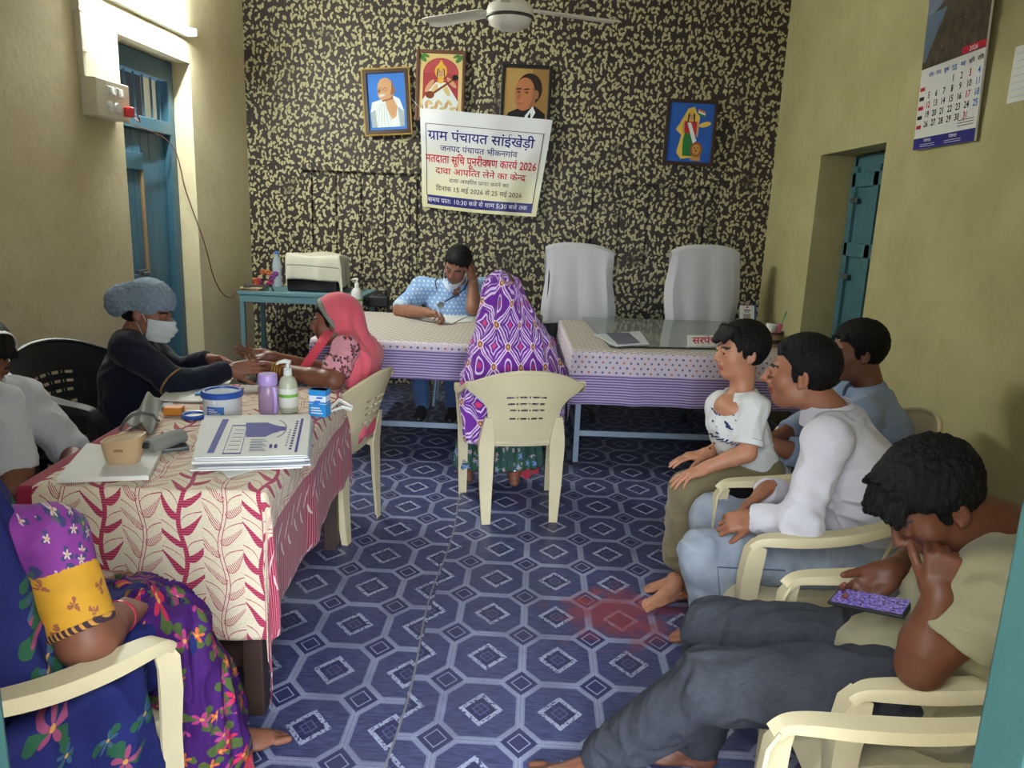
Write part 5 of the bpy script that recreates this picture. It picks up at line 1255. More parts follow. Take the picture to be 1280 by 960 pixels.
def add_hand(S, w, d, n, side, curl=(.3, .3, .3, .3), k=1.0, spread=.10, thumb=(.6, .3), lean=(0, 0, 0, 0)):
    """w wrist, d direction to the knuckles, n the way the palm faces, side: +1 when the thumb lies along cross(d, n)"""
    d = unit(d); n = unit(V3(n) - d * (V3(n) @ d)); t = np.cross(d, n) * side; w = V3(w)
    P = lambda a, b, c: w + k * (d * a + t * b + n * c)
    S.box(P(.050, 0, .0), V3(.044, .036, .0125) * k, np.array([d, t, n]), .012 * k, .012 * k)
    S.cone(P(-.02, 0, 0), P(.02, .004, 0), .024 * k, .022 * k, .02 * k)
    S.ell(P(.034, .024, .010), V3(.030, .016, .014) * k, np.array([d, t, n]), .012 * k); S.ell(P(.036, -.022, .009), V3(.032, .014, .012) * k, np.array([d, t, n]), .012 * k)
    L = [(.040, .026, .021), (.044, .029, .022), (.041, .027, .021), (.032, .020, .018)]
    for i in range(4):
        b_ = (.027, .0095, -.0085, -.0255)[i]; base = P((.088, .092, .088, .080)[i], b_, 0); a = 0; dirn = unit(d + t * spread * (1.2, .35, -.5, -1.3)[i] + n * lean[i]); r = (.0086, .0090, .0086, .0076)[i] * k
        ax = unit(n - dirn * (n @ dirn)); p = base; S.cone(P(.060, b_ * .9, -.002), base, r * 1.05, r * 1.02, .006 * k)
        for j in range(3):
            a += curl[i] * (1.0, 1.25, .8)[j]; q = p + k * L[i][j] * (dirn * math.cos(a) + ax * math.sin(a)); S.cone(p, q, r * (1, .95, .86)[j], r * (.95, .86, .74)[j], .0025 * k); p = q
    a0, a1 = thumb; td = unit(d * math.cos(a0) + t * math.sin(a0) + n * .25); p0 = P(.022, .026, .006); p1 = p0 + td * .036 * k
    td2 = unit(td * math.cos(a1) + (d * .6 + n * .4) * math.sin(a1)); p2 = p1 + td2 * .030 * k; td3 = unit(td2 + n * .2 + d * .25 * a1); p3 = p2 + td3 * .024 * k
    S.cone(p0, p1, .0135 * k, .0110 * k, .010 * k); S.cone(p1, p2, .0108 * k, .0100 * k, .003 * k); S.cone(p2, p3, .0100 * k, .0080 * k, .003 * k)
def add_foot(S, ank, d, k=1.0, up=(0, 0, 1)):
    """bare foot: ank ankle joint, d toe direction along the ground"""
    d = unit(d); u = unit(up); t = np.cross(u, d); a = V3(ank); P = lambda x, y, z: a + k * (d * x + t * y + u * z)
    S.cone(P(0, 0, .02), P(-.012, 0, -.045), .036 * k, .030 * k, .02 * k); S.ell(P(-.025, 0, -.055), V3(.034, .029, .026) * k, np.array([d, t, u]), .02 * k)
    S.cone(P(.03, 0, -.025), P(.125, .004, -.060), .034 * k, .022 * k, .025 * k); S.ell(P(.10, .0, -.062), V3(.06, .043, .018) * k, np.array([d, t, u]), .02 * k); S.ell(P(.03, 0, -.066), V3(.07, .030, .014) * k, np.array([d, t, u]), .015 * k)
    return P
def add_toes(S, P, k=1.0, side=1):
    for i, (y, x, r, L) in enumerate(((.030, .150, .0125, .036), (.010, .155, .0092, .030), (-.006, .150, .0088, .026), (-.020, .142, .0084, .023), (-.033, .131, .0080, .020))):
        S.cone(P(x, y * side, -.064), P(x + L, y * side * 1.05, -.068), r * k, r * .9 * k, .004 * k)
SKINS = {}
def skin(name, c=None, lip=None):
    if name in SKINS: return SKINS[name]
    def f():
        l = s2l(c); n = noise(22.0, 4.0); k = mixc(n, tuple(x * .80 for x in l), tuple(min(1, x * 1.16) for x in l)); bump(noise(260.0, 2.0), 0.12, 0.002); return k
    m = mat('skin_' + name, rough=0.48, fn=f, spec=0.4); b = next(n for n in m.node_tree.nodes if n.type == 'BSDF_PRINCIPLED')
    b.inputs['Subsurface Weight'].default_value = 0.08; b.inputs['Subsurface Radius'].default_value = (.8, .3, .15); b.inputs['Subsurface Scale'].default_value = .01
    lp = lip if lip else tuple(x * q for x, q in zip(c, (.80, .60, .62)))
    SKINS[name] = [m, mat('lips_' + name, lp, 0.4, var=0.05), mat('brow_' + name, (30, 22, 20), 0.7)]
    return SKINS[name]
def head_mi(H, brow=True, stub=None):
    def f(C):
        q = H.loc(C); m = np.zeros(len(C), int); l, fw, u = q[:, 0], q[:, 1], q[:, 2]
        m[(fw > .078) & (np.abs(l) < .024 - .10 * np.abs(u + .0565)) & (u > -.0685) & (u < -.0455)] = 1
        if brow: m[(fw > .055) & (np.abs(np.abs(l) - .029) < .018) & (np.abs(u - .0265 + .10 * np.abs(np.abs(l) - .026)) < .0042)] = 2
        return m
    return f
EYEW = mat('eye_white', (206, 198, 190), 0.25, var=0); EYEB = mat('eye_iris', (34, 20, 16), 0.15, var=0)
def eyes(parent, H, look=(0, 1, 0), lid=.5):
    """eyeballs set in the sockets, the iris facing `look` (local)"""
    for q in (-1, 1):
        b = MB(); c = H.p(q * .030, .0815, .0045); d = unit(H.A.T @ unit(look))
        R = np.array(frame(d, H.A[2])).T; M4 = Matrix(((R[0][0], R[0][2], R[0][1], 0), (R[1][0], R[1][2], R[1][1], 0), (R[2][0], R[2][2], R[2][1], 0), (0, 0, 0, 1)))
        r = .0122 * H.k; pr = [(r * math.sin(t), r * math.cos(t)) for t in np.linspace(0, PI, 15)]; pr[0] = (0, r); pr[-1] = (0, -r)
        b.lathe(pr, tuple(c), 20, M4=M4); o = b.build('eye', [EYEW, EYEB], parent, smooth=True, world=True, auto=False)
        mi = [1 if (Vector(p.center) - Vector(c)).normalized().dot(Vector(d)) > .62 else 0 for p in o.data.polygons]; o.data.polygons.foreach_set('material_index', mi)
def hair_mat(name='hair', c=(14, 12, 12)):
    def f():
        x, y, z = coords('Object'); n = noise(1.0, 4.0, comb(x * 420.0, y * 420.0, z * 90.0)); bump(n, 0.9, 0.004); l = s2l(c); return mixc(n, tuple(q * .5 for q in l), tuple(q * 1.5 for q in l))
    return mat(name, rough=0.55, fn=f, spec=0.2)
HAIR = hair_mat()
def short_hair(parent, H, h=.004, thick=.012, front=(.072, .070), temple=.018, nape=-.045, m=None, amp=.004, fringe=None, side=.0):
    """short hair cap: front = (forward, up) of the hairline"""
    S = Sdf(h); k = H.k; A = H.A
    pf = H.p(0, front[0], front[1]); pt = H.p(0, .012, temple)
    nrm = np.cross(A[0], unit(pf - pt)); nrm = nrm if nrm @ A[2] < 0 else -nrm
    S.ell(H.p(0, -.014, .036 + thick * .3), (V3(.073, .093, .080) + thick) * k, A, .01 * k, clip=(pf, nrm))
    S.ell(H.p(0, -.020, .022), (V3(.0715, .087, .084) + thick * .55 - side) * k, A, .012 * k, clip=[(H.p(0, -.020, 0), A[1]), (H.p(0, 0, nape), -A[2])])
    for q in (-1, 1): S.ell(H.p(q * .068, .016, .014), V3(.009, .014, .034) * k, A, .010 * k)
    rg = random.Random(7)
    if not fringe:
        for j in range(11):
            x = -.055 + .011 * j; fz = -.35 * max(0, abs(x) - .03); S.cone(H.p(x, front[0] - .012, front[1] + .010 + fz), H.p(x + rg.uniform(-.006, .006), front[0] + .006 - abs(x) * .12, front[1] - rg.uniform(.002, .014) + fz), .0085 * k, .004 * k, .008 * k)
    if fringe:
        for a, b_, r in fringe: S.cone(H.p(*a), H.p(*b_), r * k, r * .6 * k, .012 * k)
    return sdf_obj('hair', S, m or HAIR, parent, wr=dict(amp=amp * k, sc=(150, 150, 60), seed=3, ridge=False), smooth=1)
def arm(S, sh, el, wr, g=0.0, k=.03, r=(.050, .043, .038, .026), upto=None):
    S.cone(sh, el, r[0] + g, r[1] + g * .9, k)
    d = unit(V3(wr) - V3(el)); m = V3(el) + d * np.linalg.norm(V3(wr) - V3(el)) * .32; S.chain([el, m, wr], [r[1] * .94 + g, r[2] * 1.04 + g, r[3] + g], k)
def leg(S, hp, kn, an, g=0.0, k=.03, r=(.082, .056, .054, .036)):
    S.cone(hp, kn, r[0] + g, r[1] + g, k); d = V3(an) - V3(kn); m = V3(kn) + d * .33; S.chain([kn, m, an], [r[1] * .95 + g, r[2] + g, r[3] + g], k)
def torso(S, pel, che, nk, side, g=0.0, w=(.155, .165), d=(.105, .11), k=.04):
    pel, che, nk = V3(pel), V3(che), V3(nk); S.ecap(pel, che, w[0] + g, d[0] + g, w[1] + g, d[1] + g, side, k); S.ecap(che, nk * .75 + che * .25, w[1] * .98 + g, d[1] * .95 + g, w[1] * .55 + g, d[1] * .6 + g, side, k)
def person(name, label, loc): return thing('person', label, 'person', tuple(loc))
# ================================================================== people
A_ = lambda px, py, y: at(px, py, y=y)
Z_ = lambda px, py, z: at(px, py, z=z)
FAB = lambda n, c, **k: mat('fabric_' + n, c, k.pop('rough', .85), var=k.pop('var', .04), spec=.15, bmp=.25, bscale=340, sheen=.15, **k)
def collar(parent, c, H_up, fwd, r, m, gap=.10, h=.036):
    Fm = frame(fwd, H_up); b = MB()
    def f(u, v):
        a = PI * gap + 2 * PI * (1 - gap) * u; rr = r + .006 * math.sin(PI * v) + .016 * (1 - v) ** 1.0; z = h * v - .012 * (1 + math.cos(a)) * .5 - .018 * (1 - v) * (math.cos(a) > .3)
        return tuple(V3(c) + Fm[0] * (rr * math.sin(a)) + Fm[1] * (rr * math.cos(a)) * 1.08 + Fm[2] * z)
    b.grid(f, 30, 5, th=.003); return b.build('collar', m, parent, smooth=True, world=True)
def buttons(parent, pts, n, m, r=.005):
    for p in pts:
        b = MB(); R = frame(n, (0, 0, 1)); M4 = Matrix(((R[0][0], R[2][0], R[1][0], 0), (R[0][1], R[2][1], R[1][1], 0), (R[0][2], R[2][2], R[1][2], 0), (0, 0, 0, 1)))
        b.lathe([(0, .003), (r, .002), (r, 0)], tuple(p), 10, M4=M4); b.build('button', m, parent, world=True)

# ---------------------------------------------------------------- man in white shirt
def white_man():
    P = person('person', 'man in white shirt and pale jeans sitting in profile with clasped hands', (1.0, 2.41, 0)); SK = skin('tan', (150, 98, 72))
    ear = A_(1003, 474, 2.42); f = unit((-.93, .34, -.06)); H = Head(ear + V3(.024, .078, .004), f, (-.05, 0, 1), 1.05)
    nk = A_(1043, 514, 2.47); che = A_(1066, 588, 2.43); pel = V3(1.13, 2.41, .52); sd = (0, 1, 0)
    sL, sR = A_(1034, 552, 2.27), A_(1044, 538, 2.63); eL, wL = A_(1000, 652, 2.17), A_(943, 648, 2.27); eR, wR = A_(1005, 625, 2.66), A_(957, 612, 2.46)
    hL, hR = V3(1.12, 2.31, .50), V3(1.12, 2.52, .50); kL, aL = Z_(882, 694, .485), V3(.70, 2.32, .09); kR, aR = Z_(893, 647, .485), V3(.74, 2.62, .09)
    S = Sdf(.0042); torso(S, pel, che, nk, sd, -.012); add_head(S, H, nose=1.6)
    S.cone(H.p(0, -.020, -.05), nk + V3(0, 0, -.02), .056, .062, .03)
    for s_, e, w_ in ((sL, eL, wL), (sR, eR, wR)): S.cone(nk + V3(.01, 0, -.04), s_, .05, .048, .03); arm(S, s_, e, w_, -.004)
    for h_, k_, a_ in ((hL, kL, aL), (hR, kR, aR)): leg(S, h_, k_, a_, -.006)
    add_hand(S, wL, (-.86, .22, -.30), (-.1, .75, -.60), 1, (.6, .7, .8, .85), .93, .10, (.5, .3))
    add_hand(S, wR, (-.72, -.30, -.48), (.45, -.45, -.75), -1, (.25, .3, .3, .35), 1.0, .16, (.7, .3))
    for a_ in (aL, aR): p = add_foot(S, a_, (-1, 0, 0)); add_toes(S, p)
    sdf_obj('body', S, SK, P, mi=head_mi(H)); eyes(P, H, (0, 1, -.15))
    short_hair(P, H, front=(.068, .078), temple=.020, nape=-.058, thick=.011, amp=.0018)
    C = FAB('white_shirt', (202, 198, 206)); S = Sdf(.005); torso(S, pel + V3(-.01, 0, -.05), che, nk + V3(0, 0, -.012), sd, .022, w=(.165, .165), d=(.125, .118))
    S.ell(pel + V3(0, 0, -.03), (.17, .20, .09), k=.05)
    for s_, e, w_ in ((sL, eL, wL), (sR, eR, wR)):
        d = unit(V3(w_) - V3(e)); S.cone(nk + V3(.005, 0, -.045), s_, .066, .062, .05); S.cone(s_, e, .063, .056, .05)
        S.cone(e, V3(w_) + d * .06, .058, .040, .02, clip=(V3(w_) + d * .004, d)); S.ell(V3(e) + V3(0, 0, -.005), (.062, .06, .058), k=.03)
    S.cone(H.p(0, -.01, -.03), nk + V3(-.02, 0, -.01), .046, .062, .012, 's')
    o = sdf_obj('shirt', S, C, P, wr=dict(amp=.0075, sc=(9, 12, 13), seed=5))
    collar(P, nk + V3(-.022, 0, -.012), (-.40, 0, 1), f, .066, C, h=.050)
    J = mat('pale_denim', rough=.85, fn=lambda: mixc(ramp(noise(9.0, 3.0), .35, .7), s2l((128, 136, 150)), s2l((160, 168, 178))), spec=.15); S = Sdf(.005)
    S.ell(pel, (.155, .185, .115), k=.04)
    for h_, k_, a_ in ((hL, kL, aL), (hR, kR, aR)): leg(S, h_, k_, V3(a_) + V3(0, 0, -.03), .014, .04, (.088, .068, .066, .060))
    sdf_obj('trousers', S, J, P, wr=dict(amp=.006, sc=(16, 10, 12), seed=9))
    b = MB(); b.tube([tuple(V3(hL) + V3(-.05, -.1025, .0)), tuple((V3(hL) + V3(kL)) / 2 + V3(0, -.0905, 0)), tuple(V3(kL) + V3(.02, -.084, 0)), tuple((V3(kL) * .6 + V3(aL) * .4) + V3(0, -.083, 0))], .0022, 5); b.build('side_seam', mat('seam_blue', (74, 88, 116), .8), P, world=True)
white_man()

# ---------------------------------------------------------------- boy
def boy():
    P = person('person', 'boy in white printed shirt and olive trousers leaning on the knee of a seated man', (.85, 2.95, 0)); SK = skin('fair', (184, 128, 98), (176, 96, 84))
    ear = A_(929, 444, 2.885); f = unit((-.96, -.20, -.05)); H = Head(ear + V3(.012, .074, 0), f, (0, 0, 1), .95)
    nk = A_(926, 492, 2.95); che = A_(920, 528, 2.95); pel = A_(950, 588, 3.0); sd = unit((-.15, 1, 0))
    sL, sR = A_(944, 510, 2.85), A_(900, 506, 3.05); eL, wL = A_(934, 566, 2.79), A_(884, 584, 2.80); eR, wR = A_(905, 560, 3.08), A_(882, 567, 2.98)
    hL, hR = A_(955, 592, 2.92), A_(955, 588, 3.07); kL, aL = A_(860, 612, 2.86), A_(846, 694, 2.93); kR, aR = A_(878, 606, 3.0), A_(858, 694, 3.02)
    S = Sdf(.0042); torso(S, pel, che, nk, sd, -.035, w=(.13, .135), d=(.10, .10)); add_head(S, H, child=True, nose=.3); S.ell(nk + f * .028 + V3(0, 0, -.055), (.072, .085, .055), k=.03); S.cone(H.p(0, -.018, -.05), nk + V3(0, 0, -.02), .043, .048, .025)
    for s_, e, w_ in ((sL, eL, wL), (sR, eR, wR)): S.cone(nk + V3(0, 0, -.03), s_, .035, .036, .03); arm(S, s_, e, w_, 0, .02, (.038, .034, .032, .023))
    for h_, k_, a_ in ((hL, kL, aL), (hR, kR, aR)): leg(S, h_, k_, a_, 0, .03, (.06, .045, .044, .029))
    add_hand(S, wL, (-.88, -.1, -.38), (.35, .1, -.93), -1, (.15, .2, .22, .3), .86, .16, (.5, .2)); add_hand(S, wR, (-.9, -.1, -.15), (0, 0, -1), 1, (.2, .2, .2, .3), .86, .12)
    for a_, d in ((aL, (-.80, -.55, 0)), (aR, (-.98, -.1, 0))): p = add_foot(S, V3(a_[0], a_[1], .075), d, .90); add_toes(S, p, .90, 1)
    sdf_obj('body', S, SK, P, mi=head_mi(H)); eyes(P, H, (0, 1, .0))
    fr = [((x, .066, .098), (x * 1.02 - .004, .0985, .050 + .010 * math.sin(x * 60)), .011) for x in (-.05, -.04, -.03, -.02, -.01, 0, .01, .02, .03, .04, .05)] + [((q * .055, .055, .10), (q * .072, .045, .02), .013) for q in (-1, 1)]
    short_hair(P, H, front=(.078, .068), temple=.008, nape=-.048, thick=.015, amp=.0022, fringe=fr)
    def shirt_c():
        x, y, z = coords('UV'); c = mixc(noise(8.0, 3.0), s2l((206, 206, 206)), s2l((224, 224, 222)))
        blob = (noise(34.0, 2.0, comb(x, y, 0)) > .62) & band(x, .02, .10) & band(y, .70, .90)
        slash = band(nmod(x * 70.0 + y * 40.0, 1.0), 0, .5) & band(y, .705, .728) & (x > -.02)
        return mixc(blob | slash, c, s2l((52, 56, 104)))
    C = mat('boy_shirt', rough=.85, fn=shirt_c, spec=.15); S = Sdf(.0045); torso(S, pel + V3(-.02, 0, -.015), che, nk + V3(.006, 0, -.028), sd, .004, w=(.138, .132), d=(.108, .100)); S.ell(pel + V3(-.01, 0, -.025), (.150, .172, .095), k=.04)
    for s_, e in ((sL, eL), (sR, eR)): d = unit(V3(e) - V3(s_)); S.cone(nk + V3(0, 0, -.045), s_, .044, .050, .04); S.cone(s_, V3(s_) + (V3(e) - V3(s_)) * 1.2, .054, .052, .02, clip=(V3(s_) + (V3(e) - V3(s_)) * .80, d))
    S.cone(H.p(0, 0, -.04), nk + f * .02 + V3(0, 0, -.025), .046, .054, .01, 's'); S.cone(nk + f * .06 + V3(0, 0, .012), nk + f * .125 + V3(0, 0, -.075), .046, .012, .008, 's'); S.plane(pel + V3(0, 0, -.03), (0, 0, -1))
    sdf_obj('shirt', S, C, P, wr=dict(amp=.006, sc=(14, 14, 16), seed=15, mask=lambda V: np.clip((V[:, 2] - pel[2] - .05) / .10, 0, 1)), uvf=lambda V: np.stack([-(V[:, 0] - nk[0]) , V[:, 2]], 1))
    b = MB()
    for s_, e in ((sL, eL),):
        d = V3(e) - V3(s_); p0 = V3(s_) + d * .70; p1 = V3(s_) + d * .83; b.tube([p0, p0 + (p1 - p0) * .1, p1, p1 + d * .005], [.052, .057, .057, .050], 20)
    b.build('rolled_cuff', C, P, smooth=True, world=True)
    collar(P, nk + f * .006 + V3(0, 0, -.006), (-.1, 0, 1), f, .056, C, .27, h=.03)
    buttons(P, [che + f * .105 + V3(0, -.028, .02 - .055 * k) for k in range(4)], f + V3(0, -.4, 0), mat('button_dark', (80, 70, 66), .4), .005)
    T = FAB('olive', (124, 112, 84), var=.07); S = Sdf(.0048); S.ell(pel + V3(.0, 0, -.02), (.115, .135, .09), k=.04)
    for h_, k_, a_ in ((hL, kL, aL), (hR, kR, aR)): leg(S, h_, k_, V3(a_) + (V3(a_) - V3(k_)) * .02, .013, .035, (.068, .058, .058, .046)); S.cone(V3(a_) + V3(0, 0, .0), V3(a_) + V3(0, 0, .03), .050, .054, .01)
    sdf_obj('trousers', S, T, P, wr=dict(amp=.005, sc=(16, 16, 18), seed=18, mask=lambda V: np.clip((pel[2] - .06 - V[:, 2]) / .10, 0, 1))); buttons(P, [V3(hL) * .55 + V3(kL) * .45 + V3(0, -.068, .03), V3(hL) * .32 + V3(kL) * .68 + V3(0, -.068, .028)], (-.1, -1, .3), mat('stud', (70, 62, 50), .4), .009)
boy()

# ---------------------------------------------------------------- man in blue shirt
def blue_man():
    P = person('person', 'man in light blue shirt and black trousers seated behind the boy, half hidden', (1.3, 3.12, 0)); SK = skin('brown', (122, 78, 58))
    H = Head(A_(1072, 440, 3.22), (-.96, .10, -.16), (-.1, 0, 1), 1.06); nk = A_(1088, 490, 3.2); che = A_(1090, 535, 3.17); pel = V3(1.42, 3.14, .52); sd = (0, 1, 0)
    sL, sR = A_(1080, 520, 3.0), V3(1.45, 3.36, .84); eL, wL = A_(1012, 572, 2.93), A_(948, 550, 2.92); eR, wR = V3(1.22, 3.40, .64), V3(1.02, 3.26, .60)
    hL, hR = V3(1.38, 3.02, .49), V3(1.38, 3.22, .49); kL, aL = V3(.80, 2.86, .50), V3(.80, 2.94, .09); kR, aR = V3(.86, 3.22, .50), V3(.86, 3.24, .09)
    S = Sdf(.005); torso(S, pel, che, nk, sd, -.012); add_head(S, H); S.cone(H.p(0, -.02, -.05), nk, .056, .060, .03)
    for s_, e, w_ in ((sL, eL, wL), (sR, eR, wR)): S.cone(nk + V3(0, 0, -.04), s_, .05, .048, .03); arm(S, s_, e, w_)
    for h_, k_, a_ in ((hL, kL, aL), (hR, kR, aR)): leg(S, h_, k_, a_, -.006); p = add_foot(S, a_, (-1, 0, 0)); add_toes(S, p)
    add_hand(S, wL, (-.95, .05, .12), (0, .9, -.4), 1, (.3, .35, .4, .4), 1, .1); add_hand(S, wR, (-.9, -.3, -.1), (0, 0, -1), -1, (.2, .2, .2, .2))
    sdf_obj('body', S, SK, P, mi=head_mi(H)); eyes(P, H)
    short_hair(P, H, front=(.070, .072), temple=.012, nape=-.05, thick=.014, amp=.003)
    C = FAB('blue_shirt', (140, 156, 184)); S = Sdf(.0055); torso(S, pel + V3(-.01, 0, -.04), che, nk, sd, .02, w=(.165, .168), d=(.125, .118))
    for s_, e, w_ in ((sL, eL, wL), (sR, eR, wR)): d = unit(V3(w_) - V3(e)); S.cone(nk + V3(0, 0, -.045), s_, .07, .070, .04); S.cone(s_, e, .070, .058, .03); S.cone(e, V3(e) + d * .16, .057, .054, .02, clip=(V3(e) + d * .09, d))
    S.cone(H.p(0, 0, -.03), nk + V3(-.02, 0, .0), .05, .064, .012, 's'); sdf_obj('shirt', S, C, P, wr=dict(amp=.007, sc=(10, 12, 12), seed=25)); collar(P, nk + V3(-.025, 0, .008), (-.25, 0, 1), H.A[1], .066, C)
    T = FAB('black_trousers', (32, 32, 38)); S = Sdf(.0055); S.ell(pel, (.15, .18, .11), k=.04)
    for h_, k_, a_ in ((hL, kL, aL), (hR, kR, aR)): leg(S, h_, k_, V3(a_) + V3(0, 0, -.03), .014, .04, (.088, .068, .064, .056))
    sdf_obj('trousers', S, T, P, wr=dict(amp=.005, sc=(12, 12, 12), seed=28))
blue_man()

# ---------------------------------------------------------------- young man with phone
def young_man():
    P = person('person', 'young man in beige t-shirt and dark jeans bent over his phone, cheek on fist', (.95, 1.6, 0)); SK = skin('deep', (104, 62, 44), (110, 62, 52))
    f = unit((-.72, -.08, -.70)); H0 = frame(f, (-.7, 0, .7)); k = 1.0; H = Head(A_(1195, 642, 1.44) - H0[0] * .078 * k, f, (-.7, 0, .7), k)
    nk = A_(1262, 662, 1.54); che = A_(1235, 765, 1.56); pel = V3(1.0, 1.64, .52); sd = unit((.12, 1, 0))
    sL, sR = A_(1252, 735, 1.37), A_(1215, 700, 1.76); eL, wL = A_(1150, 832, 1.405), A_(1175, 748, 1.385); eR, wR = A_(1160, 700, 1.84), A_(1112, 716, 1.72)
    hL, hR = A_(1110, 862, 1.56), A_(1095, 815, 1.74); kL, aL = Z_(890, 856, .485), Z_(752, 950, .085); kR, aR = Z_(895, 790, .50), V3(.52, 1.95, .085)
    S = Sdf(.004); torso(S, pel, che, nk, sd, -.014); add_head(S, H, nose=.8, closed=True); S.cone(H.p(0, -.025, -.05), nk + V3(0, 0, -.01), .056, .064, .035)
    for s_, e, w_ in ((sL, eL, wL), (sR, eR, wR)): S.cone(nk + V3(.0, 0, -.05), s_, .05, .05, .04); arm(S, s_, e, w_, 0, .025, (.056, .044, .046, .031))
    for h_, k_, a_ in ((hL, kL, aL), (hR, kR, aR)): leg(S, h_, k_, a_, -.004)
    add_hand(S, wL, (.02, .18, 1), (.35, .9, -.1), 1, (1.3, 1.35, 1.35, 1.3), .93, .06, (.5, .6))
    add_hand(S, wR, (-.80, -.30, -.50), (.30, -.45, .84), 1, (.55, .5, .5, .55), 1.0, .10, (.35, .3), (0, 0, 0, 0))
    p = add_foot(S, aL, (-.98, .10, 0), 1.04); add_toes(S, p, 1.04, -1); p = add_foot(S, aR, (-1, .1, 0)); add_toes(S, p)
    sdf_obj('body', S, SK, P, mi=head_mi(H)); 
    fr = [((x, .050, .098 - abs(x) * .3), (x * 1.15, .100 + .006 * math.sin(x * 190), .066 - abs(x) * .35 + .01 * math.sin(x * 333)), .011) for x in [-.06 + .0085 * j for j in range(15)]] + [((x, y, .112 - abs(x) * .5), (x * 1.05, y + .035, .130 - abs(x) * .55), .009) for x in (-.05, -.03, -.01, .01, .03, .05) for y in (-.05, -.02, .01, .035)]
    short_hair(P, H, h=.0036, front=(.080, .060), temple=.016, nape=-.030, thick=.017, amp=.0035, fringe=fr, side=.003, m=hair_mat('hair_black', (11, 10, 11)))
    C = FAB('beige_tee', (146, 140, 112)); S = Sdf(.0048); torso(S, pel + V3(.0, 0, -.03), che, nk + V3(0, 0, -.01), sd, .026, w=(.170, .170), d=(.140, .125))
    S.ell(A_(1112, 838, 1.63), (.125, .175, .105), k=.06)
    for s_, e in ((sL, eL), (sR, eR)): d = V3(e) - V3(s_); S.cone(nk + V3(.0, 0, -.05), s_, .072, .080, .04); S.cone(s_, V3(s_) + d * .85, .080, .080, .03, clip=(V3(s_) + d * .56, d))
    S.cone(H.p(0, -.02, -.03), nk + V3(-.03, 0, .01), .058, .074, .012, 's')
    sdf_obj('t_shirt', S, C, P, wr=dict(amp=.008, sc=(10, 12, 14), seed=35))
    J = mat('dark_denim', rough=.85, fn=lambda: mixc(noise(1.0, 4.0, comb(coords('Object')[0] * 60.0, coords('Object')[1] * 220.0, coords('Object')[2] * 60.0)), s2l((42, 44, 50)), s2l((66, 68, 76))), spec=.2); S = Sdf(.0048); S.ell(pel, (.15, .17, .11), k=.04)
    for h_, k_, a_, hm in ((hL, kL, aL, 1.0), (hR, kR, aR, 1.0)): d = unit(V3(a_) - V3(k_)); leg(S, h_, k_, V3(a_) + d * .06, .014, .04, (.092, .076, .074, .066)) if False else (S.cone(h_, k_, .104, .084, .04), S.cone(k_, V3(a_) + d * .06, .080, .066, .03, clip=(V3(a_) + d * .005, d)))
    sdf_obj('trousers', S, J, P, wr=dict(amp=.007, sc=(12, 14, 12), seed=38))
young_man()
def phone_obj():
    pts = [A_(1040, 736, 1.70), A_(1129, 752, 1.60), A_(1127, 771, 1.555), A_(1058, 756, 1.60)]
    c = sum(pts) / 4; x = unit(pts[1] - pts[0]); y = V3(pts[3] + pts[2] - pts[0] - pts[1]); y = unit(y - x * (y @ x)); n = np.cross(x, y); n = n if n[2] > 0 else -n; y = np.cross(n, x)
    t = thing('mobile_phone', 'dark mobile phone with lit game screen held by the young man', 'phone', tuple(c)); T = Matrix(((x[0], y[0], n[0], c[0]), (x[1], y[1], n[1], c[1]), (x[2], y[2], n[2], c[2]), (0, 0, 0, 1)))
    b = MB(); b.T = T; b.box((0, 0, 0), (.165, .078, .009), b=.004); b.build('phone_body', mat('phone_case', (26, 26, 32), .35), t, world=True)
    def scr():
        u, v, _ = coords('UV'); n1 = noise(9.0, 4.0, comb(u * 2.0, v, 0)); c = mixc(ramp(n1, .35, .6), s2l((50, 44, 64)), s2l((120, 104, 196))); return mixc(ramp(noise(16.0, 3.0, comb(u * 2.0, v, 4.0)), .58, .66), c, s2l((190, 160, 150)))
    m = mat('game_screen', rough=.2, fn=scr); NTs = m.node_tree; bs = next(q for q in NTs.nodes if q.type == 'BSDF_PRINCIPLED'); NTs.links.new(bs.inputs['Base Color'].links[0].from_socket, bs.inputs['Emission Color']); bs.inputs['Emission Strength'].default_value = .2
    b = MB(); b.T = T; b.add([(-.076, -.035, .0048), (.076, -.035, .0048), (.076, .035, .0048), (-.076, .035, .0048)], [[0, 1, 2, 3]], [(0, 0), (1, 0), (1, 1), (0, 1)]); b.build('screen', m, t, world=True)
phone_obj()
# ---------------------------------------------------------------- doctor
def mask(parent, H, m, lo=-.098, hi=-.008, drop=0.0, name='face_mask'):
    """pleated face mask over nose and chin (local head coordinates)"""
    b = MB()
    def f(u, v):
        a = math.radians(-78 + 156 * u); z = lo + (hi - lo) * v + drop
        r = .084 + .020 * math.sin(PI * v) + .004 * math.sin(v * 22); fw = r * math.cos(a) * 1.12 + .018 + .012 * math.exp(-(a * 2.2) ** 2) * (v > .45); lt = .070 * math.sin(a) * (1 - .14 * (1 - v))
        return tuple(H.p(lt, fw, z - .010 * abs(math.sin(a)) * (v - .5)))
    b.grid(f, 26, 14, th=.002); o = b.build(name, m, parent, smooth=True, world=True)
    for q in (-1, 1):
        c = MB(); p = [H.p(q * .069, .034, hi - .02 + drop), H.p(q * .076, .010, .012), H.p(q * .078, -.012, .018), H.p(q * .076, -.014, -.02), H.p(q * .068, .034, lo + .02 + drop)]
        c.tube(p, .0014, 5); c.build('ear_loop', m, o, world=True)
    return o
MASKM = mat('mask_fabric', (196, 206, 220), .8, var=.02)
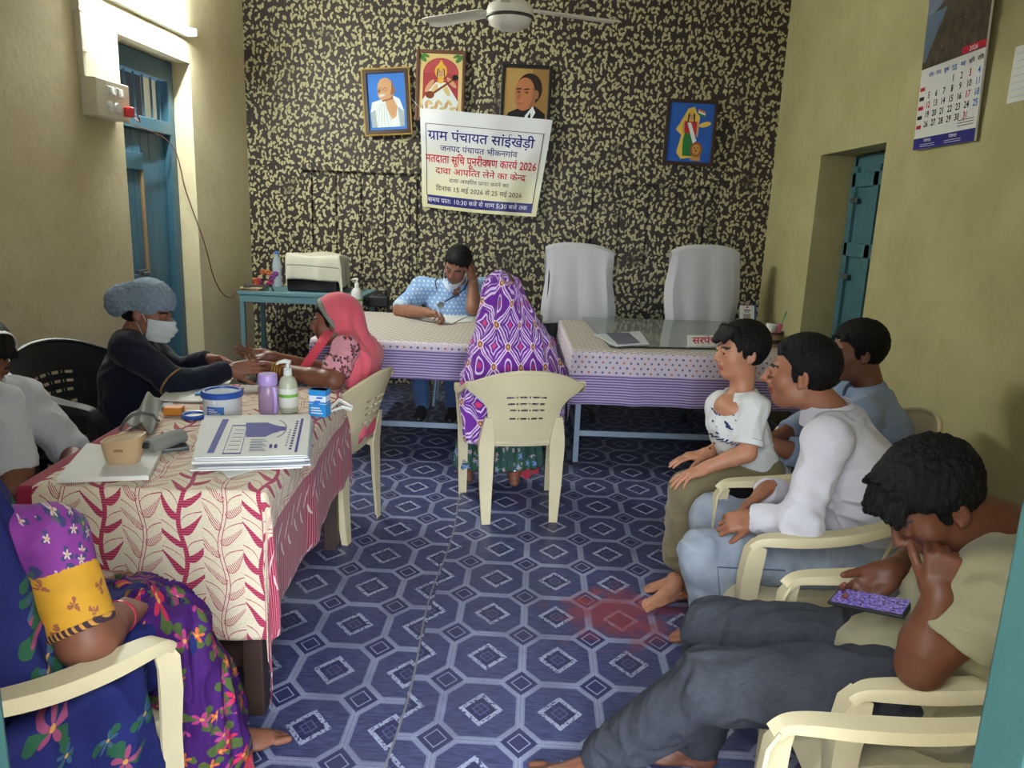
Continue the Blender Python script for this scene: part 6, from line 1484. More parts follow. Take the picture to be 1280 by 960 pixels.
def doctor():
    P = person('person', 'man in blue dotted shirt with stethoscope writing behind the desk, head on hand', (-.7, 5.9, 0)); SK = skin('doc', (142, 96, 76))
    f = unit((-.22, -.80, -.55)); H = Head(A_(571, 331, 5.66), f, (.22, -.45, .9), 1.10)
    nk = A_(573, 356, 5.86); che = A_(563, 382, 5.92); pel = V3(-.68, 6.02, .52); sd = (1, 0, 0)
    sR, sL = A_(527, 361, 5.90), A_(607, 360, 5.90); eR, wR = A_(500, 388, 5.72), A_(536, 391, 5.42); eL, wL = A_(592, 385, 5.60), A_(591, 350, 5.66)
    hR, hL = V3(-.80, 5.96, .50), V3(-.58, 5.96, .50); kR, kL = V3(-.86, 5.54, .50), V3(-.60, 5.52, .50); aR, aL = V3(-.83, 5.58, .10), V3(-.60, 5.58, .10)
    S = Sdf(.006); torso(S, pel, che, nk, sd, -.012); add_head(S, H, closed=True); S.cone(H.p(0, -.02, -.05), nk, .056, .062, .03)
    for s_, e, w_ in ((sL, eL, wL), (sR, eR, wR)): S.cone(nk + V3(0, 0, -.04), s_, .05, .05, .03); arm(S, s_, e, w_, .002, .03, (.056, .048, .045, .031))
    for h_, k_, a_ in ((hL, kL, aL), (hR, kR, aR)): leg(S, h_, k_, a_)
    add_hand(S, wL, (-.10, -.05, 1), (-.75, .25, .2), 1, (.45, .5, .5, .55), 1.08, .10, (.4, .3)); add_hand(S, wR, (.80, -.58, .05), (-.3, -.1, -.95), 1, (.75, .8, .9, .95), 1.05, .05, (.4, .5))
    sdf_obj('body', S, SK, P, mi=head_mi(H)); short_hair(P, H, h=.005, front=(.074, .070), temple=.016, nape=-.045, thick=.016, amp=.002)
    mask(P, H, MASKM, -.115, -.060, -.012)
    def sh():
        u, v, _ = coords('UV'); c = mixc(noise(8.0, 3.0), s2l((126, 158, 206)), s2l((148, 178, 218))); k = nfl(v / .030); du = cell(u + nmod(k, 2.0) * .017, .034); dv = nmod(v, .030) - .015
        return mixc((nlen(du, dv * 1.0) < .0062), c, s2l((216, 224, 236)))
    C = mat('dotted_shirt', rough=.85, fn=sh, spec=.15); S = Sdf(.006); torso(S, pel, che, nk + V3(0, 0, -.01), sd, .022, w=(.18, .175), d=(.15, .125))
    for s_, e, w_ in ((sL, eL, wL), (sR, eR, wR)): d = V3(e) - V3(s_); S.cone(nk + V3(0, 0, -.04), s_, .075, .085, .04); S.cone(s_, e, .085, .072, .03, clip=(V3(s_) + d * .93, d))
    S.cone(H.p(0, 0, -.04), nk + f * .02, .05, .066, .012, 's'); S.cone(nk + f * .06, nk + V3(0, -.12, -.12), .03, .008, .01, 's'); sdf_obj('shirt', S, C, P, wr=dict(amp=.008, sc=(11, 11, 12), seed=45), uvf=lambda V: np.stack([V[:, 0] + V[:, 1] * .5, V[:, 2]], 1)); collar(P, nk + V3(0, -.01, .0), (0, -.3, 1), (0, -1, -.2), .066, C)
    for s_, e in ((sR, eR),):
        b = MB(); d = V3(e) - V3(s_); b.tube([V3(s_) + d * .80, V3(s_) + d * .84, V3(s_) + d * .96, V3(s_) + d * .99], [.070, .078, .076, .066], 20); b.build('rolled_cuff', FAB('cuff_pale', (186, 204, 226)), P, smooth=True, world=True)
    J = FAB('blue_denim', (70, 94, 134), var=.1); S = Sdf(.007); S.ell(pel, (.18, .15, .11), k=.04)
    for h_, k_, a_ in ((hL, kL, aL), (hR, kR, aR)): leg(S, h_, k_, a_, .016, .04)
    sdf_obj('trousers', S, J, P, wr=dict(amp=.006, sc=(12, 12, 12), seed=48))
    for a_ in (aL, aR):
        S = Sdf(.006); add_foot(S, V3(a_) + V3(0, 0, .002), (0, -1, 0), 1.08); S.cone(V3(a_) + V3(0, -.10, -.06), V3(a_) + V3(0, -.17, -.066), .036, .026, .02); S.plane((0, 0, .012), (0, 0, -1)); sh_ = sdf_obj('shoe', S, mat('dark_shoe', (44, 42, 42), .45), P)
        b = MB(); b.lathe([(0, 0), (.05, 0), (.05, .014), (0, .014)], (a_[0], a_[1] - .06, 0), 24, sy=2.6, sx=.9); b.build('sole', mat('shoe_sole', (150, 146, 138), .7), sh_, world=True)
    st = mat('stethoscope_tube', (40, 48, 60), .35)
    t = thing('stethoscope', 'dark stethoscope hung round the neck of the writing man', 'stethoscope', tuple(nk)); n0 = nk + V3(0, -.02, 0)
    q = lambda x, y, yy: V3(A_(x, y, yy))
    b = MB(); b.tube([q(561, 330, 5.62), q(552, 340, 5.66), q(544, 352, 5.68), q(546, 362, 5.66)], .0045, 8); b.tube([q(588, 345, 5.70), q(580, 362, 5.66), q(568, 370, 5.60), q(556, 377, 5.58)], .0055, 8); b.build('tubing', st, t, smooth=True, world=True)
    b = MB(); c = q(551, 381, 5.60); b.lathe([(0, .012), (.018, .010), (.024, 0), (.020, -.006), (0, -.006)], tuple(c), 20, M4=Matrix.Rotation(math.radians(70), 4, 'X')); b.build('chest_piece', mat('chrome'), t, smooth=True, world=True)
    b = MB(); d = unit(wL - eL); b.tube([wL - d * .035, wL - d * .012], .036, 20); wt = tag(b.build('wristwatch', mat('watch_steel', (176, 176, 170), .3, metal=.7), smooth=True), 'steel wristwatch on the raised wrist of the writing man', 'watch')
    pn = MB(); c = q(551, 393, 5.33); pn.tube([c + V3(.0, .02, -.035), c + V3(-.045, .03, .075)], .005, 8); tag(pn.build('pen', mat('pen_white', (206, 210, 224), .3), smooth=True), 'white pen in the hand of the writing man', 'pen')
doctor()
flat_sheet('writing_pad', 'white paper pad under the hand of the writing man', 'paper', [at(527, 400, z=.753), at(566, 405, z=.753), at(588, 394, z=.753), at(548, 389, z=.753)], .752, PAPER, .008)
flat_sheet('slip', 'loose white slip on the desk beside the writing pad', 'paper', [at(560, 404, z=.753), at(590, 402, z=.753), at(592, 396, z=.753), at(578, 394, z=.753)], .752, PAPER, .002)
def stool(x, y, h, label):
    t = thing('stool', label, 'stool', (x, y, 0)); b = MB(); b.lathe([(0, h), (.16, h), (.17, h - .012), (.16, h - .03), (0, h - .03)], (0, 0, 0), 28); b.build('seat', mat('stool_wood', (120, 84, 58), .5), t, smooth=True)
    for k in range(4):
        a = PI / 4 + k * PI / 2; b = MB(); b.tube([(.12 * math.cos(a), .12 * math.sin(a), h - .03), (.16 * math.cos(a), .16 * math.sin(a), 0)], .014, 10); b.build('leg', STEEL, t, smooth=True)
stool(-.68, 6.05, .41, 'round wooden stool under the writing man behind the desk')

# ---------------------------------------------------------------- draped cloth shells
def orn_bandhani():
    u, v, _ = coords('UV'); base = mixc(noise(14.0, 3.0), s2l((92, 32, 128)), s2l((124, 52, 160)))
    p = (u + v * .85) / .17; q = (u - v * .85) / .17
    cp, cq = cell(p, 1.0), cell(q, 1.0); wob = (noise(60.0, 2.0) - .5) * .03
    lines = band(nabs(cp) + wob, .020, .072) | band(nabs(cq) + wob, .020, .072)
    hp, hq = nmod(p, 1.0) - .5, nmod(q, 1.0) - .5; r = nlen(hp, hq); kind = nmod(nfl(p) + nfl(q) * 2.0, 3.0)
    sq = nmx(nabs(hp), nabs(hq)); swirl = band(nmod(sq * 5.5 + nabs(nabs(hp) - nabs(hq)) * 1.3, 1.0), 0, .30) & (sq < .36) & (sq > .12)
    ov = nlen(hp + hq, (hp - hq) * .62); oval_ = band(ov, .21, .28)
    motif = mixc(kind < 1.5, oval_, swirl)
    c = mixc(lines | (motif > .5), base, s2l((220, 196, 226)))
    c = mixc((sq < .085) & (kind < 1.5), c, s2l((206, 60, 110))); c = mixc((ov < .10) & (kind > 1.5), c, s2l((190, 50, 110)))
    node = nlen(cp, cq); c = mixc(node < .15, c, s2l((226, 200, 214))); c = mixc(node < .115, c, s2l((150, 90, 60))); return mixc(node < .05, c, s2l((210, 160, 120)))
def floral(bg, cols, sc=9.0, dens=.30, leafc=(50, 110, 60)):
    def f():
        u, v, _ = coords('UV'); c = mixc(noise(16.0, 3.0), s2l(tuple(x * .85 for x in bg)), s2l(tuple(min(255, x * 1.12) for x in bg)))
        for k, (col, s_) in enumerate(cols):
            vn = vor(comb(u * sc * s_ + k * 3.1, v * sc * s_ + k * 1.7, .3), .85); p_ = sep(vn.outputs['Position']); cc = sep(vn.outputs['Color']); dx = u * sc * s_ + k * 3.1 - p_[0]; dz = v * sc * s_ + k * 1.7 - p_[1]
            r = nlen(dx, dz); a = M('ARCTAN2', dz, dx); pet = r < (dens * .62 + .10 * ncos(a * 5.0)) ; show = cc[0] > .42
            lf = (r < (dens * 1.25 + .10 * ncos(a * 3.0 + cc[1] * 6.0))) & (ncos(a * 3.0 + cc[1] * 6.0) > .35)
            c = mixc(lf & show, c, s2l(leafc)); c = mixc(pet & show, c, s2l(col)); c = mixc((r < dens * .18) & show, c, s2l((190, 140, 70)))
        return c
    return f
# ---------------------------------------------------------------- woman under the purple veil
def purple_woman():
    P = person('person', 'woman seen from behind, wrapped in a purple and white tie-dyed veil', (-.12, 3.92, 0)); SK = skin('brown')
    fw = unit((-.20, .98, 0)); sd = unit((.98, .20, 0)); Hc = A_(628, 368, 3.95); H = Head(Hc, fw + V3(0, 0, -.1), (0, 0, 1), 1.0); nk = V3(-.17, 3.90, .98); che = V3(-.13, 3.88, .80); pel = V3(-.10, 3.86, .52)
    S = Sdf(.006); torso(S, pel, che, nk, sd, -.025); add_head(S, H, closed=True); S.cone(H.p(0, -.02, -.05), nk, .05, .055, .03)
    for q in (-1, 1):
        s_ = nk + sd * .11 * q + V3(0, 0, -.09); e = s_ + sd * .03 * q + fw * .10 + V3(0, 0, -.22); w_ = e + fw * .20 + sd * -.08 * q + V3(0, 0, -.02); S.cone(nk + V3(0, 0, -.04), s_, .045, .045, .03); arm(S, s_, e, w_, -.006); add_hand(S, w_, fw + sd * -.3 * q + V3(0, 0, -.2), (0, 0, -1), q, (.3, .3, .3, .3), .92)
        h_ = pel + sd * .10 * q; k_ = h_ + fw * .36 + sd * .03 * q; a_ = V3(*(A_(584, 590, 4.22) if q < 0 else A_(643, 592, 4.19))); a_[2] = .085
        leg(S, h_, k_, a_, -.004); p = add_foot(S, a_, fw + sd * .12 * q, .93); add_toes(S, p, .93, q)
    sdf_obj('body', S, SK, P)
    for px, yy in ((584, 4.22), (643, 4.19)):
        a_ = A_(px, 590, yy); b = MB(); b.tube([(a_[0] + .047 * math.cos(t), a_[1] + .047 * math.sin(t), .115 + .004 * math.sin(t)) for t in np.linspace(0, 2 * PI, 25)], .006, 8, cap=False); tag(b.build('anklet', mat('silver', (190, 184, 170), .3, metal=.8), smooth=True), 'silver anklet on the %s ankle of the woman in purple veil' % ('nearer the pink chair' if px < 600 else 'inner, right-hand'), 'anklet')
    # printed skirt
    SKM = mat('skirt_print', rough=.85, fn=floral((44, 74, 66), (((96, 130, 190), 1.6), ((170, 150, 160), 2.1)), 9.0, .34, (40, 90, 60)))
    S = Sdf(.0065); S.ell(pel + V3(0, 0, -.03), (.20, .17, .10), k=.05); kk = pel + fw * .33 + V3(0, 0, -.02)
    S.ecap(pel, kk, .21, .10, .22, .09, sd, .05); S.ecap(kk, kk + V3(-.01, -.02, -.40), .225, .10, .26, .14, sd, .05); S.plane((0, 0, .14), (0, 0, -1))
    sdf_obj('skirt', S, SKM, P, wr=dict(amp=.018, sc=(16, 16, 2.5), seed=55), uvf=cyl_uv(kk, .25))
    b = MB(); c = A_(655, 585, 4.15); b.grid(lambda u, v: (c[0] - .05 + .13 * u, c[1] + .04 * math.sin(u * 9), .06 + .16 * v + .03 * u), 12, 6, th=.004); b.build('petticoat', FAB('crimson', (184, 40, 66)), P, smooth=True, world=True)
    # veil
    VM = mat('bandhani', rough=.8, fn=orn_bandhani, spec=.2, sheen=.2); S = Sdf(.0065)
    T = [(A_(628, 364, 3.92), .072, .095), (A_(633, 400, 3.89), .150, .125), (A_(640, 437, 3.86), .215, .155), (A_(642, 474, 3.84), .258, .175)]
    for (a, wa, da), (c, wb, db) in zip(T[:-1], T[1:]): S.ecap(a, c, wa, da, wb, db, sd, .04)
    S.ell(A_(627, 372, 3.94), (.106, .135, .134), k=.05); S.ecap(T[3][0], T[3][0] + V3(.0, .05, -.14), .262, .17, .25, .16, sd, .05)
    S.ecap(A_(606, 505, 3.80), A_(602, 545, 3.79), .125, .085, .105, .060, sd, .05); S.ecap(A_(695, 500, 3.78), A_(697, 545, 3.79), .05, .06, .035, .05, sd, .04)
    S.ell(A_(640, 520, 3.88), (.22, .12, .12), k=.05)
    S.ecap(H.p(0, .03, .02), che + fw * .16 + V3(0, 0, -.05), .075, .10, .14, .09, sd, .02, 's')
    def post(V): return V
    sdf_obj('veil', S, VM, P, wr=dict(amp=.013, sc=(15, 15, 3.0), seed=58), uvf=lambda V: np.stack([np.arctan2((V - pel) @ sd, -(V - pel) @ fw) * np.interp(V[:, 2], [.6, .75, .95, 1.1, 1.25], [.25, .255, .21, .15, .12]), V[:, 2]], 1))
purple_woman()

# ---------------------------------------------------------------- woman in coral veil
def pink_woman():
    P = person('person', 'woman in coral pink veil in profile holding out her arm across the table', (-.95, 3.55, 0)); SK = skin('umber', (126, 80, 62), (120, 62, 56))
    f = unit((-.98, -.06, -.10)); H = Head(A_(418, 402, 3.56), f, (-.03, 0, 1), 1.0); nk = V3(-.875, 3.56, .945); che = V3(-.88, 3.56, .80); pel = V3(-.93, 3.55, .52); sd = (0, 1, 0)
    sL, sR = A_(432, 437, 3.40), V3(-.84, 3.73, .86); eL, wL = A_(416, 476, 3.30), A_(342, 461, 3.37); eR, wR = V3(-.95, 3.78, .70), A_(338, 446, 3.56)
    hL, hR = V3(-.95, 3.45, .49), V3(-.95, 3.63, .49); kL, kR = V3(-1.22, 3.44, .48), V3(-1.22, 3.64, .48); aL, aR = V3(-1.20, 3.45, .09), V3(-1.20, 3.64, .09)
    S = Sdf(.005); torso(S, pel, che, nk, sd, -.02, w=(.15, .15)); add_head(S, H, closed=False, nose=.8); S.cone(H.p(0, -.02, -.05), nk, .05, .055, .03)
    for s_, e, w_ in ((sL, eL, wL), (sR, eR, wR)): S.cone(nk + V3(0, 0, -.04), s_, .045, .045, .03); arm(S, s_, e, w_, .002, .03, (.048, .042, .038, .026))
    for h_, k_, a_ in ((hL, kL, aL), (hR, kR, aR)): leg(S, h_, k_, a_, -.004); p = add_foot(S, a_, (-1, 0, 0), .93); add_toes(S, p, .93)
    add_hand(S, wL, (-.95, .12, .05), (.1, .75, .6), 1, (.25, .3, .3, .35), .95, .12, (.6, .2)); add_hand(S, wR, (-.95, -.2, .15), (0, -.6, .7), -1, (.3, .35, .4, .4), .95, .10)
    sdf_obj('body', S, SK, P, mi=head_mi(H)); eyes(P, H, (0, 1, -.4))
    short_hair(P, H, h=.005, front=(.074, .068), temple=.01, nape=-.04, thick=.008, amp=.001)
    BL = mat('pink_blouse', rough=.85, fn=floral((206, 140, 150), (((196, 40, 84), 2.2), ((90, 50, 70), 3.0)), 9.0, .30, (60, 50, 60))); S = Sdf(.005); torso(S, pel + V3(0, 0, .05), che, nk + V3(0, 0, -.02), sd, .004, w=(.15, .152))
    for s_, e in ((sL, eL), (sR, eR)): d = V3(e) - V3(s_); S.cone(nk + V3(0, 0, -.05), s_, .056, .062, .03); S.cone(s_, V3(s_) + d * 1.1, .063, .058, .02, clip=(V3(s_) + d * .78, d))
    S.cone(H.p(0, 0, -.04), nk + f * .03, .05, .065, .01, 's'); sdf_obj('blouse', S, BL, P, wr=dict(amp=.005, sc=(14, 14, 14), seed=65), uvf=lambda V: np.stack([V[:, 0] + V[:, 1] * .6, V[:, 2]], 1))
    for k in range(4):
        d = unit(wL - eL); c = wL - d * (.012 + .013 * k); u_ = unit(np.cross(d, (0, 0, 1))); w2 = np.cross(d, u_); b = MB(); b.tube([c + .034 * (u_ * math.cos(t) + w2 * math.sin(t)) for t in np.linspace(0, 2 * PI, 21)], .0038, 6, cap=False)
        tag(b.build('bangle', mat('gold', (196, 150, 64), .3, metal=.8), smooth=True), 'gold bangle on the outstretched wrist of the woman in coral veil', 'bangle', 'bangles on the outstretched wrist')
    SKM = FAB('coral_skirt', (176, 60, 82)); S = Sdf(.007); S.ell(pel, (.17, .19, .11), k=.05); kk = pel + V3(-.34, 0, -.03); S.ecap(pel, kk, .19, .11, .20, .10, sd, .05); S.ecap(kk, kk + V3(0, 0, -.40), .20, .11, .25, .17, sd, .05); S.plane((0, 0, .04), (0, 0, -1)); sdf_obj('skirt', S, SKM, P, wr=dict(amp=.014, sc=(16, 16, 3), seed=66))
    def vc():
        u, v, _ = coords('UV'); c = mixc(noise(10.0, 3.0), s2l((206, 82, 98)), s2l((222, 104, 116))); vn = vor(comb(u * 9.0, v * 7.0, .2), .7); r = N(vn.outputs['Distance']); cc = sep(vn.outputs['Color'])
        return mixc((r < .16) & (cc[0] > .62) & (noise(60.0, 2.0) > .45), c, s2l((206, 122, 52)))
    VM = mat('coral_veil', rough=.8, fn=vc, spec=.2, sheen=.2); S = Sdf(.0055); k = H.k
    S.ell(H.p(0, -.022, .035), (.094, .112, .104), H.A, .03); S.ecap(H.p(0, -.055, .03), V3(-.79, 3.56, .83), .085, .06, .150, .055, sd, .05); S.ecap(V3(-.79, 3.56, .86), V3(-.815, 3.55, .50), .150, .055, .13, .045, sd, .05)
    S.ecap(H.p(0, -.05, -.05), nk + V3(.05, -.02, -.08), .085, .06, .14, .07, sd, .04); S.cone(nk + V3(.01, -.12, -.03), nk + V3(.045, -.150, -.20), .045, .040, .05)
    S.ell(H.p(0, -.008, .022), (.083, .100, .094), H.A, .008, 's'); S.ell(H.p(0, .05, -.04), (.079, .10, .10), H.A, .008, 's')
    S.cone(H.p(0, -.02, -.05), nk + f * .03 + V3(0, 0, -.02), .058, .068, .01, 's')
    en, ed = unit(H.A[1] * .846 - H.A[2] * .533), unit(H.A[1] * .533 + H.A[2] * .846); e0 = H.p(0, -.004, -.004)
    S.box(e0 + en * .20, (.2, .20, .19), np.array([H.A[0], en, ed]), .004, .005, 's')
    sdf_obj('veil', S, VM, P, wr=dict(amp=.010, sc=(16, 16, 2.5), seed=68, mask=lambda V: np.clip((1.10 - V[:, 2]) / .12, .1, 1)), uvf=lambda V: np.stack([V[:, 1] + V[:, 0] * .3, V[:, 2]], 1))
    # woven border along the edge round the face, and the end drawn over the chest
    cc_, rr_ = np.array([0, -.022, .035]), np.array([.094, .112, .104])
    def edge(u, v):
        t = -2.05 + 4.1 * u; p0 = H.loc(e0); d = H.A @ unit(H.A[0] * math.sin(t) + ed * math.cos(t)); a = p0 - cc_; A2, B2, C2 = ((d / rr_) ** 2).sum(), (a * d / rr_ ** 2).sum(), ((a / rr_) ** 2).sum() - 1
        L = (-B2 + math.sqrt(max(B2 * B2 - A2 * C2, 0))) / A2; L = max(L, .095 if abs(t) > 1.2 else 0); q = e0 + (H.A[0] * math.sin(t) + ed * math.cos(t)) * (L * H.k + .0035 + .004 * math.sin(PI * v)) - en * (.026 * v - .002)
        return tuple(q)
    b = MB(); b.grid(edge, 44, 4, th=.003)
    def bc():
        u, v, _ = coords('UV'); return mixc((nmod(u * 44.0, 1.0) < .5) & band(v, .2, .8), s2l((96, 98, 92)), s2l((150, 146, 128)))
    BR = mat('veil_border', rough=.7, fn=bc); b.build('border', BR, P, smooth=True, world=True)
    b = MB(); Q = [H.p(.088, -.045, -.055), V3(nk) + V3(-.03, -.155, -.02), V3(nk) + V3(-.005, -.205, -.13), V3(nk) + V3(.005, -.20, -.26)]
    b.grid(lambda u, v: tuple(np.array([np.interp(u * 3, range(4), [p[i] for p in Q]) for i in range(3)]) + V3(.026 * v, -.004, 0)), 18, 3, th=.003); b.build('border', BR, P, smooth=True, world=True)
    b = MB(); Q = [A_(404, 414, 3.50), A_(394, 430, 3.42), A_(380, 450, 3.39), A_(368, 468, 3.38)]
    b.grid(lambda u, v: tuple(np.array([np.interp(u * 3, range(4), [p[i] for p in Q]) for i in range(3)]) + V3(.055, .016, .012) * v + V3(0, -.010 * math.sin(PI * v), 0)), 18, 5, th=.004); b.build('veil_end', FAB('coral_bright', (208, 72, 88)), P, smooth=True, world=True)
pink_woman()

# ---------------------------------------------------------------- nurse
def nurse():
    P = person('person', 'nurse in navy tunic, blue hair net and white mask reaching across the table', (-1.72, 3.3, 0)); SK = skin('nurse', (146, 98, 78))
    f = unit((.96, .02, -.26)); H = Head(A_(184, 390, 3.34), f, (.2, 0, 1), 1.0); nk = A_(166, 420, 3.33); che = A_(169, 470, 3.30); pel = A_(166, 560, 3.25); sd = (0, 1, 0)
    sR, sL = A_(160, 436, 3.15), A_(178, 432, 3.47); eR, wR = A_(220, 480, 3.12), A_(288, 463, 3.26); eL, wL = A_(222, 462, 3.55), A_(262, 449, 3.54)
    hR, hL = V3(-1.74, 3.15, .49), V3(-1.74, 3.34, .49); kR, kL = V3(-1.42, 3.20, .48), V3(-1.42, 3.38, .48); aR, aL = V3(-1.44, 3.22, .09), V3(-1.44, 3.38, .09)
    S = Sdf(.005); torso(S, pel, che, nk, sd, -.02, w=(.15, .15)); add_head(S, H, closed=True); S.cone(H.p(0, -.02, -.05), nk, .05, .055, .03)
    for s_, e, w_ in ((sL, eL, wL), (sR, eR, wR)): S.cone(nk + V3(0, 0, -.04), s_, .045, .045, .03); arm(S, s_, e, w_, -.004)
    for h_, k_, a_ in ((hL, kL, aL), (hR, kR, aR)): leg(S, h_, k_, a_, -.004); p = add_foot(S, a_, (1, 0, 0), .93); add_toes(S, p, .93)
    add_hand(S, wR, (.92, .25, .18), (-.15, .8, -.4), -1, (.35, .4, .4, .45), .95, .08, (.7, .2)); add_hand(S, wL, (.95, -.25, .1), (0, -.5, -.8), 1, (.4, .4, .45, .45), .95, .08)
    sdf_obj('body', S, SK, P, mi=head_mi(H)); mask(P, H, mat('mask_pale', (206, 214, 218), .8, var=.02), -.112, -.004)
    S = Sdf(.005); S.ell(H.p(0, -.012, .030), (.0765, .097, .084), H.A, .01, clip=[(H.p(0, .06, .06), unit(H.A[1] * .6 - H.A[2]))]); S.ell(H.p(0, -.05, -.0), (.072, .06, .08), H.A, .02, clip=[(H.p(0, 0, -.05), -H.A[2]), (H.p(0, -.015, 0), H.A[1])]); sdf_obj('hair', S, HAIR, P, wr=dict(amp=.0015, sc=(120, 120, 60), seed=3, ridge=False))
    def capc():
        n = noise(70.0, 2.0); bump(n, .8, .008); return mixc(n, s2l((96, 116, 140)), s2l((150, 168, 190)))
    S = Sdf(.0045); S.ell(H.p(0, .0, .060), (.092, .110, .094), H.A, .03); S.ell(H.p(0, -.100, .012), (.088, .088, .084), H.A, .035); S.ell(H.p(0, .0, -.02), (.074, .20, .062), H.A, .01, 's'); S.box(H.p(0, .16, -.065), (.2, .10, .10), H.A, .01, .01, 's'); sdf_obj('hair_net', S, mat('hair_net', rough=.8, fn=capc), P, wr=dict(amp=.0035, sc=(40, 40, 40), seed=71))
    C = FAB('navy_tunic', (26, 29, 44), var=.08); S = Sdf(.0055); torso(S, pel + V3(0, 0, -.05), che, nk + V3(0, 0, .015), sd, .016, w=(.165, .155), d=(.13, .115)); S.ecap(pel + V3(-.0, 0, -.03), pel + V3(.30, .03, -.02), .19, .11, .18, .10, sd, .05)
    for s_, e, w_ in ((sL, eL, wL), (sR, eR, wR)): d = unit(V3(w_) - V3(e)); S.cone(nk + V3(0, 0, -.04), s_, .066, .068, .04); S.cone(s_, e, .070, .062, .03); S.cone(e, V3(w_) + d * .06, .056, .042, .02, clip=(V3(w_) - d * .005, d))
    S.cone(H.p(0, 0, -.03), nk + f * .02 + V3(0, 0, .02), .05, .058, .01, 's'); sdf_obj('tunic', S, C, P, wr=dict(amp=.006, sc=(11, 11, 11), seed=72))
    b = MB(); d = unit(eR - sR); c = sR + (eR - sR) * .93; u_ = unit(np.cross(d, (0, 0, 1))); w2 = np.cross(d, u_); b.tube([c + .0665 * (u_ * math.cos(t) + w2 * math.sin(t)) for t in np.linspace(0, 2 * PI, 31)], .004, 6, cap=False); b.build('sleeve_piping', FAB('piping_tan', (150, 112, 74)), P, smooth=True, world=True)
    b = MB(); b.tube([H.p(.058 * math.sin(t), -.012 + .056 * math.cos(t), -.108 + .03 * (1 - math.cos(t))) for t in np.linspace(-2.6, 2.6, 25)], .003, 6); b.build('neck_piping', FAB('piping_pale', (190, 180, 160)), P, smooth=True, world=True)
    T = FAB('navy_trousers', (30, 32, 42)); S = Sdf(.007); S.ell(pel, (.15, .17, .11), k=.04)
    for h_, k_, a_ in ((hL, kL, aL), (hR, kR, aR)): leg(S, h_, k_, a_, .014, .04)
    sdf_obj('trousers', S, T, P)
nurse()

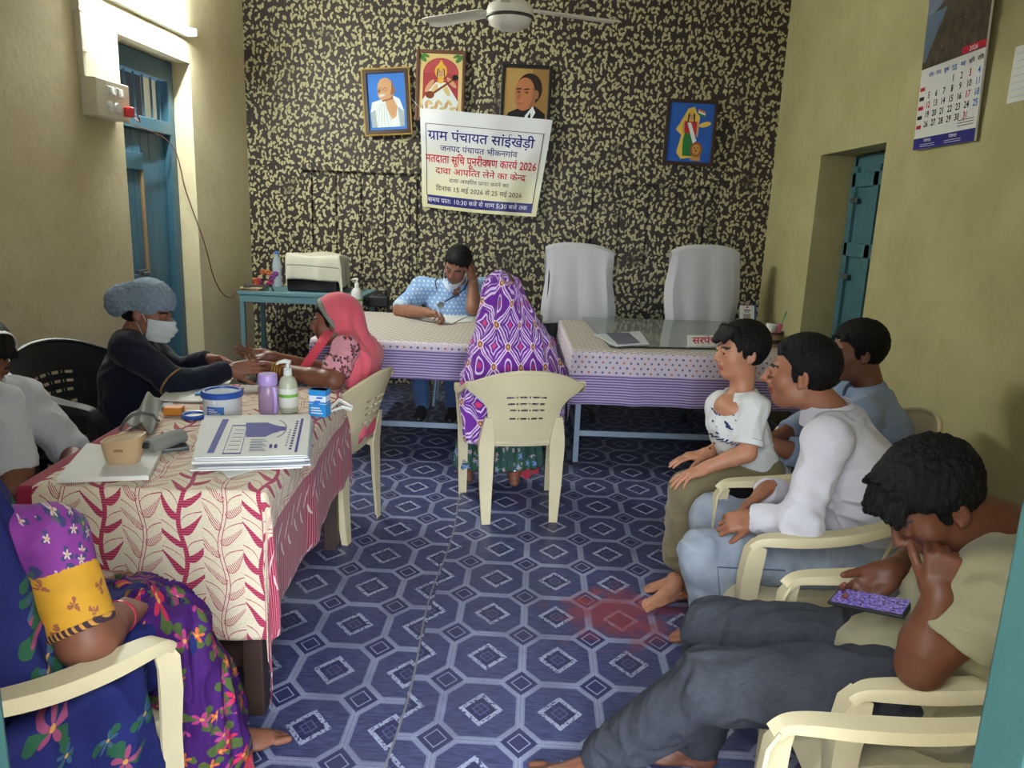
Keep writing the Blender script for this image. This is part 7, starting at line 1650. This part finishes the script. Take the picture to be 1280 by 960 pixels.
# ---------------------------------------------------------------- woman in navy sari by the entrance
def navy_woman():
    P = person('person', 'woman in navy floral sari with yellow banded sleeve sitting by the entrance', (-1.1, 1.45, 0)); SK = skin('umber'); fw = unit((.45, .89, 0)); sd = unit((.89, -.45, 0))
    pel = V3(-1.10, 1.40, .52); che = V3(-1.14, 1.40, .78); nk = V3(-1.19, 1.38, .95); H = Head(nk + V3(-.06, .03, .16), fw + V3(0, 0, -.25), (0, 0, 1), 1.0)
    sR, sL = A_(62, 672, 1.42), V3(-1.31, 1.46, .87); eR, wR = A_(108, 800, 1.36), A_(150, 771, 1.52); eL, wL = V3(-1.34, 1.52, .64), V3(-1.10, 1.70, .60)
    hR, hL = pel + sd * .10, pel - sd * .10; kR, kL = V3(-.86, 1.74, .50), V3(-1.04, 1.82, .50); aR, aL = V3(-.83, 1.86, .085), V3(-1.0, 1.90, .085)
    S = Sdf(.0045); torso(S, pel, che, nk, sd, -.02, w=(.15, .15)); add_head(S, H, closed=True); S.cone(H.p(0, -.02, -.05), nk, .05, .055, .03)
    for s_, e, w_ in ((sL, eL, wL), (sR, eR, wR)): S.cone(nk + V3(0, 0, -.04), s_, .045, .047, .03); arm(S, s_, e, w_, .006, .03, (.052, .046, .044, .029))
    for h_, k_, a_ in ((hL, kL, aL), (hR, kR, aR)): leg(S, h_, k_, a_, -.004); p = add_foot(S, a_, V3(.78, .55, 0), .95); add_toes(S, p, .95, -1)
    add_hand(S, wR, (-.1, .85, -.15), (-.3, -.1, -.95), 1, (.9, 1.0, 1.0, 1.0), .95, .05, (.4, .5)); add_hand(S, wL, fw, (0, 0, -1), -1, (.3, .3, .3, .3), .95)
    sdf_obj('body', S, SK, P, mi=head_mi(H)); S = Sdf(.006); S.ell(H.p(0, -.02, .03), (.08, .10, .09), H.A, .01, clip=(H.p(0, .05, .05), H.A[1] - H.A[2] * .5)); sdf_obj('hair', S, HAIR, P)
    BM = mat('violet_blouse', rough=.8, fn=floral((132, 52, 142), (((70, 96, 96), 1.5), ((200, 180, 170), 2.6)), 11.0, .30, (60, 60, 110))); YM = mat('yellow_sleeve', rough=.8, fn=floral((208, 152, 38), (((150, 84, 60), 2.4),), 11.0, .24, (150, 90, 60)))
    d = eR - sR; S = Sdf(.0045); torso(S, pel + V3(0, 0, .08), che, nk + V3(0, 0, -.03), sd, .006, w=(.15, .152)); 
    for s_, e in ((sR, eR), (sL, eL)): S.cone(nk + V3(0, 0, -.06), s_, .058, .066, .03); S.cone(s_, V3(s_) + (V3(e) - V3(s_)) * .6, .066, .066, .02, clip=(V3(s_) + (V3(e) - V3(s_)) * .36, V3(e) - V3(s_)))
    sdf_obj('blouse', S, BM, P, wr=dict(amp=.004, sc=(14, 14, 14), seed=81), uvf=lambda V: np.stack([V[:, 0] * .8 + V[:, 1], V[:, 2]], 1))
    S = Sdf(.0042); S.cone(sR + d * .25, sR + d * 1.05, .0668, .064, .01, clip=[(sR + d * .33, -d), (sR + d * .90, d)]); sl = sdf_obj('sleeve_band', S, YM, P, uvf=lambda V: np.stack([V[:, 0] * .8 + V[:, 1], V[:, 2]], 1))
    S = Sdf(.004); S.cone(sR + d * .8, sR + d * 1.05, .0672, .066, .01, clip=[(sR + d * .84, -d), (sR + d * .915, d)]); sdf_obj('sleeve_border', S, mat('border_dark', rough=.8, fn=lambda: mixc((nmod(coords('Object')[2] * 60.0 + coords('Object')[0] * 70.0, 1.0) < .4), s2l((56, 36, 50)), s2l((196, 140, 60)))), P)
    b = MB(); u0 = unit(wR - eR); c = wR - u0 * .01; u_ = unit(np.cross(u0, (0, 0, 1))); w2 = np.cross(u0, u_); b.tube([c + .036 * (u_ * math.cos(t) + w2 * math.sin(t)) for t in np.linspace(0, 2 * PI, 25)], .004, 6, cap=False); tag(b.build('bangle', mat('red_bangle', (170, 30, 60), .3), smooth=True), 'red bangle on the wrist of the woman in navy sari', 'bangle')
    NV = mat('navy_floral', rough=.8, fn=floral((30, 36, 92), (((140, 66, 100), .8), ((56, 86, 110), 1.3)), 8.0, .20, (40, 84, 60)), spec=.2); uvf = lambda V: np.stack([V[:, 0] * .9 + V[:, 1] * .6, V[:, 2] - V[:, 1] * .3], 1)
    S = Sdf(.006); S.ell(pel + V3(0, 0, -.02), (.19, .19, .12), k=.06); S.ecap(pel, pel + fw * .34 + V3(0, 0, -.01), .20, .11, .21, .11, sd, .06); S.ecap(pel + fw * .02 + sd * .12, pel + fw * .05 + sd * .17 + V3(0, 0, -.42), .10, .14, .06, .20, sd, .06); S.ecap(pel + sd * .262 - fw * .02 + V3(0, 0, .06), pel + sd * .272 + fw * .01 + V3(0, 0, -.36), .035, .17, .03, .19, sd, .05); S.plane((0, 0, .03), (0, 0, -1)); sdf_obj('sari_drape', S, NV, P, wr=dict(amp=.010, sc=(10, 10, 4), seed=84), uvf=uvf)
    S = Sdf(.006); S.ecap(H.p(0, -.03, .02), nk + V3(-.03, -.03, -.05), .10, .11, .17, .13, sd, .04); S.ecap(nk + V3(-.03, -.03, -.03), pel + V3(-.03, -.03, .02), .19, .145, .19, .16, sd, .05)
    S.ecap(nk + V3(.02, -.02, 0), pel + V3(.08, -.05, .1), .13, .12, .15, .14, sd, .04); S.cone(sR + V3(.01, 0, .02), eR + V3(.02, 0, 0), .062, .068, .02, 's'); S.cone(sR + sd * .07, eR + sd * .07, .085, .1, .02, 's'); S.ell(H.p(0, .03, 0), (.085, .12, .11), H.A, .01, 's'); sdf_obj('sari_pallu', S, NV, P, wr=dict(amp=.010, sc=(14, 14, 3), seed=85), uvf=uvf)
    VT = mat('violet_floral', rough=.8, fn=floral((62, 24, 92), (((176, 40, 76), .75), ((186, 96, 46), 1.2), ((160, 56, 110), 1.0)), 12.0, .27, (70, 86, 44)), spec=.2); S = Sdf(.0055); kk = pel + fw * .36
    S.ecap(kk - fw * .05 + V3(.02, 0, .01), kk + V3(.05, .03, -.32), .205, .115, .21, .13, sd, .05); S.ecap(kk + V3(.02, 0, -.2), kk + V3(.04, .03, -.47), .195, .13, .20, .14, sd, .05); S.plane((0, 0, .035), (0, 0, -1)); sdf_obj('skirt', S, VT, P, wr=dict(amp=.022, sc=(17, 17, 3), seed=87), uvf=cyl_uv(kk, .24))
    RB = FAB('red_border', (176, 38, 60)); S = Sdf(.0055); S.ecap(kk + V3(.02, 0, -.2), kk + V3(.042, .03, -.48), .200, .135, .206, .146, sd, .05); S.plane((0, 0, .13), (0, 0, 1)); S.plane((0, 0, .028), (0, 0, -1)); sdf_obj('skirt_hem', S, RB, P, wr=dict(amp=.022, sc=(17, 17, 3), seed=87))
navy_woman()

# ---------------------------------------------------------------- person at the far left
def left_person():
    P = person('person', 'person in sheer white shirt with pale hair band looking down, at left picture edge', (-1.75, 2.3, 0)); SK = skin('brown'); f = unit((.80, -.25, -.55)); H = Head(A_(-28, 447, 2.36), f, (.5, 0, .85), 1.0); nk = V3(-1.79, 2.34, .95); che = V3(-1.81, 2.33, .78); pel = V3(-1.83, 2.30, .52); sd = (0, 1, 0)
    sR, sL = A_(-4, 508, 2.18), V3(-1.76, 2.50, .86); eR, wR = A_(20, 588, 2.14), A_(20, 614, 2.06); eL, wL = V3(-1.60, 2.52, .66), V3(-1.50, 2.34, .66)
    hR, hL = pel + V3(.03, -.1, 0), pel + V3(.03, .1, 0); kR, kL = V3(-1.42, 2.2, .46), V3(-1.42, 2.4, .46); aR, aL = V3(-1.44, 2.2, .09), V3(-1.44, 2.4, .09)
    S = Sdf(.005); torso(S, pel, che, nk, sd, -.02, w=(.15, .15)); add_head(S, H, closed=True); S.cone(H.p(0, -.02, -.05), nk, .05, .055, .03)
    for s_, e, w_ in ((sL, eL, wL), (sR, eR, wR)): S.cone(nk + V3(0, 0, -.04), s_, .045, .045, .03); arm(S, s_, e, w_)
    for h_, k_, a_ in ((hL, kL, aL), (hR, kR, aR)): leg(S, h_, k_, a_); p = add_foot(S, a_, (1, 0, 0), .93); add_toes(S, p, .93)
    add_hand(S, wR, (.75, .3, -.3), (-.2, .5, .8), -1, (.5, .5, .5, .5), .95); add_hand(S, wL, (.7, -.6, 0), (0, -.3, .9), 1, (.5, .5, .5, .5), .95)
    sdf_obj('body', S, SK, P, mi=head_mi(H)); mask(P, H, MASKM, -.115, -.02); short_hair(P, H, front=(.076, .066), temple=.004, nape=-.055, thick=.014, amp=.0015, side=-.004)
    b = MB(); b.grid(lambda u, v: tuple(H.p(.089 * math.cos(PI * u), .022 + .014 * v, .036 + .092 * math.sin(PI * u))), 24, 2, th=.003); b.build('hair_band', WHITEP, P, smooth=True, world=True)
    C = FAB('sheer_white', (186, 188, 194)); S = Sdf(.005); torso(S, pel + V3(0, 0, -.05), che, nk, sd, .016, w=(.165, .16), d=(.13, .118))
    for s_, e, w_ in ((sL, eL, wL), (sR, eR, wR)): d = unit(V3(w_) - V3(e)); S.cone(nk + V3(0, 0, -.04), s_, .064, .070, .04); S.cone(s_, e, .070, .062, .03, clip=(V3(e) + (V3(e) - V3(s_)) * .02, V3(e) - V3(s_)))
    S.cone(H.p(0, 0, -.03), nk + f * .02, .05, .06, .01, 's'); sdf_obj('shirt', S, C, P, wr=dict(amp=.007, sc=(12, 12, 12), seed=92)); T = FAB('dark_trousers', (38, 36, 44)); S = Sdf(.007); S.ell(pel, (.15, .17, .10), k=.04)
    for h_, k_, a_ in ((hL, kL, aL), (hR, kR, aR)): leg(S, h_, k_, a_, .014, .04)
    sdf_obj('trousers', S, T, P)
    b = MB(); c = A_(44, 626, 2.05); b.box(tuple(c), (.07, .14, .009), rz=.5, b=.004); tag(b.build('mobile_phone', mat('phone_case')), 'dark phone in the hands of the person at the left picture edge', 'phone')
left_person()
stool(-1.80, 2.28, .42, 'round stool under the person in sheer white shirt')
